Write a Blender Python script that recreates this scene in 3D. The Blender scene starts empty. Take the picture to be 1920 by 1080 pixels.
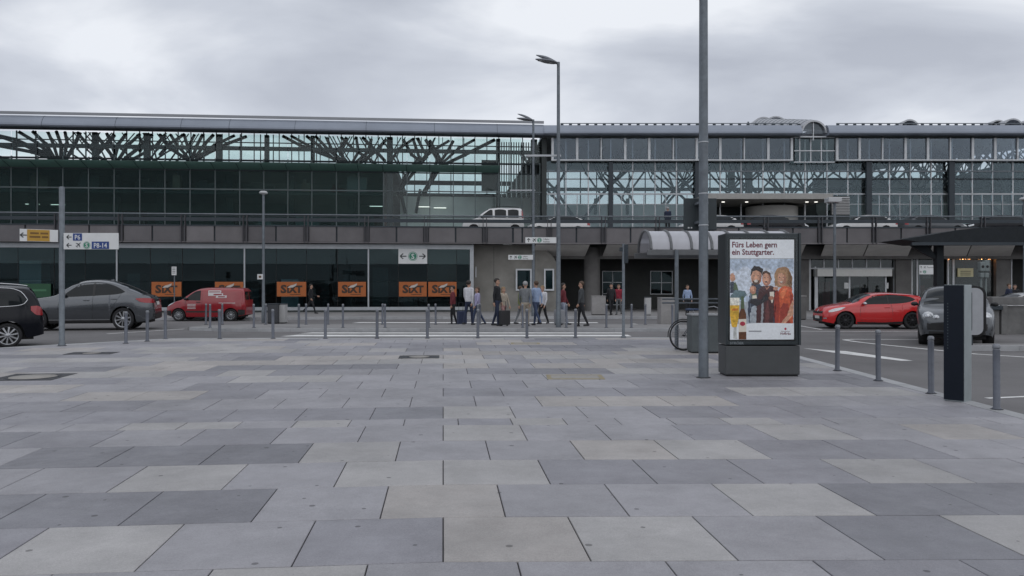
import bpy, bmesh, math, random
import numpy as np
from mathutils import Vector, Matrix

# ------------------------------------------------------------------ camera, sky, sun, exposure
scene = bpy.context.scene
F = 1475.0            # focal length in photograph pixels (1920 wide)
CAMZ = 1.62
cam_data = bpy.data.cameras.new("camera")
cam_data.sensor_width = 36.0
cam_data.lens = 36.0 * F / 1920.0
cam_data.clip_start = 0.1
cam_data.clip_end = 2000.0
cam = bpy.data.objects.new("camera", cam_data)
scene.collection.objects.link(cam)
cam.location = (0, 0, CAMZ)
cam.rotation_euler = (math.radians(90), 0, 0)
scene.camera = cam

SUN_EL, SUN_AZ = math.radians(52), math.radians(150)
world = bpy.data.worlds.new("World")
scene.world = world
world.use_nodes = True
nt = world.node_tree
nt.nodes.clear()
def wn(t, **kw):
    n = nt.nodes.new(t)
    for k, v in kw.items():
        setattr(n, k, v)
    return n
out = wn('ShaderNodeOutputWorld')
bg_sky = wn('ShaderNodeBackground'); bg_sky.inputs[1].default_value = 0.06
sky = wn('ShaderNodeTexSky', sky_type='NISHITA', sun_disc=False, sun_elevation=SUN_EL, sun_rotation=SUN_AZ)
nt.links.new(sky.outputs[0], bg_sky.inputs[0])
# overcast cloud deck: a noise field on a flat layer high above, seen in true perspective
tc = wn('ShaderNodeTexCoord')
sep = wn('ShaderNodeSeparateXYZ'); nt.links.new(tc.outputs['Generated'], sep.inputs[0])
zc = wn('ShaderNodeMath', operation='MAXIMUM'); zc.inputs[1].default_value = 0.0
nt.links.new(sep.outputs[2], zc.inputs[0])
za = wn('ShaderNodeMath', operation='ADD'); za.inputs[1].default_value = 0.16
nt.links.new(zc.outputs[0], za.inputs[0])
dx = wn('ShaderNodeMath', operation='DIVIDE'); nt.links.new(sep.outputs[0], dx.inputs[0]); nt.links.new(za.outputs[0], dx.inputs[1])
dy = wn('ShaderNodeMath', operation='DIVIDE'); nt.links.new(sep.outputs[1], dy.inputs[0]); nt.links.new(za.outputs[0], dy.inputs[1])
cmb = wn('ShaderNodeCombineXYZ'); nt.links.new(dx.outputs[0], cmb.inputs[0]); nt.links.new(dy.outputs[0], cmb.inputs[1])
mp = wn('ShaderNodeMapping'); nt.links.new(cmb.outputs[0], mp.inputs[0])
mp.inputs['Location'].default_value = (3.35, 0.9, 0.0)
mp.inputs['Rotation'].default_value = (0, 0, math.radians(-18))
mp.inputs['Scale'].default_value = (0.8, 0.9, 1.0)
n1 = wn('ShaderNodeTexNoise'); n1.inputs['Scale'].default_value = 1.15; n1.inputs['Detail'].default_value = 6; n1.inputs['Roughness'].default_value = 0.5; n1.inputs['Distortion'].default_value = 0.35
nt.links.new(mp.outputs[0], n1.inputs['Vector'])
ramp = wn('ShaderNodeValToRGB'); nt.links.new(n1.outputs['Fac'], ramp.inputs[0])
cr = ramp.color_ramp
cr.elements[0].position = 0.36; cr.elements[0].color = (0.39, 0.42, 0.49, 1)
cr.elements[1].position = 0.62; cr.elements[1].color = (0.86, 0.888, 0.935, 1)
e = cr.elements.new(0.5); e.color = (0.565, 0.60, 0.67, 1)
# overcast brightens a little towards the horizon where the deck thins
hz = wn('ShaderNodeMapRange'); hz.inputs[1].default_value = 0.0; hz.inputs[2].default_value = 0.42; hz.inputs[3].default_value = 0.62; hz.inputs[4].default_value = 0.0
nt.links.new(zc.outputs[0], hz.inputs[0])
mixc = wn('ShaderNodeMix', data_type='RGBA'); nt.links.new(hz.outputs[0], mixc.inputs['Factor'])
nt.links.new(ramp.outputs[0], mixc.inputs['A']); mixc.inputs['B'].default_value = (0.745, 0.78, 0.865, 1)
bg_cl = wn('ShaderNodeBackground'); bg_cl.inputs[1].default_value = 1.05
nt.links.new(mixc.outputs['Result'], bg_cl.inputs[0])
mixs = wn('ShaderNodeMixShader'); mixs.inputs[0].default_value = 0.94
nt.links.new(bg_sky.outputs[0], mixs.inputs[1]); nt.links.new(bg_cl.outputs[0], mixs.inputs[2])
nt.links.new(mixs.outputs[0], out.inputs[0])

sun_data = bpy.data.lights.new("sun", 'SUN')
sun_data.energy = 0.7
sun_data.angle = math.radians(110)
sun_data.color = (1.0, 0.97, 0.93)
sun = bpy.data.objects.new("sun", sun_data)
scene.collection.objects.link(sun)
sd = Vector((math.sin(SUN_AZ) * math.cos(SUN_EL), math.cos(SUN_AZ) * math.cos(SUN_EL), math.sin(SUN_EL)))
sun.rotation_euler = sd.to_track_quat('Z', 'Y').to_euler()

scene.view_settings.view_transform = 'Standard'
scene.view_settings.look = 'None'
scene.view_settings.gamma = 1.0
scene.view_settings.exposure = 0.0
scene.view_settings.use_curve_mapping = False
scene.cycles.max_bounces = 8
scene.cycles.transparent_max_bounces = 24
scene.cycles.caustics_reflective = False
scene.cycles.caustics_refractive = False

random.seed(7)
COL = scene.collection

# ------------------------------------------------------------------ helpers
def at(x, y, Y):
    """photo pixel -> world point at depth Y"""
    return Vector(((x - 960) / F * Y, Y, CAMZ + (540 - y) / F * Y))
def pz(Y):            # the plaza rises very slightly away from the camera
    return 0.009 * Y
def on_plaza(x, y):
    Y = F * CAMZ / (y - 540 + 0.009 * F)
    return Vector(((x - 960) / F * Y, Y, pz(Y)))
def on_level(x, y, z=0.0):
    Y = F * (CAMZ - z) / (y - 540)
    return Vector(((x - 960) / F * Y, Y, z))

class MB:
    """collects primitive shapes into one mesh"""
    def __init__(self):
        self.v, self.f, self.m, self.s = [], [], [], []
    def add(self, vs, fs, mi=0, smooth=False):
        o = len(self.v)
        self.v += [tuple(p) for p in vs]
        for f in fs:
            self.f.append(tuple(i + o for i in f)); self.m.append(mi); self.s.append(smooth)
        return self
    def box(self, x0, x1, y0, y1, z0, z1, mi=0):
        if x0 > x1: x0, x1 = x1, x0
        if y0 > y1: y0, y1 = y1, y0
        if z0 > z1: z0, z1 = z1, z0
        vs = [(x0,y0,z0),(x1,y0,z0),(x1,y1,z0),(x0,y1,z0),(x0,y0,z1),(x1,y0,z1),(x1,y1,z1),(x0,y1,z1)]
        return self.add(vs, [(0,3,2,1),(4,5,6,7),(0,1,5,4),(1,2,6,5),(2,3,7,6),(3,0,4,7)], mi)
    def bbox(self, x0, x1, y0, y1, z0, z1, b=0.01, mi=0):
        """box with chamfered edges"""
        bm = bmesh.new()
        bmesh.ops.create_cube(bm, size=1.0)
        bmesh.ops.scale(bm, vec=(abs(x1-x0), abs(y1-y0), abs(z1-z0)), verts=bm.verts)
        bmesh.ops.translate(bm, vec=((x0+x1)/2, (y0+y1)/2, (z0+z1)/2), verts=bm.verts)
        bmesh.ops.bevel(bm, geom=bm.edges[:], offset=b, segments=2, affect='EDGES', profile=0.6)
        bm.verts.index_update()
        self.add([v.co[:] for v in bm.verts], [tuple(v.index for v in f.verts) for f in bm.faces], mi)
        bm.free()
        return self
    def tube(self, p0, p1, r0, r1=None, n=10, caps=True, mi=0, smooth=True):
        p0, p1 = Vector(p0), Vector(p1)
        if r1 is None: r1 = r0
        d = (p1 - p0)
        if d.length < 1e-6: return self
        d.normalize()
        a = Vector((0,0,1)) if abs(d.z) < 0.9 else Vector((1,0,0))
        u = d.cross(a).normalized(); w = d.cross(u)
        vs = []
        for p, r in ((p0, r0), (p1, r1)):
            for i in range(n):
                t = 2*math.pi*i/n
                vs.append(p + u*(math.cos(t)*r) + w*(math.sin(t)*r))
        fs = [(i, n+i, n+(i+1)%n, (i+1)%n) for i in range(n)]
        self.add(vs, fs, mi, smooth)
        if caps:
            self.add(vs[:n], [tuple(range(n))], mi); self.add(vs[n:], [tuple(range(n-1,-1,-1))], mi)
        return self
    def path(self, pts, r, n=8, mi=0):
        """tube swept along a polyline with mitred joints"""
        pts = [Vector(p) for p in pts]
        rs = r if isinstance(r, (list, tuple)) else [r]*len(pts)
        rings = []
        prev = None
        for i, p in enumerate(pts):
            d = (pts[min(i+1, len(pts)-1)] - pts[max(i-1, 0)]).normalized()
            if prev is None:
                a = Vector((0,0,1)) if abs(d.z) < 0.9 else Vector((1,0,0))
                u = d.cross(a).normalized()
            else:
                u = (prev - d*prev.dot(d)).normalized()
            prev = u
            w = d.cross(u)
            rings.append([p + u*(math.cos(2*math.pi*k/n)*rs[i]) + w*(math.sin(2*math.pi*k/n)*rs[i]) for k in range(n)])
        vs = [q for rg in rings for q in rg]
        fs = []
        for i in range(len(pts)-1):
            for k in range(n):
                fs.append((i*n+k, i*n+(k+1)%n, (i+1)*n+(k+1)%n, (i+1)*n+k))
        self.add(vs, fs, mi, True)
        self.add(rings[0], [tuple(range(n-1,-1,-1))], mi); self.add(rings[-1], [tuple(range(n))], mi)
        return self
    def lathe(self, prof, n=16, origin=(0,0,0), axis='z', mi=0, smooth=True):
        """prof: list of (r, h); revolved about axis through origin"""
        ox, oy, oz = origin
        vs = []
        for r, h in prof:
            for i in range(n):
                t = 2*math.pi*i/n
                c, s = r*math.cos(t), r*math.sin(t)
                if axis == 'z': vs.append((ox+c, oy+s, oz+h))
                elif axis == 'y': vs.append((ox+c, oy+h, oz+s))
                else: vs.append((ox+h, oy+c, oz+s))
        fs = []
        for j in range(len(prof)-1):
            for i in range(n):
                fs.append((j*n+i, j*n+(i+1)%n, (j+1)*n+(i+1)%n, (j+1)*n+i))
        self.add(vs, fs, mi, smooth)
        return self
    def ell(self, c, r, n=12, m=8, mi=0):
        """ellipsoid"""
        cx, cy, cz = c; rx, ry, rz = r if isinstance(r, (tuple, list)) else (r, r, r)
        vs = [(cx, cy, cz-rz)]
        for j in range(1, m):
            p = -math.pi/2 + math.pi*j/m
            for i in range(n):
                t = 2*math.pi*i/n
                vs.append((cx+rx*math.cos(p)*math.cos(t), cy+ry*math.cos(p)*math.sin(t), cz+rz*math.sin(p)))
        vs.append((cx, cy, cz+rz))
        fs = [(0, 1+(i+1)%n, 1+i) for i in range(n)]
        for j in range(m-2):
            for i in range(n):
                a = 1+j*n+i; b = 1+j*n+(i+1)%n
                fs.append((a, b, b+n, a+n))
        l = len(vs)-1
        fs += [(l, 1+(m-2)*n+i, 1+(m-2)*n+(i+1)%n) for i in range(n)]
        return self.add(vs, fs, mi, True)
    def prism(self, poly, axis, a, b, mi=0):
        """poly: 2D points; extruded along axis ('x': (y,z), 'y': (x,z), 'z': (x,y)) from a to b"""
        def mk(p, h):
            if axis == 'x': return (h, p[0], p[1])
            if axis == 'y': return (p[0], h, p[1])
            return (p[0], p[1], h)
        n = len(poly)
        vs = [mk(p, a) for p in poly] + [mk(p, b) for p in poly]
        fs = [tuple(range(n)), tuple(range(2*n-1, n-1, -1))] + [(i, n+i, n+(i+1)%n, (i+1)%n) for i in range(n)]
        return self.add(vs, fs, mi)
    def xf(self, M):
        self.v = [tuple(M @ Vector(p)) for p in self.v]
        return self
    def mesh(self, name):
        me = bpy.data.meshes.new(name)
        me.from_pydata(self.v, [], self.f)
        me.polygons.foreach_set('material_index', self.m)
        me.polygons.foreach_set('use_smooth', self.s)
        me.update()
        return me
    def build(self, name, mats, parent=None, fix=True):
        me = self.mesh(name)
        if fix:
            bm = bmesh.new(); bm.from_mesh(me)
            bmesh.ops.recalc_face_normals(bm, faces=bm.faces[:])
            bm.to_mesh(me); bm.free()
        for m in (mats if isinstance(mats, (list, tuple)) else [mats]):
            me.materials.append(m)
        return link(name, me, parent)

def link(name, me, parent=None):
    o = bpy.data.objects.new(name, me)
    COL.objects.link(o)
    if parent is not None:
        o.parent = parent
    return o
def tag(o, label=None, cat=None, group=None, kind=None):
    if label: o['label'] = label
    if cat: o['category'] = cat
    if group: o['group'] = group
    if kind: o['kind'] = kind
    return o
def empty(name, loc=(0,0,0), rz=0.0, label=None, cat=None, group=None, kind=None):
    o = bpy.data.objects.new(name, None)
    o.empty_display_size = 0.2
    COL.objects.link(o)
    o.location = loc
    o.rotation_euler = (0, 0, rz)
    return tag(o, label, cat, group, kind)
def copy_tree(o, parent=None):
    c = o.copy(); COL.objects.link(c); c.parent = parent
    for ch in list(o.children):
        copy_tree(ch, c)
    return c

# ------------------------------------------------------------------ materials
MATS = {}
def pm(name, col, rough=0.6, metal=0.0, var=0.15, scale=6.0, bump=0.0, bscale=60.0, coat=0.0, rnd=0.0, emit=None, estr=0.0, spec=0.5, dirt=0.0, coords='Object'):
    """procedural principled material: base colour broken up by two noises, fine bump"""
    if name in MATS: return MATS[name]
    m = bpy.data.materials.new(name); m.use_nodes = True
    t = m.node_tree; N = t.nodes; Lk = t.links
    b = N['Principled BSDF']
    b.inputs['Roughness'].default_value = rough
    b.inputs['Metallic'].default_value = metal
    b.inputs['Specular IOR Level'].default_value = spec
    if coat: b.inputs['Coat Weight'].default_value = coat; b.inputs['Coat Roughness'].default_value = 0.04
    tcn = N.new('ShaderNodeTexCoord')
    no = N.new('ShaderNodeTexNoise'); no.inputs['Scale'].default_value = scale; no.inputs['Detail'].default_value = 6; no.inputs['Roughness'].default_value = 0.6
    if coords == 'World':
        ge = N.new('ShaderNodeNewGeometry'); src = ge.outputs['Position']
    else:
        src = tcn.outputs[coords]
    Lk.new(src, no.inputs['Vector'])
    mr = N.new('ShaderNodeMapRange'); mr.inputs[1].default_value = 0.25; mr.inputs[2].default_value = 0.75
    mr.inputs[3].default_value = 1.0 - var; mr.inputs[4].default_value = 1.0 + var
    Lk.new(no.outputs['Fac'], mr.inputs[0])
    fac = mr.outputs[0]
    if rnd:
        oi = N.new('ShaderNodeObjectInfo')
        m2 = N.new('ShaderNodeMapRange'); m2.inputs[3].default_value = 1.0 - rnd; m2.inputs[4].default_value = 1.0 + rnd
        Lk.new(oi.outputs['Random'], m2.inputs[0])
        mu = N.new('ShaderNodeMath'); mu.operation = 'MULTIPLY'; Lk.new(fac, mu.inputs[0]); Lk.new(m2.outputs[0], mu.inputs[1])
        fac = mu.outputs[0]
    if dirt:
        nd = N.new('ShaderNodeTexNoise'); nd.inputs['Scale'].default_value = scale*0.28; nd.inputs['Detail'].default_value = 8; nd.inputs['Roughness'].default_value = 0.7
        Lk.new(src, nd.inputs['Vector'])
        m3 = N.new('ShaderNodeMapRange'); m3.inputs[1].default_value = 0.45; m3.inputs[2].default_value = 0.7; m3.inputs[3].default_value = 1.0; m3.inputs[4].default_value = 1.0 - dirt
        Lk.new(nd.outputs['Fac'], m3.inputs[0])
        mu = N.new('ShaderNodeMath'); mu.operation = 'MULTIPLY'; Lk.new(fac, mu.inputs[0]); Lk.new(m3.outputs[0], mu.inputs[1])
        fac = mu.outputs[0]
    vm = N.new('ShaderNodeVectorMath'); vm.operation = 'SCALE'
    vm.inputs[0].default_value = col; Lk.new(fac, vm.inputs['Scale'])
    Lk.new(vm.outputs[0], b.inputs['Base Color'])
    if bump:
        bn = N.new('ShaderNodeTexNoise'); bn.inputs['Scale'].default_value = bscale; bn.inputs['Detail'].default_value = 4
        Lk.new(src, bn.inputs['Vector'])
        bu = N.new('ShaderNodeBump'); bu.inputs['Strength'].default_value = bump; bu.inputs['Distance'].default_value = 0.01
        Lk.new(bn.outputs['Fac'], bu.inputs['Height']); Lk.new(bu.outputs[0], b.inputs['Normal'])
    if emit:
        b.inputs['Emission Color'].default_value = (*emit, 1); b.inputs['Emission Strength'].default_value = estr
    MATS[name] = m
    return m

def glass(name, tint, ior=1.55, rough=0.02, dust=0.03, gcol=(0.9, 0.95, 0.97), dcol=(0.35, 0.37, 0.37), transl=False):
    """thin architectural glass: tinted see-through mixed with a fresnel mirror and a trace of dust"""
    if name in MATS: return MATS[name]
    m = bpy.data.materials.new(name); m.use_nodes = True
    t = m.node_tree; N = t.nodes; Lk = t.links
    N.remove(N['Principled BSDF'])
    o = N['Material Output']
    tr = N.new('ShaderNodeBsdfTransparent')
    no = N.new('ShaderNodeTexNoise'); no.inputs['Scale'].default_value = 0.7; no.inputs['Detail'].default_value = 5
    ge = N.new('ShaderNodeNewGeometry'); Lk.new(ge.outputs['Position'], no.inputs['Vector'])
    mr = N.new('ShaderNodeMapRange'); mr.inputs[3].default_value = 0.9; mr.inputs[4].default_value = 1.08; Lk.new(no.outputs['Fac'], mr.inputs[0])
    vm = N.new('ShaderNodeVectorMath'); vm.operation = 'SCALE'; vm.inputs[0].default_value = tint; Lk.new(mr.outputs[0], vm.inputs['Scale'])
    Lk.new(vm.outputs[0], tr.inputs[0])
    gl = N.new('ShaderNodeBsdfGlossy'); gl.inputs['Roughness'].default_value = rough; gl.inputs[0].default_value = (*gcol, 1)
    fr = N.new('ShaderNodeFresnel'); fr.inputs[0].default_value = ior
    wv = N.new('ShaderNodeTexNoise'); wv.inputs['Scale'].default_value = 0.9; wv.inputs['Detail'].default_value = 1
    Lk.new(ge.outputs['Position'], wv.inputs['Vector'])
    bu = N.new('ShaderNodeBump'); bu.inputs['Strength'].default_value = 0.06; bu.inputs['Distance'].default_value = 0.05
    Lk.new(wv.outputs['Fac'], bu.inputs['Height']); Lk.new(bu.outputs[0], gl.inputs['Normal'])
    mx = N.new('ShaderNodeMixShader'); Lk.new(fr.outputs[0], mx.inputs[0]); Lk.new(tr.outputs[0], mx.inputs[1]); Lk.new(gl.outputs[0], mx.inputs[2])
    df = N.new('ShaderNodeBsdfTranslucent' if transl else 'ShaderNodeBsdfDiffuse'); df.inputs[0].default_value = (*dcol, 1)
    m2 = N.new('ShaderNodeMixShader'); m2.inputs[0].default_value = dust; Lk.new(mx.outputs[0], m2.inputs[1]); Lk.new(df.outputs[0], m2.inputs[2])
    Lk.new(m2.outputs[0], o.inputs[0])
    MATS[name] = m
    return m

def tile_mat(name, col):
    """cast concrete slab: sand grain, soft blotches, darker rim of damp and a few trodden-in spots"""
    m = bpy.data.materials.new(name); m.use_nodes = True
    t = m.node_tree; N = t.nodes; Lk = t.links
    b = N['Principled BSDF']; b.inputs['Roughness'].default_value = 0.62; b.inputs['Specular IOR Level'].default_value = 0.42
    ge = N.new('ShaderNodeNewGeometry'); P = ge.outputs['Position']
    def noise(s, d, r=0.6):
        n = N.new('ShaderNodeTexNoise'); n.inputs['Scale'].default_value = s; n.inputs['Detail'].default_value = d; n.inputs['Roughness'].default_value = r
        Lk.new(P, n.inputs['Vector']); return n.outputs['Fac']
    def rng(src, a, bb, lo, hi):
        n = N.new('ShaderNodeMapRange'); n.inputs[1].default_value = a; n.inputs[2].default_value = bb; n.inputs[3].default_value = lo; n.inputs[4].default_value = hi
        Lk.new(src, n.inputs[0]); return n.outputs[0]
    def mul(a, bb):
        n = N.new('ShaderNodeMath'); n.operation = 'MULTIPLY'; Lk.new(a, n.inputs[0]); Lk.new(bb, n.inputs[1]); return n.outputs[0]
    fac = mul(rng(noise(210, 3), 0.25, 0.75, 0.80, 1.20), rng(noise(1.7, 7, 0.65), 0.3, 0.7, 0.87, 1.11))
    fac = mul(fac, rng(noise(0.35, 9, 0.72), 0.46, 0.62, 1.04, 0.86))
    fac = mul(fac, rng(noise(28, 5, 0.7), 0.62, 0.74, 1.0, 0.80))
    fac = mul(fac, rng(noise(9, 6, 0.7), 0.3, 0.75, 1.06, 0.93))
    fac = mul(fac, rng(noise(70, 4, 0.65), 0.3, 0.7, 0.90, 1.10))
    oi = N.new('ShaderNodeObjectInfo'); fac = mul(fac, rng(oi.outputs['Random'], 0, 1, 0.93, 1.07))
    vo = N.new('ShaderNodeTexVoronoi'); vo.voronoi_dimensions = '2D'; vo.inputs['Scale'].default_value = 2.1; vo.inputs['Randomness'].default_value = 1.0; Lk.new(P, vo.inputs['Vector'])
    sp = N.new('ShaderNodeSeparateColor'); Lk.new(vo.outputs['Color'], sp.inputs[0])
    rad = rng(sp.outputs[0], 0.35, 1.0, 0.0, 0.05)
    ls = N.new('ShaderNodeMath'); ls.operation = 'LESS_THAN'; Lk.new(vo.outputs['Distance'], ls.inputs[0]); Lk.new(rad, ls.inputs[1])
    fac = mul(fac, rng(ls.outputs[0], 0, 1, 1.0, 0.45))
    vm = N.new('ShaderNodeVectorMath'); vm.operation = 'SCALE'; vm.inputs[0].default_value = col; Lk.new(fac, vm.inputs['Scale'])
    Lk.new(vm.outputs[0], b.inputs['Base Color'])
    bn = noise(160, 3)
    bu = N.new('ShaderNodeBump'); bu.inputs['Strength'].default_value = 0.35; bu.inputs['Distance'].default_value = 0.004
    Lk.new(bn, bu.inputs['Height']); Lk.new(bu.outputs[0], b.inputs['Normal'])
    rr = rng(noise(3.0, 5), 0.3, 0.7, 0.40, 0.66); Lk.new(rr, b.inputs['Roughness'])
    return m

ASPHALT = pm('asphalt', (0.155, 0.15, 0.152), 0.85, var=0.16, scale=0.5, bump=0.5, bscale=90, dirt=0.34, coords='World')
SIDEWALK = pm('sidewalk_concrete', (0.24, 0.235, 0.235), 0.8, var=0.14, scale=0.8, bump=0.3, bscale=40, dirt=0.2, coords='World')
KERB = pm('kerb_granite', (0.37, 0.375, 0.385), 0.75, var=0.15, scale=3, bump=0.3, bscale=90, rnd=0.12, coords='World')
JOINT = pm('joint_grit', (0.065, 0.063, 0.066), 0.95, var=0.3, scale=8, coords='World')
PAINT = pm('road_paint', (0.74, 0.74, 0.73), 0.7, var=0.14, scale=5, dirt=0.25, coords='World')
TILES = [tile_mat('slab_light', (0.358, 0.348, 0.345)), tile_mat('slab_warm', (0.366, 0.345, 0.332)),
         tile_mat('slab_mid', (0.306, 0.300, 0.318)), tile_mat('slab_blue', (0.256, 0.252, 0.274)),
         tile_mat('slab_dark', (0.208, 0.207, 0.226))]
STEEL_DARK = pm('dark_painted_steel', (0.035, 0.045, 0.055), 0.5, 0.3, var=0.15, scale=2)
STEEL_GREEN = pm('green_grey_steel', (0.014, 0.023, 0.027), 0.6, 0.0, var=0.12, scale=2, spec=0.3)
STEEL_GALV = pm('galvanised_steel', (0.155, 0.175, 0.195), 0.5, 0.55, var=0.22, scale=9, bump=0.05, dirt=0.15)
BOLLARD = pm('bollard_grey_paint', (0.115, 0.125, 0.15), 0.5, 0.3, var=0.15, scale=10, rnd=0.1, dirt=0.15)
BOLLARD_CAP = pm('bollard_cap_metal', (0.21, 0.22, 0.24), 0.4, 0.5, var=0.15, scale=14)
ALU = pm('aluminium_frame', (0.40, 0.42, 0.44), 0.42, 0.5, var=0.1, scale=3, dirt=0.12)
WHITE_FRAME = pm('white_window_frame', (0.62, 0.64, 0.66), 0.5, 0.1, var=0.08, scale=3, dirt=0.15)
ROOF_METAL = pm('roof_cladding', (0.25, 0.28, 0.335), 0.45, 0.3, var=0.1, scale=0.4, dirt=0.15)
ROOF_SHEET = pm('roof_sheet', (0.26, 0.27, 0.29), 0.5, 0.4, var=0.1, scale=0.4)
CEIL = pm('hall_ceiling', (0.36, 0.38, 0.39), 0.8, var=0.08, scale=1)
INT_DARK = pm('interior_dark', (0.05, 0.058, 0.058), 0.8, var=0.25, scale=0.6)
INT_LIGHT = pm('interior_wall', (0.66, 0.68, 0.68), 0.8, var=0.06, scale=0.6)
FLOORM = pm('hall_floor', (0.34, 0.35, 0.35), 0.4, var=0.1, scale=0.8)
CONCRETE = pm('board_concrete', (0.165, 0.16, 0.155), 0.85, var=0.2, scale=1.3, bump=0.25, bscale=30, dirt=0.3, coords='World')
FASCIA = [pm('fascia_panel_a', (0.120, 0.114, 0.120), 0.75, var=0.12, scale=1.2, rnd=0.16, dirt=0.2, coords='World'),
          pm('fascia_panel_b', (0.155, 0.146, 0.151), 0.75, var=0.12, scale=1.2, rnd=0.14, dirt=0.2, coords='World')]
SOFFIT = pm('soffit_panel', (0.74, 0.72, 0.69), 0.8, var=0.1, scale=1.0, rnd=0.08, dirt=0.2, coords='World')
GLASS_L = glass('green_hall_glass', (0.905, 0.965, 0.955), 1.34, dust=0.008)
GLASS_LO = glass('dark_green_glass', (0.44, 0.55, 0.58), 1.27, dust=0.006, gcol=(0.75,0.92,0.95))
GLASS_MID = glass('mid_green_glass', (0.58, 0.72, 0.72), 1.24, dust=0.006, gcol=(0.75,0.95,0.92))
GLASS_R = glass('grey_hall_glass', (0.885, 0.93, 0.93), 1.5, dust=0.012, gcol=(0.72,0.88,0.97))
GLASS_RB = glass('grey_band_glass', (0.78, 0.83, 0.87), 1.62, dust=0.03, gcol=(0.8,0.9,1.0))
GLASS_DOOR = glass('door_glass', (0.5, 0.55, 0.55), 1.45)
BLACK = pm('black_rubber', (0.012, 0.012, 0.013), 0.7, var=0.2, scale=8)
WHITE = pm('sign_white', (0.66, 0.67, 0.67), 0.45, var=0.05, scale=5, dirt=0.08)
INK = pm('sign_ink', (0.03, 0.035, 0.035), 0.5, var=0.05)
GREEN = pm('sign_green', (0.02, 0.20, 0.12), 0.5, var=0.05)
BLUE = pm('sign_blue', (0.012, 0.045, 0.20), 0.45, var=0.05)

def text(s, size, mat, parent, M, bold=0.0, depth=0.002, name='lettering', xscale=1.0, align='LEFT'):
    cu = bpy.data.curves.new(name, 'FONT')
    cu.body = s; cu.size = size; cu.offset = bold; cu.extrude = depth; cu.align_x = align; cu.resolution_u = 2
    to = bpy.data.objects.new('tmp', cu)
    COL.objects.link(to)
    me = bpy.data.meshes.new_from_object(to.evaluated_get(bpy.context.evaluated_depsgraph_get()))
    bpy.data.objects.remove(to); bpy.data.curves.remove(cu)
    me.transform(M @ Matrix.Diagonal((xscale, 1, 1, 1)))
    me.materials.clear(); me.materials.append(mat)
    me.name = name
    return link(name, me, parent)

class Frame:
    """local frame of a facade: u to the right, v away from the camera, z up"""
    def __init__(self, ox, oy, ang):
        self.o = Vector((ox, oy, 0)); self.a = ang
        self.U = Vector((math.cos(ang), math.sin(ang), 0)); self.V = Vector((-math.sin(ang), math.cos(ang), 0))
    def uz(self, x, y, v=0.0):
        d = Vector(((x - 960)/F, 1.0, 0))
        t = (v + self.V.dot(self.o)) / self.V.dot(d)
        p = d*t - self.o
        return self.U.dot(p), CAMZ + (540 - y)/F*t
    def u(self, x, v=0.0): return self.uz(x, 0, v)[0]
    def z(self, x, y, v=0.0): return self.uz(x, y, v)[1]
    def empty(self, name, *a, **k):
        return empty(name, self.o, self.a, *a, **k)
ANG = math.atan(0.0875)
FPOST = pm('fascia_post_steel', (0.075, 0.074, 0.082), 0.55, 0.2, var=0.15, scale=3)
MULL = pm('mullion_teal_grey', (0.10, 0.125, 0.13), 0.45, 0.4, var=0.12, scale=2)
BEIGE_CONC = pm('beige_concrete', (0.26, 0.25, 0.228), 0.85, var=0.2, scale=1.0, bump=0.25, bscale=30, dirt=0.25, coords='World')
# ------------------------------------------------------------------ ground, road, plaza
g = MB(); g.add([(-400,-300,0),(400,-300,0),(400,500,0),(-400,500,0)], [(0,1,2,3)])
tag(g.build('road', ASPHALT, fix=False), kind='structure')

PLAZA = [(-27.0, 3.2), (-27.0,-12), (6.2,-12), (6.2,20.4), (5.6,21.7), (4.4,22.55), (-9.5,22.2), (-12.4,19.1)]
def clip(poly, region):
    """Sutherland-Hodgman against a convex counter-clockwise region"""
    outp = poly
    n = len(region)
    for i in range(n):
        a, b = region[i], region[(i+1) % n]
        inp, outp = outp, []
        if not inp: return []
        def side(p): return (b[0]-a[0])*(p[1]-a[1]) - (b[1]-a[1])*(p[0]-a[0])
        for k in range(len(inp)):
            p, q = inp[k-1], inp[k]
            sp_, sq = side(p), side(q)
            if (sp_ >= 0) != (sq >= 0):
                t = sp_/(sp_-sq); outp.append((p[0]+(q[0]-p[0])*t, p[1]+(q[1]-p[1])*t))
            if sq >= 0: outp.append(q)
    return outp
base = MB()
base.add([(x, y, pz(max(y,0)) - 0.012 if y > 0 else -0.012 + 0.009*y) for x, y in PLAZA] + [(x, y, -0.3) for x, y in PLAZA],
         [tuple(range(len(PLAZA)))] + [(i, (i+1)%len(PLAZA), len(PLAZA)+(i+1)%len(PLAZA), len(PLAZA)+i) for i in range(len(PLAZA))])
plaza = tag(base.build('plaza', JOINT), kind='structure')
# inner area that the slabs fill (the kerb runs round it)
INNER = []
cx0 = sum(p[0] for p in PLAZA)/len(PLAZA); cy0 = sum(p[1] for p in PLAZA)/len(PLAZA)
def inset(poly, d):
    res = []
    n = len(poly)
    for i in range(n):
        p0, p1, p2 = Vector(poly[i-1]), Vector(poly[i]), Vector(poly[(i+1)%n])
        e1 = (p1-p0).normalized(); e2 = (p2-p1).normalized()
        n1 = Vector((-e1.y, e1.x)); n2 = Vector((-e2.y, e2.x))
        b = (n1+n2).normalized(); k = d/max(0.2, b.dot(n1))
        res.append(tuple(p1 + b*k))
    return res
INNER = inset(PLAZA, 0.22)

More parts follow.
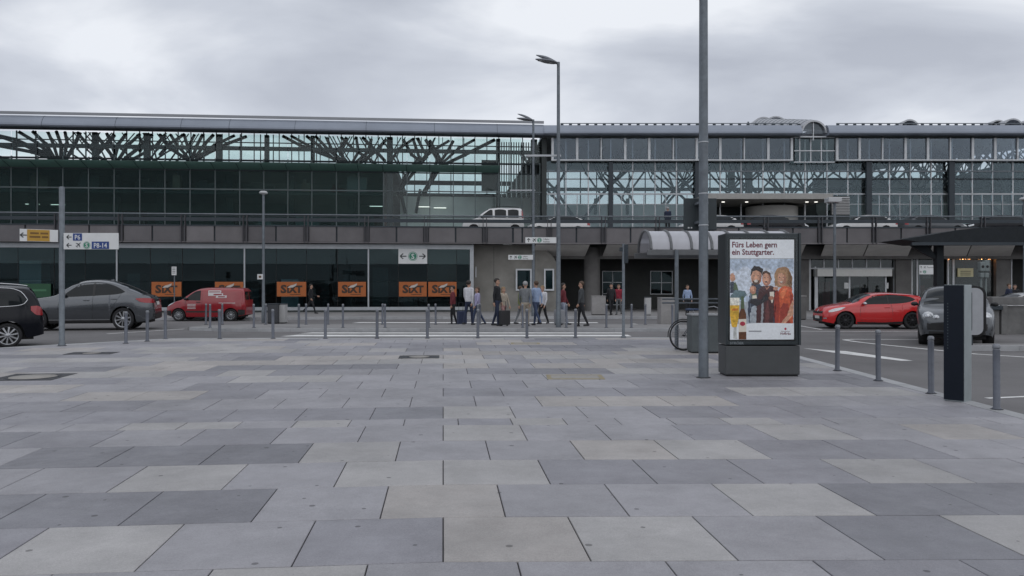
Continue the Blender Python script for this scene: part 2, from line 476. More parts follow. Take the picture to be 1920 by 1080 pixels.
# slab rows: depth edges measured on the joint line that runs straight away from the camera
PIT = 0.86
rows = []      # (y0, y1, width, phase)
y = 8.842
k = 0
while y > 0.3:
    rows.append((y-PIT, y, 0.856, 0.0 if k % 2 == 0 else 0.5)); y -= PIT; k += 1
rows = rows[::-1]
rows.append((8.842, 9.27, 0.615, 0.28))
y = 9.27; k = 0
while y < 23.5:
    d = 0.885
    rows.append((y, y+d, 0.856, 0.0 if k % 2 == 0 else 0.5)); y += d; k += 1
def slab_xy(u, yc):
    """u metres to the right of the joint line that points at the vanishing point"""
    sl = 0.09 if u < 0 else 0.012
    return (-0.0875*yc + u, yc + sl*u)
# colours read off the photograph for the nearest rows (slab index counted from the joint line, left to right)
SEEN = {
 4.567-PIT: {-4:2,-3:2,-2:2,-1:0,0:3,1:2,2:3,3:3,4:4},
}
near_colour = {   # keyed by row number counted back from the narrow course (1 = nearest to it)
 1: {-6:4,-5:3,-4:2,-3:3,-2:2,-1:2,0:0,1:2,2:2,3:3,4:0,5:2,6:1},
 2: {-6:2,-5:4,-4:4,-3:4,-2:0,-1:2,0:2,1:1,2:0,3:3,4:3,5:2,6:2},
 3: {-6:3,-5:2,-4:2,-3:0,-2:2,-1:0,0:0,1:3,2:3,3:3,4:0,5:2,6:2},
 4: {-5:4,-4:4,-3:4,-2:2,-1:1,0:2,1:2,2:0,3:4,4:4,5:2},
 5: {-5:2,-4:3,-3:0,-2:2,-1:3,0:1,1:0,2:2,3:4,4:0,5:2},
 6: {-4:2,-3:2,-2:0,-1:2,0:2,1:2,2:3,3:4,4:2},
}
rng = random.Random(11)
cand = []
nnear = sum(1 for r in rows if r[1] <= 8.85)
for ri, (ya, yb, w, ph) in enumerate(rows):
    c_run, left = 2, 0
    j0 = int(math.floor(-24/w)); j1 = int(math.ceil(12/w))
    backno = nnear - ri
    for j in range(j0, j1):
        if left <= 0:
            c_run = rng.choices([0,1,2,3,4], [24,10,34,20,12])[0]; left = rng.choice([1,1,2,2,3])
        left -= 1
        ci = c_run
        if w < 0.7: ci = rng.choices([0,2,3],[3,5,2])[0]
        gpy = 0.0045
        u0 = (j+ph)*w; u1 = u0+w
        if backno in near_colour:
            jj = j if ph == 0 else j
            if jj in near_colour[backno]: ci = near_colour[backno][jj]
        um = 0.5*(u0+u1)
        q = [slab_xy(u0+gpy, ya+gpy), slab_xy(u1-gpy, ya+gpy), slab_xy(u1-gpy, yb-gpy), slab_xy(u0+gpy, yb-gpy)]
        if u0 < 0 < u1:
            q = [slab_xy(u0+gpy, ya+gpy), slab_xy(0, ya+gpy), slab_xy(u1-gpy, ya+gpy), slab_xy(u1-gpy, yb-gpy), slab_xy(0, yb-gpy), slab_xy(u0+gpy, yb-gpy)]
        q = clip(q, INNER)
        if len(q) < 3: continue
        mx = sum(p[0] for p in q)/len(q); my = sum(p[1] for p in q)/len(q)
        if my < 0.2: continue
        # projected size in the picture
        if my > 3.2 and abs(mx)/my < 0.72:
            area = w*(yb-ya)/my**3
        else:
            area = 0.0
        cand.append((area, q, ci))
def slab_mesh(mb, q, mi, lift):
    n = len(q)
    top = [(x, yy, pz(yy) + lift) for x, yy in q]
    mxx = sum(p[0] for p in q)/n; myy = sum(p[1] for p in q)/n
    # a small arris so that every slab edge catches the light
    def sh(p, d):
        v = Vector((mxx-p[0], myy-p[1])); l = v.length or 1
        return (p[0]+v.x/l*d, p[1]+v.y/l*d)
    topi = [(sh(p,0.006)[0], sh(p,0.006)[1], pz(p[1]) + lift) for p in q]
    edge = [(x, yy, pz(yy) + lift - 0.003) for x, yy in q]
    bot = [(x, yy, pz(yy) - 0.02) for x, yy in q]
    fs = [tuple(range(n))]
    for i in range(n):
        j = (i+1) % n
        fs.append((n+i, n+j, j, i)); fs.append((2*n+i, 2*n+j, n+j, n+i))
    mb.add(topi+edge+bot, fs, mi)
cand.sort(key=lambda t: -t[0])
for a, q, ci in cand[:300]:
    ox = sum(p[0] for p in q)/len(q); oy = sum(p[1] for p in q)/len(q)
    b = MB(); slab_mesh(b, q, 0, rng.uniform(-0.0015, 0.0015))
    b.v = [(p[0]-ox, p[1]-oy, p[2]-pz(oy)) for p in b.v]
    me = b.mesh('paving_slab'); me.materials.append(TILES[ci])
    o = link('paving_slab', me, plaza); o.location = (ox, oy, pz(oy))
rest = MB()
for a, q, ci in cand[300:]:
    slab_mesh(rest, q, ci, rng.uniform(-0.0015, 0.0015))
ro = rest.mesh('paving_slabs')
for m in TILES: ro.materials.append(m)
tag(link('paving_slabs', ro, plaza), kind='stuff')
# kerb stones round the plaza edge
for i in range(len(PLAZA)):
    if i in (0, 1): continue
    p0, p1 = Vector(PLAZA[i]), Vector(PLAZA[(i+1) % len(PLAZA)])
    i0, i1 = Vector(INNER[i]), Vector(INNER[(i+1) % len(PLAZA)])
    L = (p1-p0).length
    n = max(1, round(L/1.0))
    for k in range(n):
        t0, t1 = k/n + 0.004/L, (k+1)/n - 0.004/L
        if (p0.lerp(p1, t0)).y < 2.5: continue
        q = [p0.lerp(p1,t0), p0.lerp(p1,t1), i0.lerp(i1,t1-0.000), i0.lerp(i1,t0)]
        b = MB()
        zz = [pz(p.y) + 0.004 for p in q]
        b.add([(p.x,p.y,z) for p,z in zip(q,zz)] + [(p.x,p.y,-0.1) for p in q],
              [(0,1,2,3),(7,6,5,4)] + [(a, 4+a, 4+(a+1)%4, (a+1)%4) for a in range(4)])
        b.build('kerb_stone', KERB, plaza)
# far kerb joint band and iron covers set in the plaza
IRON = pm('cast_iron', (0.05, 0.052, 0.058), 0.6, 0.4, var=0.3, scale=30, bump=0.4, bscale=120)
COVER_FILL = pm('cover_infill', (0.30, 0.285, 0.265), 0.75, var=0.15, scale=12, bump=0.2)
PALE_FRAME = pm('pale_brass_frame', (0.30, 0.25, 0.15), 0.5, 0.3, var=0.2, scale=12)
def cover(px, py, w, d, rnd, label, name='manhole_cover'):
    p = on_plaza(px, py)
    e = empty(name, p, math.radians(5) if p.x < 0 else 0.0, label, 'manhole cover')
    e.rotation_euler.x = 0.009
    b = MB(); t = 0.075
    b.box(-w/2, w/2, -d/2, -d/2+t, 0.0, 0.0065); b.box(-w/2, w/2, d/2-t, d/2, 0.0, 0.0065)
    b.box(-w/2, -w/2+t, -d/2+t, d/2-t, 0.0, 0.0065); b.box(w/2-t, w/2, -d/2+t, d/2-t, 0.0, 0.0065)
    b.build('frame', IRON if rnd else PALE_FRAME, e)
    if rnd:
        r = min(w, d)/2 - t*0.75
        c = MB(); c.box(-w/2+t, w/2-t, -d/2+t, d/2-t, 0, 0.0045)
        c.build('infill', IRON, e)
        c = MB(); c.lathe([(0.001, 0.0085), (r*0.86, 0.0085), (r*0.86, 0.006)], 28); c.build('lid', COVER_FILL, e)
        c = MB(); c.lathe([(r*0.88, 0.006), (r*0.88, 0.0095), (r, 0.0095), (r, 0.006)], 28); c.build('ring', IRON, e)
    else:
        c = MB(); c.box(-w/2+t, w/2-t, -d/2+t, d/2-t, 0, 0.0055); c.build('infill', COVER_FILL, e)
    return e
cover(62, 707, 1.02, 0.95, True, 'round iron manhole cover in square frame with pale infill')
cover(786, 669.5, 0.85, 0.62, True, 'small dark manhole cover in the paving facing the zebra crossing')
cover(172, 662.5, 1.0, 0.55, True, 'flat iron manhole cover in paving next to the parking signpost')
cover(1078, 707, 0.95, 0.62, False, 'rectangular service hatch with brass edge set flush in paving', 'service_hatch')
cover(985, 644, 0.75, 0.5, False, 'small rectangular service hatch in paving close to zebra crossing', 'service_hatch')

# traffic island, far pavement, right-hand island
def slab(name, poly, z, mat):
    b = MB(); n = len(poly)
    b.add([(x,y,z) for x,y in poly]+[(x,y,-0.1) for x,y in poly], [tuple(range(n))]+[(i,n+i,n+(i+1)%n,(i+1)%n) for i in range(n)])
    return tag(b.build(name, mat), kind='structure')
isl = slab('traffic_island', [(-11.3,29.6),(-10.6,29.15),(6.2,29.15),(7.0,29.7),(7.0,32.0),(6.2,32.6),(-10.9,32.6),(-12.3,31.4),(-12.5,30.3)], 0.12, SIDEWALK)
edge_l = [(-70, 41.2-5.4), (-0.0, 41.2), (14.0, 41.2), (70, 41.2)]
fs_ = slab('sidewalk', [(-70,36.0),(-30,38.6),(0,41.2),(75,41.2),(75,62),(-75,62)], 0.12, SIDEWALK)
def kerb_line(pts, z, parent, w=0.15, step=1.2):
    for a, c in zip(pts[:-1], pts[1:]):
        a, c = Vector(a), Vector(c); L = (c-a).length; n = max(1, round(L/step)); d = (c-a).normalized(); nn = Vector((-d.y, d.x))
        for k in range(n):
            p, q = a.lerp(c, k/n+0.003/L), a.lerp(c, (k+1)/n-0.003/L)
            b = MB(); vs = [p-nn*0.012, q-nn*0.012, q+nn*w, p+nn*w]
            b.add([(v.x,v.y,z+0.004) for v in vs]+[(v.x,v.y,-0.05) for v in vs], [(0,1,2,3)]+[(i,4+i,4+(i+1)%4,(i+1)%4) for i in range(4)])
            b.build('kerb_stone', KERB, parent)
kerb_line([(-12.3,30.0),(-11.3,29.6),(-10.6,29.15),(6.2,29.15),(7.0,29.7)], 0.12, isl)
kerb_line([(-30,38.6),(0,41.2),(30,41.2)], 0.12, fs_)
ri_ = slab('traffic_island', [(11.5,20.7),(11.8,20.3),(24,19.3),(24,20.6),(12.0,21.15),(11.6,21.1)], 0.13, SIDEWALK)
kerb_line([(11.5,20.75),(11.8,20.3),(24,19.3)], 0.13, ri_)

# painted markings (sheets 4 mm above the asphalt)
def stripe(poly, z=0.004, label=None, cat='road marking', group=None, name='road_marking'):
    b = MB(); b.add([(x,y,z) for x,y in poly], [tuple(range(len(poly)))])
    return tag(b.build(name, PAINT), label, cat, group)
for y0, y1, x0, x1 in ((24.6,25.5,-7.75,4.0),(26.3,27.2,-7.75,4.0),(28.0,28.6,-7.6,4.0)):
    stripe([(x0,y0),(x1,y0),(x1,y1),(x0+0.35*(1 if y0>25 else 0.3),y1)], group='zebra stripes at the plaza', label='white zebra stripe between plaza kerb and traffic island', cat='zebra stripe', name='zebra_stripe')
for y0, y1 in ((34.2,34.9),(36.3,37.1)):
    stripe([(-7.4,y0),(4.0,y0),(4.0,y1),(-7.2,y1)], group='zebra stripes at the terminal', label='white zebra stripe between traffic island and terminal pavement', cat='zebra stripe', name='zebra_stripe')
def line(pts, w, label, z=0.004):
    """painted line along ground points"""
    P = [Vector(p) for p in pts]; Ls, Rs = [], []
    for i, p in enumerate(P):
        d = (P[min(i+1,len(P)-1)]-P[max(i-1,0)]).normalized(); n = Vector((-d.y,d.x))
        Ls.append(p+n*w/2); Rs.append(p-n*w/2)
    b = MB(); n = len(P)
    b.add([(v.x,v.y,z) for v in Ls+Rs], [(i,i+1,n+i+1,n+i) for i in range(n-1)])
    return tag(b.build('road_marking', PAINT), label, 'road marking')
def gl(*px): return [tuple(on_level(x, yy)[:2]) for x, yy in px]
line(gl((1582,637.5),(1606,641),(1640,645),(1690,650),(1760,657),(1830,664),(1960,672)), 0.14, 'long white lane line curving past the dark stele')
line(gl((1728,637),(1650,636.5),(1600,636.3),(1582,637.4)), 0.16, 'thin white line closing the tip of the painted lane island')
stripe(gl((1506,653),(1560,657.5),(1585,658.5),(1712,676.5),(1690,676.8),(1560,661)), label='white tapering lane arrow beside the plaza kerb')
line(gl((1495,621),(1600,621.5),(1735,621)), 0.16, 'white parking bay line along the red hatchback')
line(gl((1488,609),(1540,618)), 0.13, 'short slanted white line ahead of the red hatchback', z=0.0045)
line(gl((1850,747),(1990,741)), 0.10, 'short white line on asphalt beside the last kerb bollard')
line(gl((1185,607),(1275,617)), 0.14, 'faint yellowish edge line running past the concrete planters')
line(gl((200,626),(345,617)), 0.14, 'white line on asphalt behind the grey coupe')

# ------------------------------------------------------------------ elevated road in front of the terminal
FL = Frame(-8.55, 48.5, ANG)
FR = Frame(0.0, 49.26, 0.0)
deck = FL.empty('elevated_road', kind='structure')
decr = FR.empty('elevated_road', kind='structure')
def pbox(fr, x0, x1, y0, y1, v0, v1, mb=None):
    """box that fills a photo rectangle at depth v0 of a facade frame"""
    b = mb or MB()
    u0, u1 = fr.u(x0, v0), fr.u(x1, v0)
    xm = (x0+x1)/2
    z0, z1 = fr.z(xm, y1, v0), fr.z(xm, y0, v0)
    return b.box(u0, u1, v0, v1, z0, z1)
DZ = 5.1
ZT, ZB = 5.42, 4.37
for fr, par, ua, ub, xr, pitch_px, side in ((FL, deck, -42.0, FL.u(960), 460, (FL.u(799)-FL.u(460))/6, 0), (FR, decr, 0.0, 46.0, 1436, (FR.u(1842)-FR.u(1436))/8, 1)):
    b = MB(); b.box(ua, ub, 0.12, 16.0, 4.75, DZ); b.build('deck_slab', CONCRETE, par)
    b = MB(); b.box(ua, ub, 0.10, 0.5, ZB+0.03, ZT-0.03); b.build('edge_beam', STEEL_DARK, par)
    u_ref = fr.u(xr); k0 = math.ceil((ua-u_ref)/pitch_px); k1 = math.floor((ub-u_ref)/pitch_px)
    for k in range(k0-1, k1+1):
        a = max(ua, u_ref + k*pitch_px + 0.05); c = min(ub, u_ref + (k+1)*pitch_px - 0.05)
        if k % 2 == 0: a = max(ua, a+0.12)
        else: c = min(ub, c-0.12)
        if c - a < 0.2: continue
        b = MB(); b.bbox(a, c, 0.0, 0.10, ZB+0.09, ZT-0.05, 0.012)
        b.build('fascia_panel', FASCIA[(k//2) % 2], par)
    for k in range(k0, k1+1):
        if k % 2: continue
        uu = u_ref + k*pitch_px
        b = MB()
        b.box(uu-0.13, uu-0.09, -0.12, 0.11, ZB+0.02, 6.05); b.box(uu+0.09, uu+0.13, -0.12, 0.11, ZB+0.02, 6.05)
        b.box(uu-0.09, uu+0.09, 0.03, 0.06, ZB+0.03, ZT)
        b.build('post', FPOST, par)
    b = MB(); b.box(ua, ub, -0.03, 0.11, ZT-0.045, ZT+0.03); b.build('top_plate', STEEL_DARK, par)
    b = MB(); b.box(ua, ub, -0.05, 0.12, ZB, ZB+0.085); b.build('bottom_plate', FASCIA[1], par)
    b = MB(); b.tube((ua, 0.0, 6.10), (ub, 0.0, 6.10), 0.045, n=8); b.build('handrail', STEEL_GALV, par)
    b = MB(); b.box(ua, ub, -0.02, 0.02, 5.98, 6.02); b.build('rail', STEEL_DARK, par)
    b = MB(); b.box(ua, ub, -0.04, 0.05, 5.68, 5.90); b.build('guard_beam', STEEL_DARK, par)
# deck supports behind the right-hand recess
for xx in (1110, 1415):
    uu = FR.u(xx, 3.2); b = MB(); b.lathe([(0.55,0.1),(0.53,4.3)], 24, (uu, 3.2, 0)); b.build('column', CONCRETE, decr)
# slanting soffit panels under the right-hand deck
gaps = [1004, 1107, 1131, 1235, 1330, 1425, 1512, 1540, 1628, 1712, 1742, 1822, 1905, 1935, 2040]
dark = {(1107,1131),(1512,1540),(1712,1742),(1905,1935)}
for a, c in zip(gaps[:-1], gaps[1:]):
    if (a, c) in dark:
        continue
    b = MB(); g_ = 0.04
    ta, tc_ = FR.u(a, 0.3)+g_, FR.u(c, 0.3)-g_
    ba, bc = FR.u(a-9, 3.0)+g_, FR.u(c-9, 3.0)-g_
    if (a-0, ) and any(a == d[1] for d in dark): ba, ta = FR.u(a-2,3.0)+g_, FR.u(a+6,0.3)+g_
    zt, zb = 4.34, 3.74
    vs = [(ta,0.3,zt),(tc_,0.3,zt),(bc,3.0,zb),(ba,3.0,zb)]
    b.add(vs+[(p[0],p[1]+0.02,p[2]+0.06) for p in vs], [(0,1,2,3),(7,6,5,4)]+[(i,4+i,4+(i+1)%4,(i+1)%4) for i in range(4)])
    b.build('soffit_panel', SOFFIT, decr)
b = MB(); b.box(0.4, 46, 0.32, 3.2, 4.45, 4.74); b.build('soffit_backing', STEEL_DARK, decr)
b = MB(); b.box(1.9, 46, 3.02, 3.35, 3.55, 4.4); b.build('cross_beam', CONCRETE, decr)
# ------------------------------------------------------------------ terminal halls
STEEL_RIGHT = pm('grey_tree_steel', (0.075, 0.09, 0.10), 0.55, 0.1, var=0.12, scale=2)
def steel_tree(par, x, v, z0, zf, roof, spread=3.4, seed=0, k=1.0, nb=4, mat=None):
    """tree column: four bundled tubes that fork three times up to the roof"""
    r = random.Random(seed)
    b = MB()
    for sx in (-1, 1):
        for sy in (-1, 1):
            base_ = Vector((x+sx*0.16, v+sy*0.16, z0)); fork = Vector((x+sx*0.24, v+sy*0.24, zf))
            b.tube(base_, fork, 0.15*k, 0.14*k, 8, False)
            n1_ = Vector((x+sx*spread*0.42, v+sy*spread*0.42, zf + 0.40*(roof(v)-zf)))
            b.tube(fork, n1_, 0.135*k, 0.12*k, 8, False)
            b.ell(n1_, 0.19*k, 8, 6)
            for ax, ay in ((0.95,0.1),(0.1,0.95),(0.95,0.95),(0.05,0.05))[:nb]:
                tx = x + sx*spread*(0.12+0.72*ax); ty = v + sy*spread*(0.12+0.72*ay)
                n2_ = Vector((tx, ty, zf + 0.72*(roof(ty)-zf)))
                b.tube(n1_, n2_, 0.095*k, 0.085*k, 7, False)
                b.ell(n2_, 0.13*k, 8, 6)
                for q in ((0,1,2,3) if nb == 4 else (0,3)):
                    ex = tx + (0.55 if q & 1 else -0.55)*spread*0.30; ey = ty + (0.55 if q & 2 else -0.55)*spread*0.30
                    b.tube(n2_, Vector((ex, ey, roof(ey)-0.12)), 0.065*k, 0.055*k, 6, False)
    return b.build('steel_tree', mat or STEEL_GREEN, par, fix=False)

def pane(par, u0, u1, v, z0, z1, mat, r, tilt=0.0025, name='pane'):
    """one sheet of glass with its own faint lean, so that reflections break from sheet to sheet"""
    b = MB(); w, h = (u1-u0)/2, (z1-z0)/2
    b.box(-w, w, -0.012, 0.012, -h, h)
    me = b.mesh(name); me.materials.append(mat)
    o = link(name, me, par); o.location = ((u0+u1)/2, v, (z0+z1)/2)
    o.rotation_euler = (r.uniform(-tilt, tilt), 0, r.uniform(-tilt, tilt))
    return o

# ---- left hall: green glass, open clerestory
hall = FL.empty('terminal_hall', label='glass terminal hall with green tinted panes and branching steel roof columns', cat='building')
V1 = 9.0
R1 = random.Random(3)
def ul(x): return FL.u(x, V1)
def zl(x, y): return FL.z(x, y, V1)
UL0, UL1 = ul(-170), ul(1016)
ZR = [13.75, 12.68, 11.88, 11.55, 10.78, 10.1, 8.72, DZ]     # roof top, eaves, beam top/bottom, gallery, canopy, transom, deck
def roof_l(v): return 12.62 + 0.196*(v - V1)
# roof: rolled metal eaves and rising sheet
prof = [(V1-0.9, 12.70), (V1-1.3, 12.69), (V1-1.46, 12.73), (V1-1.52, 12.82), (V1-1.50, 12.95), (V1-1.40, 13.15), (V1-1.28, 13.33), (V1-1.14, 13.48), (V1-0.95, 13.56)]
prof += [(V1+0.2, 13.62), (V1+38, 13.62+0.19*37.8), (V1+38, 13.3+0.19*37.8), (V1-0.2, 12.72)]
b = MB(); b.prism(prof, 'x', UL0, UL1)
roof = b.build('roof', ROOF_METAL, hall)
b = MB(); b.box(UL0, UL1, V1-1.2, V1-1.1, 13.60, 13.78); b.build('gutter', ROOF_SHEET, roof)
b = MB(); b.add([(UL0,V1-0.9,12.66),(UL1,V1-0.9,12.66),(UL1,V1+37.8,roof_l(V1+37.8)),(UL0,V1+37.8,roof_l(V1+37.8))], [(0,1,2,3)]); b.build('ceiling', CEIL, roof)
# seams of the eaves cladding
b = MB()
for x in (98, 232, 352, 440, 560, 690, 815, 930):
    uu = ul(x)
    for (va, za_), (vb, zb_) in zip(prof[:8], prof[1:9]):
        b.tube((uu, va-0.004, za_), (uu, vb-0.004, zb_), 0.012, n=5, caps=False)
b.build('cladding_seam', STEEL_DARK, roof)
# mullions and transoms
mull = [ul(x) for x in (-165,-120,-72,-25,22,71,119,167,215,263,310,357,404,450,495,540,585,631,673,719,763,806,850,891,935,978,1012)]
for i, uu in enumerate(mull):
    b = MB(); b.box(uu-0.03, uu+0.03, V1-0.10, V1+0.06, DZ, 10.9); b.build('mullion', MULL, hall)
for uu in [ul(x) for x in (30,66,136,160,278,382,416,450,488,512,560,600,697,745,790,830,870)]:
    b = MB(); b.box(uu-0.025, uu+0.025, V1+0.02, V1+0.16, 10.7, 12.7); b.build('clerestory_mullion', STEEL_GREEN, hall)
for x, w in ((172,0.36),(270,0.40),(407,0.36),(497,0.3),(584,0.26),(730,0.42),(935,0.3),(1003,0.45),(-60,0.4)):
    b = MB(); b.bbox(ul(x)-w/2, ul(x)+w/2, V1+0.4, V1+0.8, DZ if x > 700 else 10.2, 12.75, 0.03); b.build('column', STEEL_GREEN, hall)
for z0, z1, v0, v1, mat in ((11.60,11.86,V1+0.25,V1+0.55,STEEL_GREEN),(12.05,12.12,V1-0.02,V1+0.05,STEEL_GREEN),(8.66,8.74,V1-0.12,V1-0.02,MULL),(10.74,10.86,V1-0.04,V1+0.1,STEEL_GREEN),(10.02,10.1,V1-0.06,V1+0.04,STEEL_GREEN)):
    b = MB(); b.box(UL0, UL1, v0, v1, z0, z1); b.build('transom', mat, hall)
# panes
for a, c in zip(mull[:-1], mull[1:]):
    for z0, z1, mt in ((DZ, 8.64, None), (8.76, 10.0, None), (10.88, 12.62, GLASS_L)):
        x_mid = (a+c)/2
        mt = mt or (GLASS_MID if x_mid < ul(740) else GLASS_L)
        pane(hall, a+0.035, c-0.035, V1-0.03, z0, z1, mt, R1)
# projecting glass awning: tilted sheets on thin arms
AWN = glass('awning_glass', (0.45, 0.68, 0.60), 1.6, rough=0.15, dust=0.42, dcol=(0.38, 0.47, 0.45), transl=True)
for i, (a, c) in enumerate(zip(mull[:-3], mull[1:-2])):
    b = MB(); z_in, z_out = 10.20, 10.46
    b.add([(a+0.01,V1-0.16,z_in-0.1),(c-0.01,V1-0.16,z_in-0.1),(c-0.01,V1-1.3,z_out+R1.uniform(-0.02,0.02)),(a+0.01,V1-1.3,z_out+R1.uniform(-0.02,0.02))]+
          [(a+0.01,V1-0.16,z_in-0.08),(c-0.01,V1-0.16,z_in-0.08),(c-0.01,V1-1.3,z_out+0.03),(a+0.01,V1-1.3,z_out+0.03)],
          [(0,1,2,3),(7,6,5,4),(0,4,5,1),(1,5,6,2),(2,6,7,3),(3,7,4,0)])
    b.build('awning_pane', AWN, hall)
    b = MB(); b.tube((a, V1-0.1, 10.06), (a, V1-1.28, 10.44), 0.02, n=6); b.tube((a, V1-0.05, 10.72), (a, V1-1.0, 10.37), 0.012, n=5); b.build('awning_arm', STEEL_GREEN, hall)
# inside: gallery floors and rooms on the left, an open void further right
uv0 = ul(742)
b = MB(); b.box(UL0, uv0, V1+0.9, V1+36, 10.15, 10.72); b.build('gallery_floor', INT_DARK, hall)
b = MB(); b.box(UL0, uv0, V1+0.7, V1+9, 8.45, 8.66); b.build('office_floor', INT_DARK, hall)
b = MB(); b.box(UL0, uv0, V1+7.5, V1+7.8, DZ, 10.15); b.build('office_wall', pm('office_wall_green', (0.10, 0.115, 0.105), 0.8, var=0.3, scale=0.5), hall)
b = MB(); b.box(UL0, UL1+0.0, V1+0.15, V1+37, 4.78, DZ+0.02); b.build('hall_floor', FLOORM, hall)
for z_ in (8.7, DZ+0.05):            # partitions, shelves and desks seen dimly through the panes
    uu = UL0 + 1
    while uu < uv0 - 2:
        w = R1.uniform(0.5, 2.2); h = R1.uniform(0.7, 1.3) if R1.random() < 0.6 else R1.uniform(1.9, 2.6)
        if z_ > 8: h = min(h, 1.25)
        vv = R1.uniform(1.5, 5.5)
        m_ = R1.choice([INT_DARK, pm('cabinet_grey', (0.14,0.15,0.15), 0.6), pm('cabinet_wood', (0.13,0.10,0.07), 0.6), pm('poster_red', (0.11,0.04,0.035), 0.6)])
        b = MB(); b.box(uu, uu+w, V1+vv, V1+vv+0.5, z_, z_+h)
        if h < 1.35: b.box(uu+0.1, uu+w*0.5, V1+vv+0.1, V1+vv+0.4, z_+h, z_+h+0.3)
        b.build('office_furniture', m_, hall)
        uu += w + R1.uniform(0.3, 2.5)
for x in (60, 215, 300, 430, 545, 660):
    uu = FL.u(x, V1+3); b = MB(); b.bbox(uu-0.25, uu+0.25, V1+3, V1+3.5, DZ, 10.15, 0.03); b.build('inner_column', INT_DARK, hall)
LIGHTM = pm('ceiling_lamp', (0.8,0.8,0.75), 0.5, emit=(1,0.97,0.9), estr=1.6, var=0)
for x, y in ((705,387),(795,388),(825,390),(60,383),(108,384)):
    u_, z_ = FL.uz(x, y, V1+5.2); b = MB(); b.box(u_-0.5, u_+0.5, V1+5.2, V1+5.35, z_, z_+0.035); b.build('strip_lamp', LIGHTM, hall)
# void: pale partition, back beam, grille of vertical fins
b = MB(); b.box(uv0, FL.u(1016,V1+6)+0.4, V1+6.0, V1+6.25, DZ, zl(850, 365)+0.55); b.build('partition_wall', INT_LIGHT, hall)
b = MB(); b.box(uv0, UL1, V1+5.9, V1+6.3, zl(850,365)+0.55, zl(850,365)+0.8); b.build('partition_rail', STEEL_GREEN, hall)
for x, y0, y1 in ((-60,343,348),(-60,276,281)):
    pass
b = MB(); b.box(UL0, UL1+2, V1+34, V1+34.3, FL.z(850,347,V1+34), FL.z(850,339,V1+34)); b.build('rear_beam', STEEL_GREEN, hall)
for i in range(34):
    uu = UL0 + (UL1+2-UL0)*i/33
    b = MB(); b.box(uu-0.05, uu+0.05, V1+34.0, V1+34.12, 5.1, roof_l(V1+34)); b.build('rear_mullion', STEEL_GREEN, hall)
for i in range(33):
    a = UL0 + (UL1+2-UL0)*i/33; c = UL0 + (UL1+2-UL0)*(i+1)/33
    if c < uv0-8:
        pane(hall, a+0.05, c-0.05, V1+34.2, 10.7, roof_l(V1+34), GLASS_L, R1)
    else:
        pane(hall, a+0.05, c-0.05, V1+34.2, 5.1, roof_l(V1+34), GLASS_L, R1)
for i in range(17):
    u_ = FL.u(936 + i*4.6, V1+2.6)
    b = MB(); b.box(u_-0.035, u_+0.035, V1+2.5, V1+2.75, 8.6, 12.9); b.build('fin', ALU if i % 2 else STEEL_GREEN, hall)
b = MB(); pbox(FL, 903, 935, 300, 358, V1+3.0, V1+3.2, b); b.build('mesh_screen', INT_DARK, hall)
# the steel trees
for i, (x, v, zf, k) in enumerate(((240,V1+23,10.6,1.0),(720,V1+24,10.0,1.0))):
    steel_tree(hall, FL.u(x, v), v, 5.1, zf, roof_l, 5.4, i, k, 3)
# five big trees close behind the glass: long limbs sweeping up to the eaves
LIMBS = [
 [[(-120,246),(-60,262),(60,285),(104,300)],[(-40,246),(30,262),(80,285),(104,300)],[(0,256),(45,272),(85,292),(104,302)],[(35,247),(70,268),(95,290),(106,302)],[(62,247),(86,270),(105,302)],[(90,247),(100,270),(110,302)],[(106,247),(115,272),(114,302)],[(122,248),(126,268),(118,302)],[(150,248),(140,272),(122,302)],[(104,300),(108,330)],[(116,300),(112,330)]],
 [[(145,248),(165,272),(182,292),(214,312)],[(178,250),(195,272),(210,292),(216,312)],[(200,250),(208,268),(216,290),(218,312)],[(236,252),(222,270),(216,292)],[(262,252),(240,272),(222,300)],[(180,292),(196,274),(214,254)],[(285,253),(262,276),(236,296),(222,312)],[(310,252),(290,276),(250,298),(224,312)],[(258,252),(270,272),(262,284)],[(216,310),(214,335)]],
 [[(300,290),(318,270),(345,252)],[(365,252),(355,272),(360,300)],[(380,252),(368,275),(360,300)],[(345,252),(352,275),(360,300)],[(462,256),(425,270),(388,288),(364,303)],[(440,254),(402,272),(374,292),(362,306)],[(320,253),(332,272),(348,290),(360,306)],[(400,253),(384,270),(366,296)],[(300,253),(322,280),(352,300)],[(360,300),(360,335)]],
 [[(530,255),(562,272),(602,288),(650,306)],[(546,255),(582,275),(626,298),(655,310)],[(575,255),(600,275),(628,300),(656,316)],[(592,256),(615,280),(642,304)],[(612,258),(622,280),(640,304)],[(650,260),(638,280),(646,304)],[(640,258),(665,282),(690,296),(704,308)],[(680,258),(700,278),(722,302)],[(668,258),(672,285),(660,306)],[(696,262),(690,285),(664,308)],[(724,262),(704,284),(670,310)],[(655,308),(657,340)],[(660,308),(662,340)]],
 [[(776,260),(746,280),(734,302)],[(798,262),(812,285),(820,300),(800,356)],[(775,262),(786,295),(772,312),(746,362)],[(842,264),(815,280),(790,300),(766,335),(748,362)],[(890,262),(860,278),(825,310),(792,362)],[(928,262),(872,290),(826,312),(796,362)],[(806,264),(826,300)],[(850,264),(838,286),(824,306)],[(756,262),(772,290),(785,300)],[(788,355),(780,400)],[(750,355),(760,400)]],
]
RL = random.Random(21)
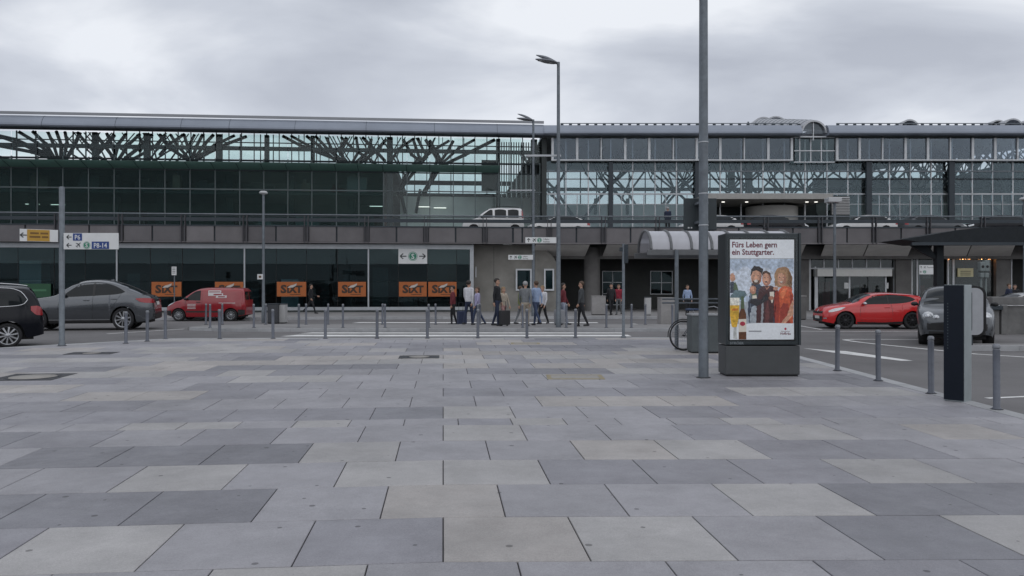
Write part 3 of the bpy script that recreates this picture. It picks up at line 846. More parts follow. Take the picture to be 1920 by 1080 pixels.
for limbs in LIMBS:
    b = MB()
    for L_ in limbs:
        low = L_[-1][1] > L_[0][1]
        n_ = len(L_); v_top = V1 + RL.uniform(2.0, 8.5); v_low = V1 + RL.uniform(4.5, 5.6); P_ = []
        if min(y for x, y in L_) > 295: v_top = v_low
        for i, (x, y) in enumerate(L_):
            t = i/(n_-1); vv = v_top + (v_low - v_top)*(t if low else 1-t)
            u_, z_ = FL.uz(x, y, vv); P_.append((u_, vv, min(z_, roof_l(vv)-0.05)))
        r_ = 0.115 + 0.03*RL.random()
        b.path(P_, r_, 8)
        for p_ in P_[1:-1]: b.ell(p_, r_*1.25, 8, 6)
    b.build('steel_tree', STEEL_GREEN, hall, fix=False)
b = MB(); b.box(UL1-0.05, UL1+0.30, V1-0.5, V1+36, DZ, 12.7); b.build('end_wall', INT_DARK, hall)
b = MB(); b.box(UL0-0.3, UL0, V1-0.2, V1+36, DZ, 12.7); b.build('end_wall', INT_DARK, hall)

# ---- ground-floor shop front of the left hall
VG = 0.62
gx = lambda x: FL.u(x, VG)
ztop, zbot = FL.z(480, 466, VG), FL.z(480, 579, VG)
b = MB(); b.box(gx(-200), gx(888), VG-0.12, VG+0.1, ztop, ZB-0.02); b.build('shop_front_head', ALU, hall)
b = MB(); b.box(gx(-200), gx(888), VG-0.10, VG+0.1, zbot-0.10, zbot+0.10); b.build('shop_front_sill', ALU, hall)
b = MB(); b.box(gx(-200), gx(888), VG-0.06, VG+0.1, 0.1, zbot-0.10); b.build('plinth', INT_DARK, hall)
b = MB(); b.box(gx(881), gx(888), VG-0.11, VG+0.1, zbot+0.10, ztop); b.build('shop_front_post', ALU, hall)
for x in (-120,-10,220,459,691):
    b = MB(); b.box(gx(x)-0.045, gx(x)+0.045, VG-0.10, VG+0.05, zbot+0.10, ztop); b.build('shop_front_post', ALU, hall)
GLASS_UP = glass('upper_shop_glass', (0.55, 0.69, 0.70), 1.42, dust=0.03, gcol=(0.65,0.82,0.85))
gj = [gx(x) for x in (-190,-140,-82,-25,34,102,160,220,282,342,402,459,518,575,633,691,747,801,856,881)]
zr = [zbot+0.10, FL.z(480,557,VG), FL.z(480,527,VG), FL.z(480,495,VG), ztop]
for a, c in zip(gj[:-1], gj[1:]):
    b = MB(); b.box(c-0.012, c+0.012, VG-0.03, VG+0.03, zbot+0.1, ztop); b.build('glazing_bar', BLACK, hall)
    for z0, z1 in zip(zr[:-1], zr[1:]):
        pane(hall, a+0.012, c-0.012, VG, z0+0.008, z1-0.008, GLASS_UP if z0 > zr[2]+0.1 else GLASS_LO, R1, 0.012)
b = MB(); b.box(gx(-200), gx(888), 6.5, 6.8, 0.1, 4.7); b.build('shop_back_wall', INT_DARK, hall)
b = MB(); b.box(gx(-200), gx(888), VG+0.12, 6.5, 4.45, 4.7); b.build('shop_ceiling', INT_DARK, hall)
b = MB(); b.box(gx(-200), gx(888), VG+0.12, 6.5, 0.10, 0.20); b.build('shop_floor', FLOORM, hall)
for x in (50, 130, 245, 300, 370, 440, 470, 545, 590, 610, 655, 715, 770, 830):
    uu = FL.u(x, 3.0); w = R1.uniform(0.3, 1.4)
    b = MB(); b.box(uu-w/2, uu+w/2, R1.uniform(2,4), 4.6, 0.2, R1.uniform(1.0, 4.2)); b.build('shop_furniture', R1.choice([MATS['cabinet_grey'], INT_DARK, INT_LIGHT, MATS['office_wall_green']]), hall)
b = MB(); b.box(gx(884), gx(888), VG+0.1, 7, 0.1, 4.6); b.build('shop_end_wall', CONCRETE, hall)

# ---- right hall: grey glass, white framed upper band
rhall = FR.empty('terminal_building', label='grey glass terminal building with white framed upper window band', cat='building')
V2 = 9.0
R2 = random.Random(5)
def ur(x, v=V2): return FR.u(x, v)
def zr2(y, v=V2): return FR.z(1400, y, v)
UR0, UR1 = ur(1019), ur(2060)
def roof_r(v): return 12.55 + 0.085*(v - V2)
def eaves(ua, ub):
    pr = []
    for i in range(9):
        t = math.pi*i/8
        pr.append([(V2-0.8, 12.72), (V2-1.2, 12.71), (V2-1.34, 12.75), (V2-1.40, 12.84), (V2-1.38, 12.96), (V2-1.28, 13.14), (V2-1.16, 13.30), (V2-1.02, 13.43), (V2-0.85, 13.50)][i])
    pr += [(V2+0.2, 13.55), (V2+38, 13.55+0.085*37.8), (V2+38, 13.25+0.085*37.8), (V2-0.1, 12.74)]
    b = MB(); b.prism(pr, 'x', ua, ub)
    return b.build('roof', ROOF_METAL, rhall)
ra = eaves(UR0, ur(1492)); rb = eaves(ur(1541), UR1)
b = MB(); b.add([(UR0,V2-0.8,12.68),(UR1,V2-0.8,12.68),(UR1,V2+37.8,roof_r(V2+37.8)+0.1),(UR0,V2+37.8,roof_r(V2+37.8)+0.1)], [(0,1,2,3)]); b.build('ceiling', CEIL, rhall)
for ua, ub, rr in ((ur(1050), ur(1490), ra), (ur(1562), UR1, rb)):       # walkway rail on the roof edge
    b = MB(); b.box(ua, ub, V2-0.62, V2-0.55, 13.66, 13.71); b.build('roof_rail', STEEL_GALV, rr)
    uu = ua
    b = MB()
    while uu < ub:
        b.box(uu, uu+0.22, V2-0.61, V2-0.56, 13.5, 13.665); uu += 0.62
    b.build('rail_feet', STEEL_DARK, rr)
# barrel skylight over the central bay, and the far ones behind
VAULT = pm('vault_sheet', (0.42, 0.43, 0.45), 0.4, 0.4, var=0.08, scale=0.6)
def vault(name, uc, r, v0, v1, zb, par, ribs=True, sl=0.0):
    b = MB(); n = 12; out_, in_ = [], []
    prf = [(uc + r*math.cos(math.pi*i/n), zb + r*math.sin(math.pi*i/n)) for i in range(n+1)]
    pri = [(uc + (r-0.12)*math.cos(math.pi*i/n), zb + (r-0.12)*math.sin(math.pi*i/n)) for i in range(n+1)]
    vs = [(p[0], v0, p[1]) for p in prf] + [(p[0], v1, p[1]) for p in prf] + [(p[0], v0, p[1]) for p in pri] + [(p[0], v1, p[1]) for p in pri]
    m = n+1; fs = []
    for i in range(n):
        fs += [(i, i+1, m+i+1, m+i), (2*m+i, 3*m+i, 3*m+i+1, 2*m+i+1), (i, 2*m+i, 2*m+i+1, i+1), (m+i, m+i+1, 3*m+i+1, 3*m+i)]
    vs = [(p[0], p[1], p[2] + sl*(p[1]-v0)) for p in vs]
    b.add(vs, fs, 0, False)
    o = b.build(name, VAULT, par)
    if ribs:
        c = MB(); v = v0 + 0.7
        while v < v1:
            for (a, za_), (d, zd) in zip(prf[:-1], prf[1:]): c.tube((a, v, za_+sl*(v-v0)), (d, v, zd+sl*(v-v0)), 0.03, n=5, caps=False)
            v += 0.9
        c.build('rib', STEEL_GALV, o)
    return o
vu = ur(1517); vr = (ur(1541)-ur(1493))/2
vo_ = vault('barrel_skylight', vu, vr, V2-1.0, V2+11, 12.9, rhall, True, 0.225)
b = MB(); n = 12
pp = [(vu + (vr-0.13)*math.cos(math.pi*i/n), 12.9 + (vr-0.13)*math.sin(math.pi*i/n)) for i in range(n+1)]
b.add([(p[0], V2-0.75, p[1]) for p in pp], [tuple(range(n+1))]); b.build('arched_pane', GLASS_RB, vo_)
b = MB(); b.box(vu-0.03, vu+0.03, V2-0.85, V2-0.7, 12.4, 12.9+vr-0.1); b.box(vu-vr, vu+vr, V2-0.84, V2-0.71, 12.62, 12.70); b.build('arch_frame', WHITE_FRAME, vo_)
for x, rr, vv in ((1432, 1.1, V2+11.5), (1455, 1.2, V2+13.5), (1872, 0.8, V2+8), (1900, 0.9, V2+6.5), (1928, 0.8, V2+9), (1706, 0.8, V2+4)):
    vault('barrel_skylight', FR.u(x, vv), rr, vv, vv+5, CAMZ + (540-241)/F*(FR.o.y+vv) - 0.05, rhall, False)
b = MB(); b.tube((FR.u(1403, V2+2), V2+2, 13.5), (FR.u(1403, V2+2), V2+2, 14.35), 0.07, n=8); b.build('vent_pipe', STEEL_GALV, rhall)
# upper band: boxed-out frame with panes
VB = V2 - 0.55
ZB1, ZB0 = zr2(259, VB), zr2(300, VB)
def band(xs, thick):
    for i, x in enumerate(xs):
        w = 0.085 if i in thick else 0.045
        b = MB(); b.box(ur(x,VB)-w, ur(x,VB)+w, VB-0.1, VB+0.12, ZB0+0.03, ZB1); b.build('band_post', WHITE_FRAME, rhall)
    for a, c in zip(xs[:-1], xs[1:]):
        pane(rhall, ur(a,VB)+0.09, ur(c,VB)-0.09, VB+0.02, ZB0+0.06, ZB1-0.02, GLASS_RB, R2, 0.006)
    b = MB(); b.box(ur(xs[0],VB)-0.09, ur(xs[-1],VB)+0.09, VB-0.12, VB+0.4, ZB0-0.06, ZB0+0.03); b.build('band_sill', WHITE_FRAME, rhall)
    b = MB(); b.box(ur(xs[0],VB), ur(xs[-1],VB), VB+0.12, V2, ZB0+0.035, ZB0+0.07); b.build('band_floor', STEEL_DARK, rhall)
band([1036,1082,1127,1172,1217,1262,1306,1350,1395,1440,1484], (0,1,3,4,6,7,9,10))
band([1569,1611,1654,1697,1739,1781,1823,1865,1907,1950], (0,1,3,4,6,7,9))
# central bay
for x in (1495, 1515.5, 1535):
    b = MB(); b.box(ur(x)-0.035, ur(x)+0.035, V2-0.5, V2-0.42, zr2(306), 12.65); b.build('bay_post', WHITE_FRAME, rhall)
for yy in (260, 285, 306):
    b = MB(); b.box(ur(1484), ur(1560), V2-0.53, V2-0.505, zr2(yy)-0.035, zr2(yy)+0.035); b.build('bay_transom', WHITE_FRAME, rhall)
bays = [1485,1495,1515.5,1535,1560]
for a, c in zip(bays[:-1], bays[1:]):
    for y0, y1 in ((261,284),(286,305)):
        pane(rhall, ur(a)+0.04, ur(c)-0.04, V2-0.46, zr2(y1), zr2(y0), GLASS_R, R2, 0.006)
# main glazing below the band
mul2 = [1019,1061,1103,1145,1186,1228,1268,1308,1350,1389,1430,1470,1509,1550,1589,1629,1667,1706,1745,1784,1822,1860,1898,1938,1980,2020]
ZG = [DZ, zr2(364), zr2(336), zr2(321.5), zr2(301)]
for i, x in enumerate(mul2):
    b = MB(); b.box(ur(x)-0.04, ur(x)+0.04, V2-0.08, V2+0.06, DZ, 12.6); b.build('mullion', ALU if i % 2 else WHITE_FRAME, rhall)
for z_, w, m_ in ((ZG[1],0.055,ALU),(ZG[2],0.03,STEEL_DARK),(ZG[3],0.05,STEEL_GALV)):
    b = MB(); b.box(UR0, UR1, V2-0.11, V2-0.03, z_-w, z_+w); b.build('transom', m_, rhall)
for a, c in zip(mul2[:-1], mul2[1:]):
    for j, (z0, z1) in enumerate(zip(ZG[:-1], ZG[1:])):
        if j == 0:
            if 1320 <= (a+c)/2 <= 1560: continue
            m_ = (a+c)/2
            b = MB(); b.box(ur(m_)-0.025, ur(m_)+0.025, V2-0.07, V2+0.02, z0, z1-0.06); b.build('mullion', ALU, rhall)
            zm = zr2(383)
            b = MB(); b.box(ur(a)+0.04, ur(c)-0.04, V2-0.065, V2+0.01, zm-0.025, zm+0.025); b.build('transom', ALU, rhall)
            for aa, cc in ((a, m_), (m_, c)):
                pane(rhall, ur(aa)+0.045, ur(cc)-0.045, V2-0.01, z0, zm-0.03, GLASS_R, R2, 0.006)
                pane(rhall, ur(aa)+0.045, ur(cc)-0.045, V2-0.01, zm+0.03, z1-0.06, GLASS_R, R2, 0.006)
        else:
            pane(rhall, ur(a)+0.045, ur(c)-0.045, V2-0.01, z0+0.06, z1-0.05, GLASS_R, R2, 0.006)
for x, w in ((1145,0.32),(1308,0.4),(1629,0.42),(1784,0.42)):
    b = MB(); b.bbox(ur(x,V2-0.35)-w/2, ur(x,V2-0.35)+w/2, V2-0.45, V2-0.2, DZ, ZB0-0.05, 0.03); b.build('column', STEEL_DARK, rhall)
# entrance on the upper road: slab canopy, recess, round drum, louvre panel
VC = V2 - 3.0
b = MB(); pbox(FR, 1322, 1562, 363, 373, VC, V2+2.5, b); b.build('entrance_canopy', pm('canopy_cream', (0.36,0.35,0.33), 0.6, var=0.1, dirt=0.15), rhall)
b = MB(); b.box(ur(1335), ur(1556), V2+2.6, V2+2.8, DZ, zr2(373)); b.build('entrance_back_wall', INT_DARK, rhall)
b = MB(); b.lathe([(1.9, DZ), (1.9, FR.z(1450,386,V2))], 32, (FR.u(1448,V2+1.0), V2+1.2, 0)); b.build('revolving_door_drum', pm('drum_cream', (0.50,0.49,0.46), 0.5, var=0.06), rhall)
for x, y in ((1356,374.6),(1400,374.6),(1513,379),(1530,375)):
    u_, z_ = FR.uz(x, y, V2-1.2); b = MB(); zz = FR.z(1440,373,VC)-0.02; b.lathe([(0.001,-0.02),(0.11,-0.02),(0.11,0.02)], 12, (u_, V2-1.2, zz)); b.build('downlight', LIGHTM, rhall)
lz0, lz1 = FR.z(1572,402,V2-0.3), FR.z(1572,369,V2-0.3)
for i in range(11):
    zz = lz0 + (lz1-lz0)*i/11
    b = MB(); b.add([(ur(1556),V2-0.45,zz),(ur(1589),V2-0.45,zz),(ur(1589),V2-0.30,zz+(lz1-lz0)/11*0.9),(ur(1556),V2-0.30,zz+(lz1-lz0)/11*0.9),(ur(1556),V2-0.29,zz),(ur(1589),V2-0.29,zz)], [(0,1,2,3),(4,5,1,0),(2,5,4,3)])
    b.build('louvre_slat', pm('louvre_pale', (0.50,0.50,0.50), 0.5, var=0.06), rhall)
b = MB(); b.box(ur(1555), ur(1590), V2-0.28, V2-0.14, DZ, lz1+0.05); b.build('louvre_back', INT_DARK, rhall)
# inside
b = MB(); b.box(UR0, UR1, V2+0.15, V2+37, 4.78, DZ+0.02); b.build('hall_floor', FLOORM, rhall)
b = MB(); b.box(ur(1020), ur(1320), V2+7, V2+7.2, DZ, 8.6); b.build('partition_wall', INT_LIGHT, rhall)
b = MB(); b.box(ur(1600), UR1+6, V2+8, V2+8.2, DZ, 8.9); b.build('partition_wall', pm('interior_green_wall', (0.26,0.29,0.28), 0.8, var=0.15, scale=0.5), rhall)
b = MB(); b.box(ur(1700), UR1+8, V2+18, V2+18.3, DZ, 12.3); b.build('inner_wall', INT_LIGHT, rhall)
b = MB(); b.box(UR0, UR1+12, V2+7, V2+7.5, 9.75, 9.95); b.build('gallery_edge', STEEL_GREEN, rhall)
for zz in (9.0, 13.0):
    b = MB(); b.box(UR0, UR1+14, V2+34, V2+34.2, zz, zz+0.35); b.build('rear_beam', STEEL_GREEN, rhall)
for i in range(30):
    uu = UR0 + (UR1+14-UR0)*i/29
    b = MB(); b.box(uu-0.06, uu+0.06, V2+34, V2+34.15, 5.1, roof_r(V2+34)); b.build('rear_mullion', STEEL_GREEN, rhall)
    if i < 29:
        pane(rhall, uu+0.06, uu+(UR1+14-UR0)/29-0.06, V2+34.25, 5.1, roof_r(V2+34), GLASS_R, R2)
for i, (x, v, zf) in enumerate(((1085,V2+7,7.2),(1215,V2+14,7.6),(1330,V2+7,7.4),(1450,V2+15,7.6),(1540,V2+7,7.0),(1690,V2+7,7.4),(1800,V2+12,7.4),(1900,V2+6,7.4))):
    steel_tree(rhall, FR.u(x, v), v, 5.1, zf, roof_r, 5.0, 40+i, 0.95, 3 if x < 1650 else 4, STEEL_RIGHT)
for x, y0, y1, v in ((1405,318,362,V2+2),(1372,322,352,V2+1.5),(1660,372,399,V2+3),(1797,376,399,V2+3),(1765,366,399,V2+3.5),(1690,378,399,V2+4),(1117,372,402,V2+1.0),(1177,372,402,V2+1.0)):
    w = 12 if y1 < 365 else 5
    b = MB(); pbox(FR, x-w/2, x+w/2, y0, y1, v, v+0.3, b); b.build('hanging_panel' if y1 < 365 else 'check_in_stand', INT_DARK, rhall)
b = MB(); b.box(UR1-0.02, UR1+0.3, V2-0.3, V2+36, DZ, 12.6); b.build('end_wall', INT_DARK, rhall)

# ---- right hall, street level
VW = 7.5
b = MB(); b.box(ur(1040,VW), 48, VW, VW+0.4, 0.1, 4.75); b.build('street_wall', pm('dark_render', (0.055,0.058,0.056), 0.85, var=0.2, scale=0.8, dirt=0.2, coords='World'), rhall)
def window(x0, x1, y0, y1, v, nx, ny, fm=WHITE_FRAME, gm=GLASS_LO, t=0.05, name='window'):
    u0, u1 = FR.u(x0, v), FR.u(x1, v); z1_, z0_ = FR.z((x0+x1)/2, y0, v), FR.z((x0+x1)/2, y1, v)
    b = MB()
    b.box(u0, u1, v-0.05, v+0.03, z1_-t, z1_); b.box(u0, u1, v-0.05, v+0.03, z0_, z0_+t)
    for i in range(nx+1):
        uu = u0 + (u1-u0-t)*i/nx; b.box(uu, uu+t, v-0.048, v+0.028, z0_+t, z1_-t)
    for j in range(1, ny):
        zz = z0_ + (z1_-z0_)*j/ny; b.box(u0+t, u1-t, v-0.046, v+0.026, zz-t/2, zz+t/2)
    w = b.build(name, fm, rhall)
    for i in range(nx):
        for j in range(ny):
            pane(w, u0+(u1-u0)*i/nx+t/2, u0+(u1-u0)*(i+1)/nx-t/2, v+0.01, z0_+(z1_-z0_)*j/ny+t/2, z0_+(z1_-z0_)*(j+1)/ny-t/2, gm, R2)
    return w
window(1219, 1261, 508, 552, VW-0.06, 2, 2)
window(1129, 1168, 508, 572, VW-0.06, 2, 3)
# concrete wall with the quarter-round top
AW = 1.6
poly = [(FR.u(888,AW), 0.1), (FR.u(1046,AW), 0.1), (FR.u(1046,AW), FR.z(960,506,AW))]
for i in range(1, 9):
    t = math.pi/2*i/8; poly.append((FR.u(985+61*math.cos(t),AW), FR.z(960,506-47*math.sin(t),AW)))
poly.append((FR.u(888,AW), FR.z(960,459,AW)))
b = MB(); b.prism(poly, 'y', AW, AW+0.5); cw = b.build('concrete_wall', BEIGE_CONC, rhall)
for x0, x1 in ((967,997),(1020,1039)):
    window(x0, x1, 504, 545, AW-0.08, 1, 1, WHITE_FRAME, GLASS_LO, 0.10)
b = MB(); pbox(FR, 891, 893.5, 500, 520, AW-0.06, AW-0.005, b); b.build('wall_lamp', WHITE_FRAME, rhall)
for x in (926, 1003):
    b = MB(); b.box(FR.u(x,AW)-0.01, FR.u(x,AW)+0.01, AW-0.006, AW+0.05, 0.1, FR.z(960,462,AW)); b.build('wall_joint', BLACK, rhall)
# entrances
VE = 3.8
b = MB(); pbox(FR, 1680, 1709, 476, 592, VE-0.3, VW, b); b.build('pier', CONCRETE, rhall)
b = MB(); pbox(FR, 1868, 1895, 476, 592, VE-0.3, VW, b); b.build('pier', CONCRETE, rhall)
b = MB(); pbox(FR, 1480, 1517, 476, 592, VE-0.3, VW, b); b.build('pier', CONCRETE, rhall)
fr_ = [(1518,480,592,5),(1529,500,592,2.5),(1545,482,504,2),(1572,482,504,2),(1598,482,504,2),(1625,482,504,2),(1651,482,504,2),(1678,482,592,3.5),(1532,518,592,3.5),(1593,518,592,3),(1661,518,592,3),
       (1710,480,592,2.5),(1720,480,592,3),(1757,480,592,3),(1778,480,592,2.5),(1788,480,592,3.5),(1866,480,592,2.5),(1897,480,592,2)]
for x, y0, y1, w in fr_:
    b = MB(); pbox(FR, x-w/2, x+w/2, y0, y1, VE-0.06, VE+0.06, b); b.build('door_frame', WHITE_FRAME, rhall)
b = MB(); pbox(FR, 1520, 1676.5, 502, 504.5, VE-0.05, VE+0.05, b); b.build('door_transom', WHITE_FRAME, rhall)
b = MB(); pbox(FR, 1533, 1673, 504.6, 518, VE-0.5, VE+0.3, b); b.build('door_operator_box', pm('operator_white', (0.72,0.72,0.69), 0.5, var=0.06), rhall)
xs = [1520,1545,1572,1598,1625,1651,1677]
for a, c in zip(xs[:-1], xs[1:]): pane(rhall, FR.u(a,VE)+0.03, FR.u(c,VE)-0.03, VE, FR.z(1600,502,VE), FR.z(1600,482,VE), GLASS_DOOR, R2)
xs = [1534,1563,1593,1627,1660]
for a, c in zip(xs[:-1], xs[1:]): pane(rhall, FR.u(a,VE)+0.03, FR.u(c,VE)-0.03, VE, 0.14, FR.z(1600,518,VE), GLASS_DOOR, R2, name='sliding_door_pane')
for a, c in ((1711,1719),(1721.5,1755.5),(1779,1786.5),(1790,1865)): pane(rhall, FR.u(a,VE), FR.u(c,VE), VE, 0.14, FR.z(1600,482,VE), GLASS_DOOR, R2)
RED_IN = pm('shop_red', (0.32,0.045,0.06), 0.6, var=0.25)
for x0, x1, y0, y1, m_ in ((1542,1556,528,585,RED_IN),(1601,1611,535,590,INT_LIGHT),(1640,1655,530,585,INT_DARK),(1722,1734,535,560,RED_IN),(1736,1748,540,575,RED_IN),(1700+30,1745,515,522,INT_LIGHT),(1800,1860,530,590,INT_DARK)):
    b = MB(); pbox(FR, x0, x1, y0, y1, VE+1.4, VE+1.8, b); b.build('shop_display', m_, rhall)
b = MB(); pbox(FR, 1583, 1591, 530, 541, VE-0.04, VE-0.015, b); b.build('notice', WHITE, rhall)
b = MB(); pbox(FR, 1662, 1666, 530, 541, VE-0.09, VE-0.065, b); b.build('notice', WHITE, rhall)
YSIGN = pm('lit_cream_sign', (0.42,0.40,0.26), 0.5, emit=(1.0,0.9,0.5), estr=0.06)
b = MB(); pbox(FR, 1796, 1825, 503, 519, VE-0.12, VE-0.07, b); sgn = b.build('menu_board', YSIGN, rhall)
for y in (508, 511.5, 515):
    b = MB(); pbox(FR, 1801, 1820, y, y+1.2, VE-0.135, VE-0.122, b); b.build('text_line', INK, sgn)
LAMPW = pm('warm_bulb', (1.0,0.45,0.2), 0.4, emit=(1.0,0.42,0.14), estr=12.0, var=0)
for x in [1779.5] + [1800+2.6*i for i in range(13)] + [1838+2.6*i for i in range(10)]:
    u_, z_ = FR.uz(x, 485.0 + R2.uniform(-0.8,0.8), VE-0.15); b = MB(); b.ell((u_, VE-0.15, z_), 0.034, 8, 6); b.build('string_light_bulb', LAMPW, rhall)
b = MB(); b.box(FR.u(1778,VE-0.1), FR.u(1864,VE-0.1), VE-0.12, VE-0.09, FR.z(1600,484,VE), FR.z(1600,483,VE)); b.build('string_light_cable', BLACK, rhall)
# ------------------------------------------------------------------ street furniture
def place(o, p): o.location = p; return o
# bollards
def make_bollard(h):
    e = empty('bollard')
    b = MB(); b.lathe([(0.001,0.0),(0.056,0.0),(0.056,0.018),(0.05,0.024),(0.041,0.03),(0.041,h-0.075)], 18); b.build('post', BOLLARD, e)
    b = MB(); b.lathe([(0.041,h-0.075),(0.036,h-0.072),(0.036,h-0.062),(0.044,h-0.058),(0.046,h-0.045),(0.043,h-0.022),(0.034,h-0.006),(0.015,h),(0.001,h)], 18); b.build('cap', BOLLARD_CAP, e)
    b = MB(); b.lathe([(0.05,0.0),(0.05,0.007),(0.075,0.006),(0.082,-0.004)], 20); b.build('contact_ring', pm('contact_shade_dark', (0.03,0.03,0.032), 0.8, var=0.3, scale=20), e)  # dark ring added round the foot as painted contact shade
    return e
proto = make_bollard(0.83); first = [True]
def bollard(p, label, group, h=0.83):
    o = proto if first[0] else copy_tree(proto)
    first[0] = False
    o.location = p; o.scale = (1,1,h/0.83)
    o.rotation_euler = (random.uniform(-0.012,0.012), random.uniform(-0.012,0.012), random.uniform(0,6))
    return tag(o, label, 'bollard', group)
for x, y in ((1570,695),(1647,714)):
    bollard(on_plaza(x,y), 'grey steel bollard on the plaza kerb between poster column and dark stele', 'bollards beside the dark stele')
bollard(on_plaza(1746,738), 'grey steel bollard standing right against the dark stele', 'bollards beside the dark stele')
bollard(on_plaza(1869,768), 'grey steel bollard just past the dark stele on the plaza kerb', 'bollards beside the dark stele')
for x, y, lab in ((236,644,'grey bollard next to the parking signpost at the slanted plaza corner'),(276,640,'second grey bollard from the parking signpost on the slanted plaza corner'),(310,635.5,'third grey bollard from the parking signpost at the bend of the plaza kerb')):
    bollard(on_plaza(x,y), lab, 'bollards on the slanted plaza corner')
for x in (412,512,610,707,801.5,896,988,1079):
    bollard(on_plaza(x,635.3 - (x-412)*0.0025), 'grey steel bollard in the row on the plaza kerb along the zebra crossing', 'bollards along the plaza kerb')
for x in (394,476,560,643,722,804,896,980,1062,1137,1184,1261):
    P = on_level(x, 614.5, 0.12); bollard(P, 'grey steel bollard on the traffic island kerb facing the plaza', 'bollards on the traffic island', 0.9)
for x in (386,417,489+9,574,615,717,817,900,1210):
    P = on_level(x, 606, 0.12); P.y = 32.3; P.x = (x-960)/F*32.3
    bollard(P, 'thin grey bollard on the terminal side of the traffic island', 'bollards on the far side of the traffic island', 0.86)

# tall lamp post through the top of the frame
lp = on_plaza(1319, 708)
e = empty('lamp_post', lp, 0, 'thick galvanised lamp post standing beside the poster column', 'lamp post')
b = MB(); b.lathe([(0.083,0),(0.083,0.35),(0.080,0.37),(0.077,3.0),(0.072,5.5),(0.064,9.2)], 20); b.build('pole', STEEL_GALV, e)
b = MB(); b.lathe([(0.08,0.0),(0.08,0.012),(0.115,0.008),(0.125,-0.004)], 24); b.build('contact_ring', MATS['contact_shade_dark'], e)  # dark collar added to imitate contact shade under the pole
for z in (2.55, 3.08, 3.94):
    b = MB(); b.lathe([(0.079,z-0.012),(0.083,z-0.01),(0.083,z+0.01),(0.078,z+0.012)], 20); b.build('clamp_band', ALU, e)
LAMP_BODY = pm('lamp_head_grey', (0.16,0.17,0.19), 0.45, 0.4, var=0.1)
LAMP_LENS = pm('lamp_lens', (0.55,0.56,0.56), 0.25, var=0.03)
def leaf_head(par, x, z, ang, tilt, L=0.95, name='lamp_head'):
    """flat leaf-shaped luminaire on a short arm, pointing along -x turned by ang"""
    b = MB(); n = 10; secs = []
    for i in range(n+1):
        t = i/n
        w = 0.19*math.sin(math.pi*min(1,0.12+0.88*t)**0.8)+0.02; h = 0.075*math.sin(math.pi*(0.1+0.85*t))+0.015
        secs.append([(-L*t, w*math.cos(a), h*math.sin(a)*(1.0 if math.sin(a) > 0 else 0.35)) for a in [2*math.pi*k/10 for k in range(10)]])
    vs = [p for s in secs for p in s]
    fs = [(i*10+k, i*10+(k+1)%10, (i+1)*10+(k+1)%10, (i+1)*10+k) for i in range(n) for k in range(10)] + [tuple(range(10)), tuple(range(n*10+9, n*10-1, -1))]
    b.add(vs, fs, 0, True)
    M = Matrix.Translation((x,0,z)) @ Matrix.Rotation(ang,4,'Z') @ Matrix.Rotation(tilt,4,'Y') @ Matrix.Translation((-0.12,0,0))
    b.tube((0.14,0,0),(-0.1,0,0.0),0.03,n=8)
    b.xf(M)
    o = b.build(name, LAMP_BODY, par)
    c = MB(); c.add([(-L*0.25,-0.12,-0.028),(-L*0.85,-0.08,-0.024),(-L*0.85,0.08,-0.024),(-L*0.25,0.12,-0.028)], [(0,1,2,3)]); c.xf(M); c.build('lens', LAMP_LENS, o)
    return o
leaf_head(e, 0, 9.15, 0.3, 0.1); leaf_head(e, 0, 9.15, math.pi+0.3, 0.1)
b = MB(); b.tube((0,0,6.35),(-0.16,-0.02,6.36),0.03,n=8); b.build('bracket', STEEL_GALV, e)
# dark information panel clamped behind the post
p0, p1 = at(1282,372,13.5), at(1343,432,13.5)
e = empty('sign_panel', (lp.x, 13.5, p1.z), 0, 'dark rectangular panel clamped to the thick lamp post', 'sign')
b = MB(); b.bbox(p0.x-lp.x, p1.x-lp.x, -0.04, 0.04, 0, p0.z-p1.z, 0.015); b.build('panel', pm('panel_dark', (0.03,0.04,0.045), 0.45, 0.2, var=0.15), e)
for z_ in (0.1, 0.42):
    b = MB(); b.box(-0.09, 0.09, -0.3, -0.05, z_, z_+0.04); b.build('bracket', STEEL_GALV, e)
b = MB(); b.box(p0.x-lp.x+0.06, p0.x-lp.x+0.09, -0.047, -0.041, 0.03, 0.055); b.box(p0.x-lp.x+0.11, p0.x-lp.x+0.135, -0.047, -0.041, 0.03, 0.055); b.build('marking', WHITE, e)

# twin-leaf lamp posts on the island and the far pavement, each carrying a direction board
def arrow(mb, x, z, s, ang, y):
    """flat arrow drawn with three bars, pointing along ang in the xz plane"""
    def bar(x0,z0,x1,z1,w):
        d = Vector((x1-x0, z1-z0)); d.normalize(); n = Vector((-d.y,d.x))*w/2
        mb.add([(x0-n.x,y,z0-n.y),(x1-n.x,y,z1-n.y),(x1+n.x,y,z1+n.y),(x0+n.x,y,z0+n.y)], [(0,1,2,3)])
    ca, sa = math.cos(ang), math.sin(ang)
    def r(a, c): return (x + a*ca - c*sa, z + a*sa + c*ca)
    tip = r(s*0.5, 0); tail = r(-s*0.5, 0)
    bar(*tail, *r(s*0.42,0), s*0.17); y0 = y
    for sg in (-1, 1):
        q = r(s*0.02, sg*s*0.42)
        bar(q[0], q[1], tip[0], tip[1], s*0.17)
def plane_sym(mb, x, z, s, y):
    pts = [(0.5,0.5),(0.42,0.5),(0.18,0.28),(-0.35,0.42),(-0.42,0.36),(0.0,0.1),(-0.2,-0.12),(-0.42,-0.1),(-0.48,-0.16),(-0.26,-0.26),(-0.16,-0.48),(-0.1,-0.42),(-0.12,-0.2),(0.1,0.0),(0.36,-0.42),(0.42,-0.35),(0.28,0.18),(0.5,0.42)]
    mb.add([(x+a*s, y, z+c*s) for a, c in pts], [tuple(range(len(pts)))])
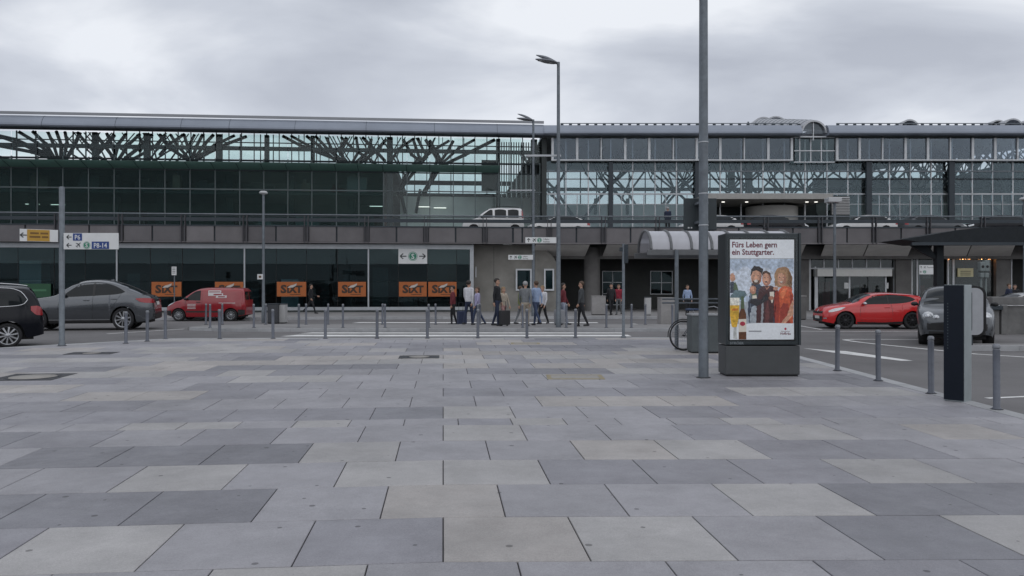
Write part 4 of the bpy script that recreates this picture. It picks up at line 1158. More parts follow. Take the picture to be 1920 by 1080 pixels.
def s_badge(par, x, z, r, y):
    """green disc with white ring and letter S"""
    b = MB(); n = 28
    b.add([(x+r*math.cos(2*math.pi*i/n), y, z+r*math.sin(2*math.pi*i/n)) for i in range(n)], [tuple(range(n))]); o = b.build('green_disc', GREEN, par)
    b = MB(); vs = []
    for rr in (0.90, 0.80):
        vs += [(x+r*rr*math.cos(2*math.pi*i/n), y-0.002, z+r*rr*math.sin(2*math.pi*i/n)) for i in range(n)]
    b.add(vs, [(i,(i+1)%n,n+(i+1)%n,n+i) for i in range(n)]); b.build('white_ring', WHITE, o)
    text('S', r*1.55, WHITE, o, Matrix.Translation((x, y-0.003, z-r*0.55)) @ Matrix.Rotation(math.pi/2,4,'X'), bold=r*0.03, depth=0.0005, align='CENTER', name='letter_s')
    return o
def board_sign(par, x0, x1, z0, z1, y):
    b = MB(); b.bbox(x0, x1, y-0.02, y+0.02, z0, z1, 0.006); bo = b.build('sign_board', WHITE, par)
    h = z1-z0; f = y-0.024
    b = MB(); arrow(b, x0+h*0.55, (z0+z1)/2, h*0.62, math.pi/2, f); plane_sym(b, x0+h*1.5, (z0+z1)/2, h*0.68, f); b.build('pictogram', INK, bo)
    s_badge(bo, x0+h*2.4, (z0+z1)/2, h*0.42, f)
    text('S-Bahn', h*0.36, INK, bo, Matrix.Translation((x0+h*3.05, f, z0+h*0.55)) @ Matrix.Rotation(math.pi/2,4,'X'), depth=0.0005)
    text('Railway', h*0.36, INK, bo, Matrix.Translation((x0+h*3.05, f, z0+h*0.14)) @ Matrix.Rotation(math.pi/2,4,'X'), depth=0.0005)
    return bo
def twin_lamp(x, ytop, Y, label, sx0, sx1, sy0, sy1, arm, base_z):
    top = at(x, ytop, Y); e = empty('lamp_post', (top.x, Y, base_z), 0, label, 'lamp post', 'twin-leaf lamp posts')
    H = top.z - base_z
    b = MB(); b.lathe([(0.105,0),(0.105,0.5),(0.09,0.55),(0.082,3.2),(0.07,5.0),(0.058,H-0.2),(0.058,H+0.05)], 16); b.build('pole', STEEL_GALV, e)
    leaf_head(e, 0, H+0.02, -0.5, 0.42, 0.92); leaf_head(e, 0, H-0.02, 0.55, 0.02, 0.92)
    z = at(x, arm, Y).z - base_z
    b = MB(); b.box(-1.25, 0.1, -0.03, 0.03, z-0.03, z+0.04); b.build('banner_arm', ALU, e)
    q0, q1 = at(sx0, sy1, Y-0.1), at(sx1, sy0, Y-0.1)
    board_sign(e, q0.x-top.x, q1.x-top.x, q0.z-base_z, q1.z-base_z, -0.12)
    return e
twin_lamp(1047, 119, 30.0, 'tall twin-leaf lamp post on the traffic island carrying a direction board', 985, 1043, 445, 456, 292, 0.12)
twin_lamp(1000, 226, 42.0, 'twin-leaf lamp post on the terminal pavement carrying a small direction board', 953, 999.5, 478, 487, 357, 0.12)
# flat-head lamp posts
def flat_lamp(x, ytop, Y, label, hw, base_z=0.12, plate=None):
    top = at(x, ytop, Y); e = empty('lamp_post', (top.x, Y, base_z), 0, label, 'lamp post', 'flat-head lamp posts')
    H = top.z - base_z
    b = MB(); b.lathe([(0.09,0),(0.09,0.6),(0.075,0.64),(0.062,2.5),(0.055,H)], 16); b.build('pole', STEEL_GALV, e)
    b = MB(); b.lathe([(0.001,H+0.10),(hw*0.7,H+0.09),(hw,H+0.03),(hw,H-0.02),(hw*0.5,H-0.05),(0.06,H-0.06)], 20); o = b.build('lamp_head', pm('lamp_head_pale', (0.45,0.46,0.47), 0.4, 0.2, var=0.08), e)
    b = MB(); b.lathe([(0.065,H-0.07),(hw*0.48,H-0.055)], 20); b.build('lens', LAMP_LENS, o)
    if plate:
        q = at(plate[0], plate[1], Y); b = MB(); b.bbox(q.x-top.x-0.13, q.x-top.x+0.13, -0.11, -0.09, q.z-base_z-0.12, q.z-base_z+0.12, 0.006); po = b.build('small_plate', WHITE, e)
        b = MB(); b.box(q.x-top.x-0.06, q.x-top.x+0.06, -0.114, -0.111, q.z-base_z-0.05, q.z-base_z+0.05); b.build('mark', pm('mark_brown', (0.12,0.07,0.04), 0.6), po)
    return e
flat_lamp(494, 362, 36.5, 'slim lamp post with disc head beside the litter cabinets', 0.19, 0.0, (489, 519))
flat_lamp(1565, 374, 34.0, 'slim lamp post with square head rising behind the red hatchback', 0.01, 0.0)
p = at(1563, 375, 34.0); sq = [o for o in bpy.data.objects if o.name.startswith('lamp_post') and o.get('label','').startswith('slim lamp post with square')][0]
b = MB(); b.bbox(-0.36, 0.22, -0.25, 0.25, at(0,380,34).z, at(0,371,34).z, 0.03); b.build('lamp_box', MATS['lamp_head_pale'], sq)
flat_lamp(1921, 374, 36.0, 'slim lamp post with disc head behind the concrete wall', 0.22, 0.0)
# thin post with camera box, left of the shelter
q = on_plaza(1169, 633.5); e = empty('signal_post', q, 0, 'thin dark post with slim box near its top on plaza kerb', 'post')
H = at(0,457,q.y).z - q.z
b = MB(); b.lathe([(0.075,0),(0.075,0.05),(0.042,0.06),(0.040,H)], 14); b.build('post', STEEL_GALV, e)
b = MB(); b.bbox(0.03, 0.13, -0.05, 0.05, H-0.55, H-0.02, 0.012); b.bbox(-0.11, -0.035, -0.04, 0.04, H-0.22, H-0.10, 0.012); b.build('signal_box', STEEL_DARK, e)
# parking signpost
q = on_plaza(116, 648.5); H = at(0,350,q.y).z - q.z
e = empty('signpost', q, 0, 'round grey signpost at the slanted plaza corner carrying parking boards', 'signpost')
b = MB(); b.lathe([(0.08,0.0),(0.08,0.01),(0.11,0.007),(0.12,-0.004)], 24); b.build('contact_ring', MATS['contact_shade_dark'], e)  # contact shade at the signpost foot, made as a dark ring
b = MB(); b.lathe([(0.085,0),(0.085,0.06),(0.066,0.08),(0.064,H-0.02),(0.04,H),(0.001,H)], 18); b.build('pole', STEEL_GALV, e)
def loc(x, y, dy=0.0):
    v = at(x, y, q.y+dy); return v.x-q.x, v.z-q.z
x0, z1 = loc(120,437,-0.09); x1, z0 = loc(222,467.5,-0.09)
f = -0.115
b = MB(); b.bbox(x0, x1, f+0.005, f+0.05, z0, z1, 0.005); bo = b.build('parking_board', WHITE, e)
h = (z1-z0)/2; f2 = f
b = MB(); arrow(b, x0+0.14, z0+h*1.5, h*0.62, math.pi, f2); arrow(b, x0+0.14, z0+h*0.5, h*0.62, math.pi, f2); plane_sym(b, x0+0.36, z0+h*0.5, h*0.66, f2); b.build('pictogram', INK, bo)
s_badge(bo, x0+0.575, z0+h*0.5, h*0.45, f2)
def p_panel(xa, xb, za, zb, s):
    b = MB(); b.add([(xa,f2,za),(xb,f2,za),(xb,f2,zb),(xa,f2,zb)], [(0,1,2,3)]); o = b.build('blue_panel', BLUE, bo)
    text(s, (zb-za)*0.92, WHITE, o, Matrix.Translation(((xa+xb)/2, f2-0.002, za+(zb-za)*0.16)) @ Matrix.Rotation(math.pi/2,4,'X'), bold=0.002, depth=0.0005, align='CENTER', xscale=0.86)
p_panel(x0+0.235, x0+0.46, z0+h*1.06, z0+h*1.95, 'P6')
p_panel(x0+0.70, x0+1.13, z0+h*0.05, z0+h*0.95, 'P8-14')
b = MB(); b.box(x0-0.02, x0+0.03, f+0.01, -0.05, z0+0.05, z0+0.09); b.box(x0-0.02, x0+0.03, f+0.01, -0.05, z1-0.09, z1-0.05); b.build('bracket', STEEL_GALV, bo)
# yellow finger board, turned towards the road
fb = MB(); YEL = pm('sign_yellow', (0.42,0.24,0.03), 0.5, var=0.08)
hh = 0.30; Lw = 0.60
M = Matrix.Translation((-0.06, -0.06, loc(0,443)[1])) @ Matrix.Rotation(math.radians(-148),4,'Z')
fb = MB(); fb.bbox(0, Lw*1.35, -0.02, 0.02, -hh/2, hh/2, 0.005); fb.xf(M); fo = fb.build('finger_board', WHITE, e)
fb = MB(); fb.add([(0.22,0.026,-hh/2+0.01),(0.80,0.026,-hh/2+0.01),(0.80,0.026,hh/2-0.01),(0.22,0.026,hh/2-0.01)], [(0,1,2,3)]); fb.v = [(p[0]*0.82,p[1],p[2]) for p in fb.v]; fb.xf(M); fb.build('yellow_panel', YEL, fo)
fb = MB(); arrow(fb, 0.73, 0, 0.14, 0, 0.028); fb.xf(M); fb.build('arrow', INK, fo)
fb = MB()
for a, c, w in ((0.26,0.03,0.2),(0.5,0.03,0.22),(0.26,-0.06,0.16),(0.46,-0.06,0.28)): fb.add([(a,0.028,c),(a+w,0.028,c),(a+w,0.028,c+0.045),(a,0.028,c+0.045)], [(0,1,2,3)])
fb.v = [(p[0]*0.82,p[1],p[2]) for p in fb.v]; fb.xf(M); fb.build('text_line', pm('sign_brown', (0.14,0.07,0.01), 0.5), fo)

# small timetable sign by the red van
p = on_level(327, 596); e = empty('stop_sign', p, 0, 'small white plate on thin post between grey coupe and red van', 'sign')
zt = at(0,500,p.y).z; zb_ = at(0,516,p.y).z
b = MB(); b.tube((0,0,0),(0,0,zt-0.05),0.03,n=10); b.build('post', STEEL_GALV, e)
b = MB(); b.bbox(-0.13,0.13,-0.05,-0.03,zb_,zt,0.006); o = b.build('plate', WHITE, e)
for i in range(4):
    b = MB(); b.box(-0.09,0.07,-0.054,-0.051,zt-0.09-i*0.09,zt-0.06-i*0.09); b.build('text_line', INK, o)

# litter cabinets near the lamp, planters by the recess
def cabinet(x0, x1, y0, yb, Y, d, mat, label, lid=None, cat='cabinet', name='litter_cabinet'):
    a, c = at(x0, y0, Y), at(x1, y0, Y); zb = 0.0 if Y < 41 else 0.12
    if 29 < Y < 32.6: zb = 0.12
    e = empty(name, ((a.x+c.x)/2, Y+d/2, zb), 0, label, cat)
    w = (c.x-a.x)/2; h = a.z-zb
    b = MB(); b.bbox(-w, w, -d/2, d/2, 0.04, h, 0.02); b.build('body', mat, e)
    b = MB(); b.bbox(-w-0.015, w+0.015, -d/2-0.015, d/2+0.015, h, h+0.045, 0.012); b.build('lid', lid or STEEL_DARK, e)
    b = MB(); b.box(-w+0.03, w-0.03, -d/2+0.03, d/2-0.03, 0, 0.04); b.build('base', BLACK, e)
    return e
CAB_D = pm('cabinet_dark', (0.055,0.058,0.065), 0.5, 0.2, var=0.2, dirt=0.2); CAB_W = pm('cabinet_white', (0.42,0.42,0.42), 0.5, var=0.1, dirt=0.2)
cabinet(501, 520, 571, 605, 35.6, 0.5, CAB_D, 'dark litter cabinet beside the slim lamp post', name='litter_cabinet')
cabinet(521, 533.5, 571, 604, 35.9, 0.5, CAB_W, 'white cabinet next to the dark litter cabinet')
STONE = pm('planter_stone', (0.30,0.29,0.285), 0.8, var=0.15, scale=3, bump=0.2, dirt=0.25)
cabinet(1239, 1266, 560, 610, 33.5, 0.8, STONE, 'pale stone block standing under the bicycle shelter edge', STONE, 'planter', 'stone_block')
cabinet(1210, 1221, 558, 600, 43.0, 0.4, CAB_W, 'narrow pale litter bin against the dark street wall', None, 'bin', 'litter_bin')
cabinet(1110, 1136, 556, 600, 43.5, 0.6, STONE, 'wide pale stone block at the foot of the round column', STONE, 'planter', 'stone_block')
cabinet(1492, 1512, 556, 610, 40.0, 0.6, CONCRETE, 'dark concrete litter block beside the sliding doors', STONE, 'bin', 'litter_block')

# ---- poster display column
pc = on_plaza(1431, 706.5); PY = pc.y
e = empty('poster_column', (at(1431,0,PY).x, PY, pc.z), 0, 'dark grey illuminated poster column showing three people with beer', 'poster column')
X = lambda x: (x-1431)/F*PY
Z = lambda y: at(0,y,PY).z - pc.z
DG = pm('column_grey', (0.040,0.050,0.055), 0.4, 0.4, var=0.12, scale=3)
DG2 = pm('column_base_grey', (0.075,0.080,0.083), 0.5, 0.3, var=0.12, scale=3, dirt=0.15)
b = MB(); b.bbox(X(1361), X(1501), 0.02, 0.50, 0.03, Z(648.5), 0.02); b.build('base', DG2, e)
b = MB(); b.box(X(1364), X(1498), 0.05, 0.47, 0.0, 0.035); b.build('foot', BLACK, e)
b = MB(); b.bbox(X(1361)-0.004, X(1501)+0.004, 0.0, 0.52, Z(647), Z(437), 0.02); case = b.build('case', DG, e)
PSX = lambda zx: X(1368.5) + (zx-567)/408*(X(1489)-X(1368.5))
PSZ = lambda zy: Z(637) + (790-zy)/625*(Z(449)-Z(637))
b = MB(); b.box(X(1366), X(1491.5), -0.006, 0.003, Z(639), Z(447)); b.build('poster_frame', BLACK, case)
def PP(n, c):
    """printed poster ink, lit from behind by the column"""
    soft = n in ('white','grey','label')
    m = pm('print_'+n, c, 0.45, var=0.08 if soft else 0.42, scale=22, dirt=0.0 if soft else 0.3, coords='World')
    b_ = m.node_tree.nodes['Principled BSDF']
    if not b_.inputs['Emission Color'].is_linked:
        src_ = b_.inputs['Base Color'].links[0].from_socket
        m.node_tree.links.new(src_, b_.inputs['Emission Color']); b_.inputs['Emission Strength'].default_value = 0.38
    return m
RPR = random.Random(4)
def pr(name, pts, col, lay, par):
    """one patch of printed colour; organic shapes get a ragged photographic outline"""
    if 3 <= lay and not any(w in name for w in ('white','slogan','label','stem','glass','foam','bottle','crest','logo')):
        fine = 1.2 if any(w in name for w in ('face','eye','mouth','cheek','shade')) else 3.4
        q = []
        for (a0, c0), (a1, c1) in zip(pts, pts[1:]+pts[:1]):
            k = max(1, int(math.hypot(a1-a0, c1-c0)/12))
            for i in range(k): q.append((a0+(a1-a0)*i/k + RPR.uniform(-fine,fine), c0+(c1-c0)*i/k + RPR.uniform(-fine,fine)))
        pts = [(min(max(a,567.5),971.5), c) for a, c in q]
    b = MB(); b.add([(PSX(a), -0.0065-0.0006*lay, PSZ(c)) for a, c in pts], [tuple(range(len(pts)))]); return b.build(name, PP(col[0], col[1]), par)
def ov(cx, cy, rx, ry, n=22, rot=0.0, a0=0, a1=360):
    r = math.radians(rot); o = []
    for i in range(n):
        t = math.radians(a0 + (a1-a0)*i/n); a, c = rx*math.cos(t), ry*math.sin(t)
        o.append((cx + a*math.cos(r) - c*math.sin(r), cy + a*math.sin(r) + c*math.cos(r)))
    return o
cW=('white',(0.60,0.62,0.66)); cS=('sky',(0.36,0.42,0.52)); cS2=('cloud',(0.46,0.50,0.58)); cD=('dark',(0.022,0.020,0.025)); cSk=('skin',(0.47,0.25,0.17)); cSk2=('skin_shade',(0.33,0.15,0.10)); cH=('hair_dark',(0.018,0.013,0.012)); cHb=('hair_brown',(0.075,0.038,0.025)); cBl=('hair_blond',(0.30,0.17,0.09)); cOr=('orange',(0.46,0.085,0.035)); cOr2=('orange_dark',(0.25,0.035,0.022)); cBe=('beer',(0.56,0.33,0.035)); cFo=('foam',(0.66,0.64,0.58)); cBo=('bottle',(0.10,0.035,0.012)); cBg=('bottle_green',(0.07,0.10,0.055)); cRd=('red',(0.33,0.025,0.05)); cLb=('label',(0.55,0.50,0.44)); cDn=('coat',(0.035,0.045,0.07)); cGr=('grey',(0.22,0.23,0.25))
paper = pr('poster_paper', [(567,790),(972,788),(974,166),(567,165)], cW, 0, case)
pr('print_sky', [(567,690),(972,690),(972,287),(567,287)], cS, 1, paper)
pr('print_cloud', [(567,400)]+[(567+i*27, 345+18*math.sin(i*1.3)+ (i*1.2)) for i in range(16)]+[(972,420),(972,520),(567,520)], cS2, 2, paper)
pr('print_rule', [(567,287),(972,287),(972,283),(567,283)], cGr, 2, paper)
pr('print_far_coast', [(567,560),(640,548),(700,556),(760,552),(972,556),(972,690),(567,690)], ('coast',(0.30,0.33,0.38)), 3, paper)
pr('print_coat', [(690,690),(676,610),(690,520),(704,440),(738,430),(775,460),(775,690)], cDn, 4, paper)
pr('print_jeans', [(690,690),(700,590),(742,560),(748,690)], ('denim',(0.30,0.33,0.37)), 5, paper)
pr('print_woman_hair', [(852,452),(848,400),(856,358),(880,338),(912,334),(940,350),(956,390),(958,440),(946,470),(900,470)], cBl, 4, paper)
pr('print_woman_dress', [(864,690),(872,600),(866,520),(880,470),(915,452),(955,462),(970,520),(966,690)], cOr, 5, paper)
pr('print_woman_fold', [(880,690),(888,590),(905,560),(940,570),(950,690)], cOr2, 6, paper)
pr('print_woman_arm', [(960,540),(972,560),(968,640),(915,690),(885,688),(930,640)], cSk, 7, paper)
pr('print_woman_face', ov(893,408,31,46,rot=-8), cSk, 7, paper)
pr('print_woman_fringe', [(862,405),(868,365),(895,350),(930,365),(936,430),(922,395),(896,372),(876,378)], cBl, 8, paper)
pr('print_woman_mouth', ov(893,433,12,8,12), cSk2, 8, paper); pr('print_woman_teeth', ov(893,430,9,4,12), ('teeth',(0.5,0.45,0.42)), 9, paper)
pr('print_woman_lock', [(858,440),(850,400),(858,362),(876,346),(868,380),(866,430)], cBl, 9, paper); pr('print_woman_lock', [(930,440),(938,400),(930,362),(948,380),(954,430),(944,462)], ('hair_dark_blond',(0.16,0.085,0.04)), 9, paper)
for ex in (881,905): pr('print_eye', ov(ex,400,5,3,10), cD, 8, paper)
pr('print_shirt', [(730,690),(738,560),(748,480),(778,455),(820,452),(862,470),(872,560),(868,690)], ('maroon',(0.055,0.020,0.022)), 8, paper); pr('print_shirt_red', [(846,560),(850,500),(868,480),(880,520),(884,600),(872,690),(850,690)], cOr2, 9, paper); pr('print_shirt_sheen', [(786,690),(792,600),(806,540),(818,600),(812,690)], ('maroon_light',(0.11,0.035,0.035)), 9, paper)
pr('print_man_face', ov(799,412,27,43), cSk2, 9, paper)
pr('print_man_cheek', ov(795,408,19,33), cSk, 10, paper)
pr('print_man_hair', [(768,400),(772,368),(796,358),(824,372),(831,420),(820,390),(796,374),(778,382)], cHb, 11, paper)
pr('print_mouth', ov(796,430,10,5,12), cD, 11, paper)
for ex in (787,807): pr('print_eye', ov(ex,402,4,2.4,10), cD, 11, paper)
pr('print_sleeve', [(690,560),(700,535),(760,540),(800,500),(810,540),(740,580)], cD, 9, paper)
pr('print_first_face', ov(733,398,33,48,rot=6), cSk, 9, paper)
pr('print_first_beard', [(703,405),(710,440),(730,452),(752,440),(764,405),(752,422),(730,418),(712,420)], cHb, 10, paper)
pr('print_first_hair', [(697,395),(698,350),(720,330),(750,332),(775,350),(768,390),(760,370),(735,358),(712,366)], cH, 10, paper)
pr('print_first_mouth', ov(732,424,13,9,14), ('teeth',(0.5,0.45,0.42)), 11, paper)
for ex in (720,746): pr('print_eye', ov(ex,392,5,2.6,10), cD, 10, paper)
pr('print_first_shade', [(752,360),(766,390),(764,425),(748,446),(754,410)], cSk2, 10, paper)
pr('print_man_shade', [(812,378),(824,400),(822,440),(806,452),(812,420)], cSk2, 11, paper)
pr('print_woman_shade', [(912,370),(924,400),(918,440),(900,452),(908,415)], cSk2, 8, paper)
pr('print_hair_strand', [(930,360),(952,400),(948,460),(962,470),(960,400),(944,362)], ('hair_dark_blond',(0.16,0.085,0.04)), 9, paper)
pr('print_collar', [(782,455),(800,478),(818,452),(800,468)], cSk2, 11, paper)
pr('print_shirt_fold', [(760,690),(770,560),(782,520),(776,690)], cGr, 9, paper)
pr('print_shirt_fold', [(840,690),(848,600),(856,560),(852,690)], cDn, 9, paper)
pr('print_shoulder_hand', ov(856,470,16,12), cSk, 11, paper)
pr('print_dress_light', [(884,500),(900,470),(930,468),(920,510),(895,540)], ('orange_light',(0.58,0.16,0.07)), 6, paper)
pr('print_dress_dark', [(945,480),(968,530),(966,600),(950,560)], cOr2, 6, paper)
pr('print_coat_light', [(692,520),(702,460),(714,452),(706,530),(698,600)], ('coat_light',(0.13,0.15,0.19)), 5, paper)
pr('print_fist', ov(712,478,20,27), cSk2, 11, paper)
pr('print_knuckle', ov(708,472,12,18), cSk, 12, paper)
pr('print_held_bottle', [(706,535),(702,505),(710,488),(722,488),(734,505),(737,532)], cBg, 10, paper)
pr('print_held_label', [(708,534),(708,514),(734,512),(737,532)], cLb, 12, paper)
pr('print_small_glass', [(820,520),(818,492),(846,490),(846,520),(836,560),(830,560)], cLb, 10, paper)
pr('print_glass_hand', ov(828,530,17,12), cSk2, 11, paper)
pr('print_raised_hand', ov(583,402,17,26), cSk, 5, paper)
pr('print_raised_sleeve', [(567,500),(567,430),(590,425),(608,470),(600,500)], cDn, 4, paper)
pr('print_raised_bottle', [(588,480),(592,440),(600,430),(612,450),(620,480)], cBg, 6, paper)
pr('print_blue_scarf', [(567,520),(600,480),(660,486),(676,510),(650,540),(567,545)], ('teal',(0.10,0.15,0.17)), 5, paper)
pr('print_beer_glass', [(567,640),(567,545),(626,545),(624,640),(612,700),(608,712),(582,712),(576,700)], cBe, 12, paper)
pr('print_foam', [(567,575),(566,528),(627,528),(626,575)], cFo, 13, paper)
pr('print_glass_stem', [(586,784),(590,712),(606,712),(612,784)], ('glass_grey',(0.42,0.43,0.43)), 12, paper)
pr('print_glass_logo', [(578,596),(616,594),(616,608),(578,610)], ('amber',(0.42,0.13,0.02)), 13, paper)
pr('print_bottle_neck', [(634,600),(638,520),(654,520),(658,600)], cBg, 12, paper)
pr('print_bottle_body', [(622,788),(622,630),(636,596),(656,596),(669,630),(670,788)], cBo, 13, paper)
pr('print_bottle_label', [(622,742),(622,662),(670,660),(670,740)], cLb, 14, paper)
pr('print_bottle_badge', ov(646,690,17,14), cRd, 15, paper)
pr('print_lower_white', [(672,690),(720,686),(800,685),(972,688),(972,786),(672,788)], cW, 12, paper)
pr('print_slogan_small', [(685,741),(766,741),(766,733),(685,733)], cGr, 13, paper)
RX = Matrix.Rotation(math.pi/2,4,'X')
TR = pm('print_crimson', (0.19,0.018,0.05), 0.4, var=0.3, scale=3)
sc = (PSX(660)-PSX(567))/93.0
text('Fürs Leben gern', 50*sc, TR, paper, Matrix.Translation((PSX(578), -0.012, PSZ(214))) @ RX, bold=1.25*sc, depth=0.0003, xscale=0.88, name='headline')
text('ein Stuttgarter.', 50*sc, TR, paper, Matrix.Translation((PSX(578), -0.012, PSZ(260))) @ RX, bold=1.25*sc, depth=0.0003, xscale=0.88, name='headline')
text('Stuttgarter', 13*sc, TR, paper, Matrix.Translation((PSX(918), -0.0155, PSZ(742))) @ RX, depth=0.0003, align='CENTER', name='logo_line')
text('Hofbräu', 20*sc, TR, paper, Matrix.Translation((PSX(918), -0.0155, PSZ(758))) @ RX, bold=0.5*sc, depth=0.0003, align='CENTER', name='logo_line')
pr('logo_crest', ov(918,722,7,8,12), cRd, 14, paper)
text('STRÖER', 21*sc, pm('stroer_grey', (0.25,0.28,0.30), 0.5), case, Matrix.Translation((PSX(567), -0.004, PSZ(818))) @ RX, bold=0.5*sc, depth=0.0008, xscale=1.15, name='maker_lettering')
g2 = MB(); g2.box(X(1363.5), X(1495), -0.018, -0.0165, Z(642), Z(444)); 
g2.build('poster_glass', glass('poster_pane', (0.985,0.99,0.99), 1.17, dust=0.006), case)
b = MB(); b.box(X(1360), X(1361.5), -0.02, 0.0, Z(647), Z(437)); b.box(X(1497), X(1501), -0.022, 0.0, Z(647), Z(437)); b.build('case_edge', DG, case)

# ---- information stele
s0 = on_plaza(1792, 752); e = empty('information_stele', s0, 0, 'tall black glass stele with pale metal edge on plaza corner', 'stele')
e.rotation_euler.z = math.radians(-48)
H = at(0,534.5,s0.y).z - s0.z
BG = pm('black_glass_face', (0.006,0.010,0.018), 0.22, var=0.1, spec=0.25); SM = pm('stele_metal', (0.33,0.37,0.38), 0.45, 0.4, var=0.12, scale=5)
b = MB(); b.box(-0.125, 0.120, -0.075, -0.055, 0.02, H); fo = b.build('glass_face', BG, e)
b = MB(); b.bbox(-0.127, 0.127, -0.054, 0.215, 0.0, H+0.004, 0.006); b.build('metal_body', SM, e)
b = MB()
for i in range(16): b.box(-0.08, -0.068, -0.077, -0.0755, H*0.45+i*0.04, H*0.45+i*0.04+0.018)
b.build('faint_lettering', pm('stele_letter', (0.03,0.045,0.055), 0.4), fo)

# ---- rounded ticket terminal on the right-hand island
q = on_level(1824, 650, 0.13); e = empty('ticket_terminal', (at(1814,0,20.6).x, 20.6, 0.13), math.radians(-28), 'rounded pale ticket terminal with black rim in front of the concrete wall', 'ticket terminal')
def rrect(w, z0, z1, r, n=6):
    o = []
    for cx, cz, a0 in ((w-r, z1-r, 0), (-w+r, z1-r, 90), (-w+r, z0+r, 180), (w-r, z0+r, 270)):
        for i in range(n+1):
            t = math.radians(a0 + 90*i/n); o.append((cx+r*math.cos(t), cz+r*math.sin(t)))
    return o
b = MB(); b.prism(rrect(0.42, 0.22, 1.54, 0.22), 'y', -0.07, 0.07); b.build('rim', BLACK, e)
b = MB(); b.prism(rrect(0.35, 0.27, 1.49, 0.17), 'y', -0.13, 0.13); b.build('panel', pm('terminal_pale', (0.40,0.41,0.43), 0.4, 0.2, var=0.08), e)
b = MB(); b.prism(rrect(0.10, 0.36, 1.40, 0.05), 'y', -0.14, -0.125); b.build('display', BG, e)
b = MB(); b.bbox(-0.12, 0.12, -0.08, 0.08, 0, 0.26, 0.02); b.build('foot', STEEL_DARK, e)

# ---- low concrete wall with coping, right
WYY = 27.6; a = at(1850, 0, WYY); e = empty('concrete_wall', (a.x, WYY, 0.0), math.radians(-3), 'low weathered concrete wall with thick coping behind the ticket terminal', 'wall')
WC = pm('weathered_concrete', (0.17,0.168,0.165), 0.85, var=0.3, scale=2.2, bump=0.3, bscale=35, dirt=0.4)
z_ = lambda y: at(0,y,WYY).z
wx = lambda x: (x-1850)/F*WYY
b = MB(); b.box(wx(1842), wx(1870), -0.1, 0.35, 0, z_(581)); b.build('wall_panel', WC, e)
b = MB(); b.box(wx(1870.3), 9, 0.0, 0.4, 0, z_(574)); b.build('wall_panel', WC, e)
b = MB(); b.bbox(wx(1840), wx(1874), -0.22, 0.42, z_(581)+0.002, z_(573), 0.02); b.build('coping', STEEL_DARK, e)
b = MB(); b.bbox(wx(1857), 9, -0.12, 0.6, z_(571.5), z_(556.5), 0.03); b.build('coping', WC, e)
b = MB(); b.bbox(wx(1873), wx(1884), -0.14, 0.0, 0, z_(572), 0.02); b.build('pilaster', WC, e)
# ---- dark flat canopy
CY = 31.0
e = empty('canopy', (at(1766,0,CY).x, CY, 0.0), 0, 'dark flat canopy on a steel column over the waiting cars', 'canopy')
CD = pm('canopy_dark', (0.022,0.026,0.030), 0.8, 0.0, var=0.2, spec=0.25)
cx_ = lambda x: (x-1766)/F*CY
zc_ = lambda y: at(0,y,CY).z
b = MB(); b.prism([(cx_(1682),zc_(450)),(cx_(1720),zc_(444)),(cx_(1790),zc_(432)),(cx_(1860),zc_(426)),(cx_(2150),zc_(424)),(cx_(2150),zc_(455)),(cx_(1730),zc_(457))], 'y', -0.4, 1.6); b.build('roof', CD, e)
b = MB(); b.box(cx_(1700), cx_(2150), -0.42, -0.3, zc_(459)-0.04, zc_(455)-0.004); b.build('edge_profile', STEEL_DARK, e)
b = MB(); b.bbox(-0.14, 0.14, 0.1, 0.38, 0.0, zc_(459), 0.02); b.build('column', CD, e)
b = MB(); b.prism([(cx_(1712),zc_(459.5)),(cx_(1745),zc_(459.5)),(cx_(1764),zc_(485)),(cx_(1757),zc_(485)),(cx_(1728),zc_(470))], 'y', 0.18, 0.3); b.build('bracket', CD, e)
b = MB(); b.bbox(cx_(2000)-0.14, cx_(2000)+0.14, 0.1, 0.38, 0.0, zc_(459), 0.02); b.build('column', CD, e)
# direction board on the far pier and grey signal heads
p = at(1739, 505, 46.0)
e = empty('direction_board', (p.x, 46.0, 0.12), 0, 'white direction board on post in front of the red shop entrance', 'sign')
w = 15.5/F*46; z0, z1 = at(0,514.5,46).z-0.12, at(0,497,46).z-0.12
b = MB(); b.bbox(-w, w, -0.03, 0.03, z0, z1, 0.008); bo = b.build('sign_board', WHITE, e)
b = MB(); b.tube((w-0.05, 0.05, 0), (w-0.05, 0.05, z0+0.1), 0.03, n=8); b.tube((-w+0.05, 0.05, 0), (-w+0.05, 0.05, z0+0.1), 0.03, n=8); b.build('post', STEEL_GALV, e)
h = (z1-z0)/2; b = MB(); arrow(b, -w+0.1, z0+h*1.5, h*0.5, math.pi/2, -0.034); arrow(b, -w+0.1, z0+h*0.55, h*0.5, math.pi, -0.034); plane_sym(b, -w+0.30, z0+h*1.5, h*0.5, -0.034); b.build('pictogram', INK, bo)
s_badge(bo, -w+0.30, z0+h*0.55, h*0.36, -0.034)
text('Terminal', h*0.5, INK, bo, Matrix.Translation((-w+0.42, -0.034, z0+h*1.35)) @ RX, depth=0.0005)
p = at(1843, 0, 29.5); e = empty('traffic_signal', (p.x, 29.5, 0.0), 0, 'pair of grey signal heads on twin posts behind the wall', 'traffic signal')
SG = pm('signal_grey', (0.17,0.20,0.20), 0.5, 0.2, var=0.12)
zz = lambda y: at(0,y,29.5).z
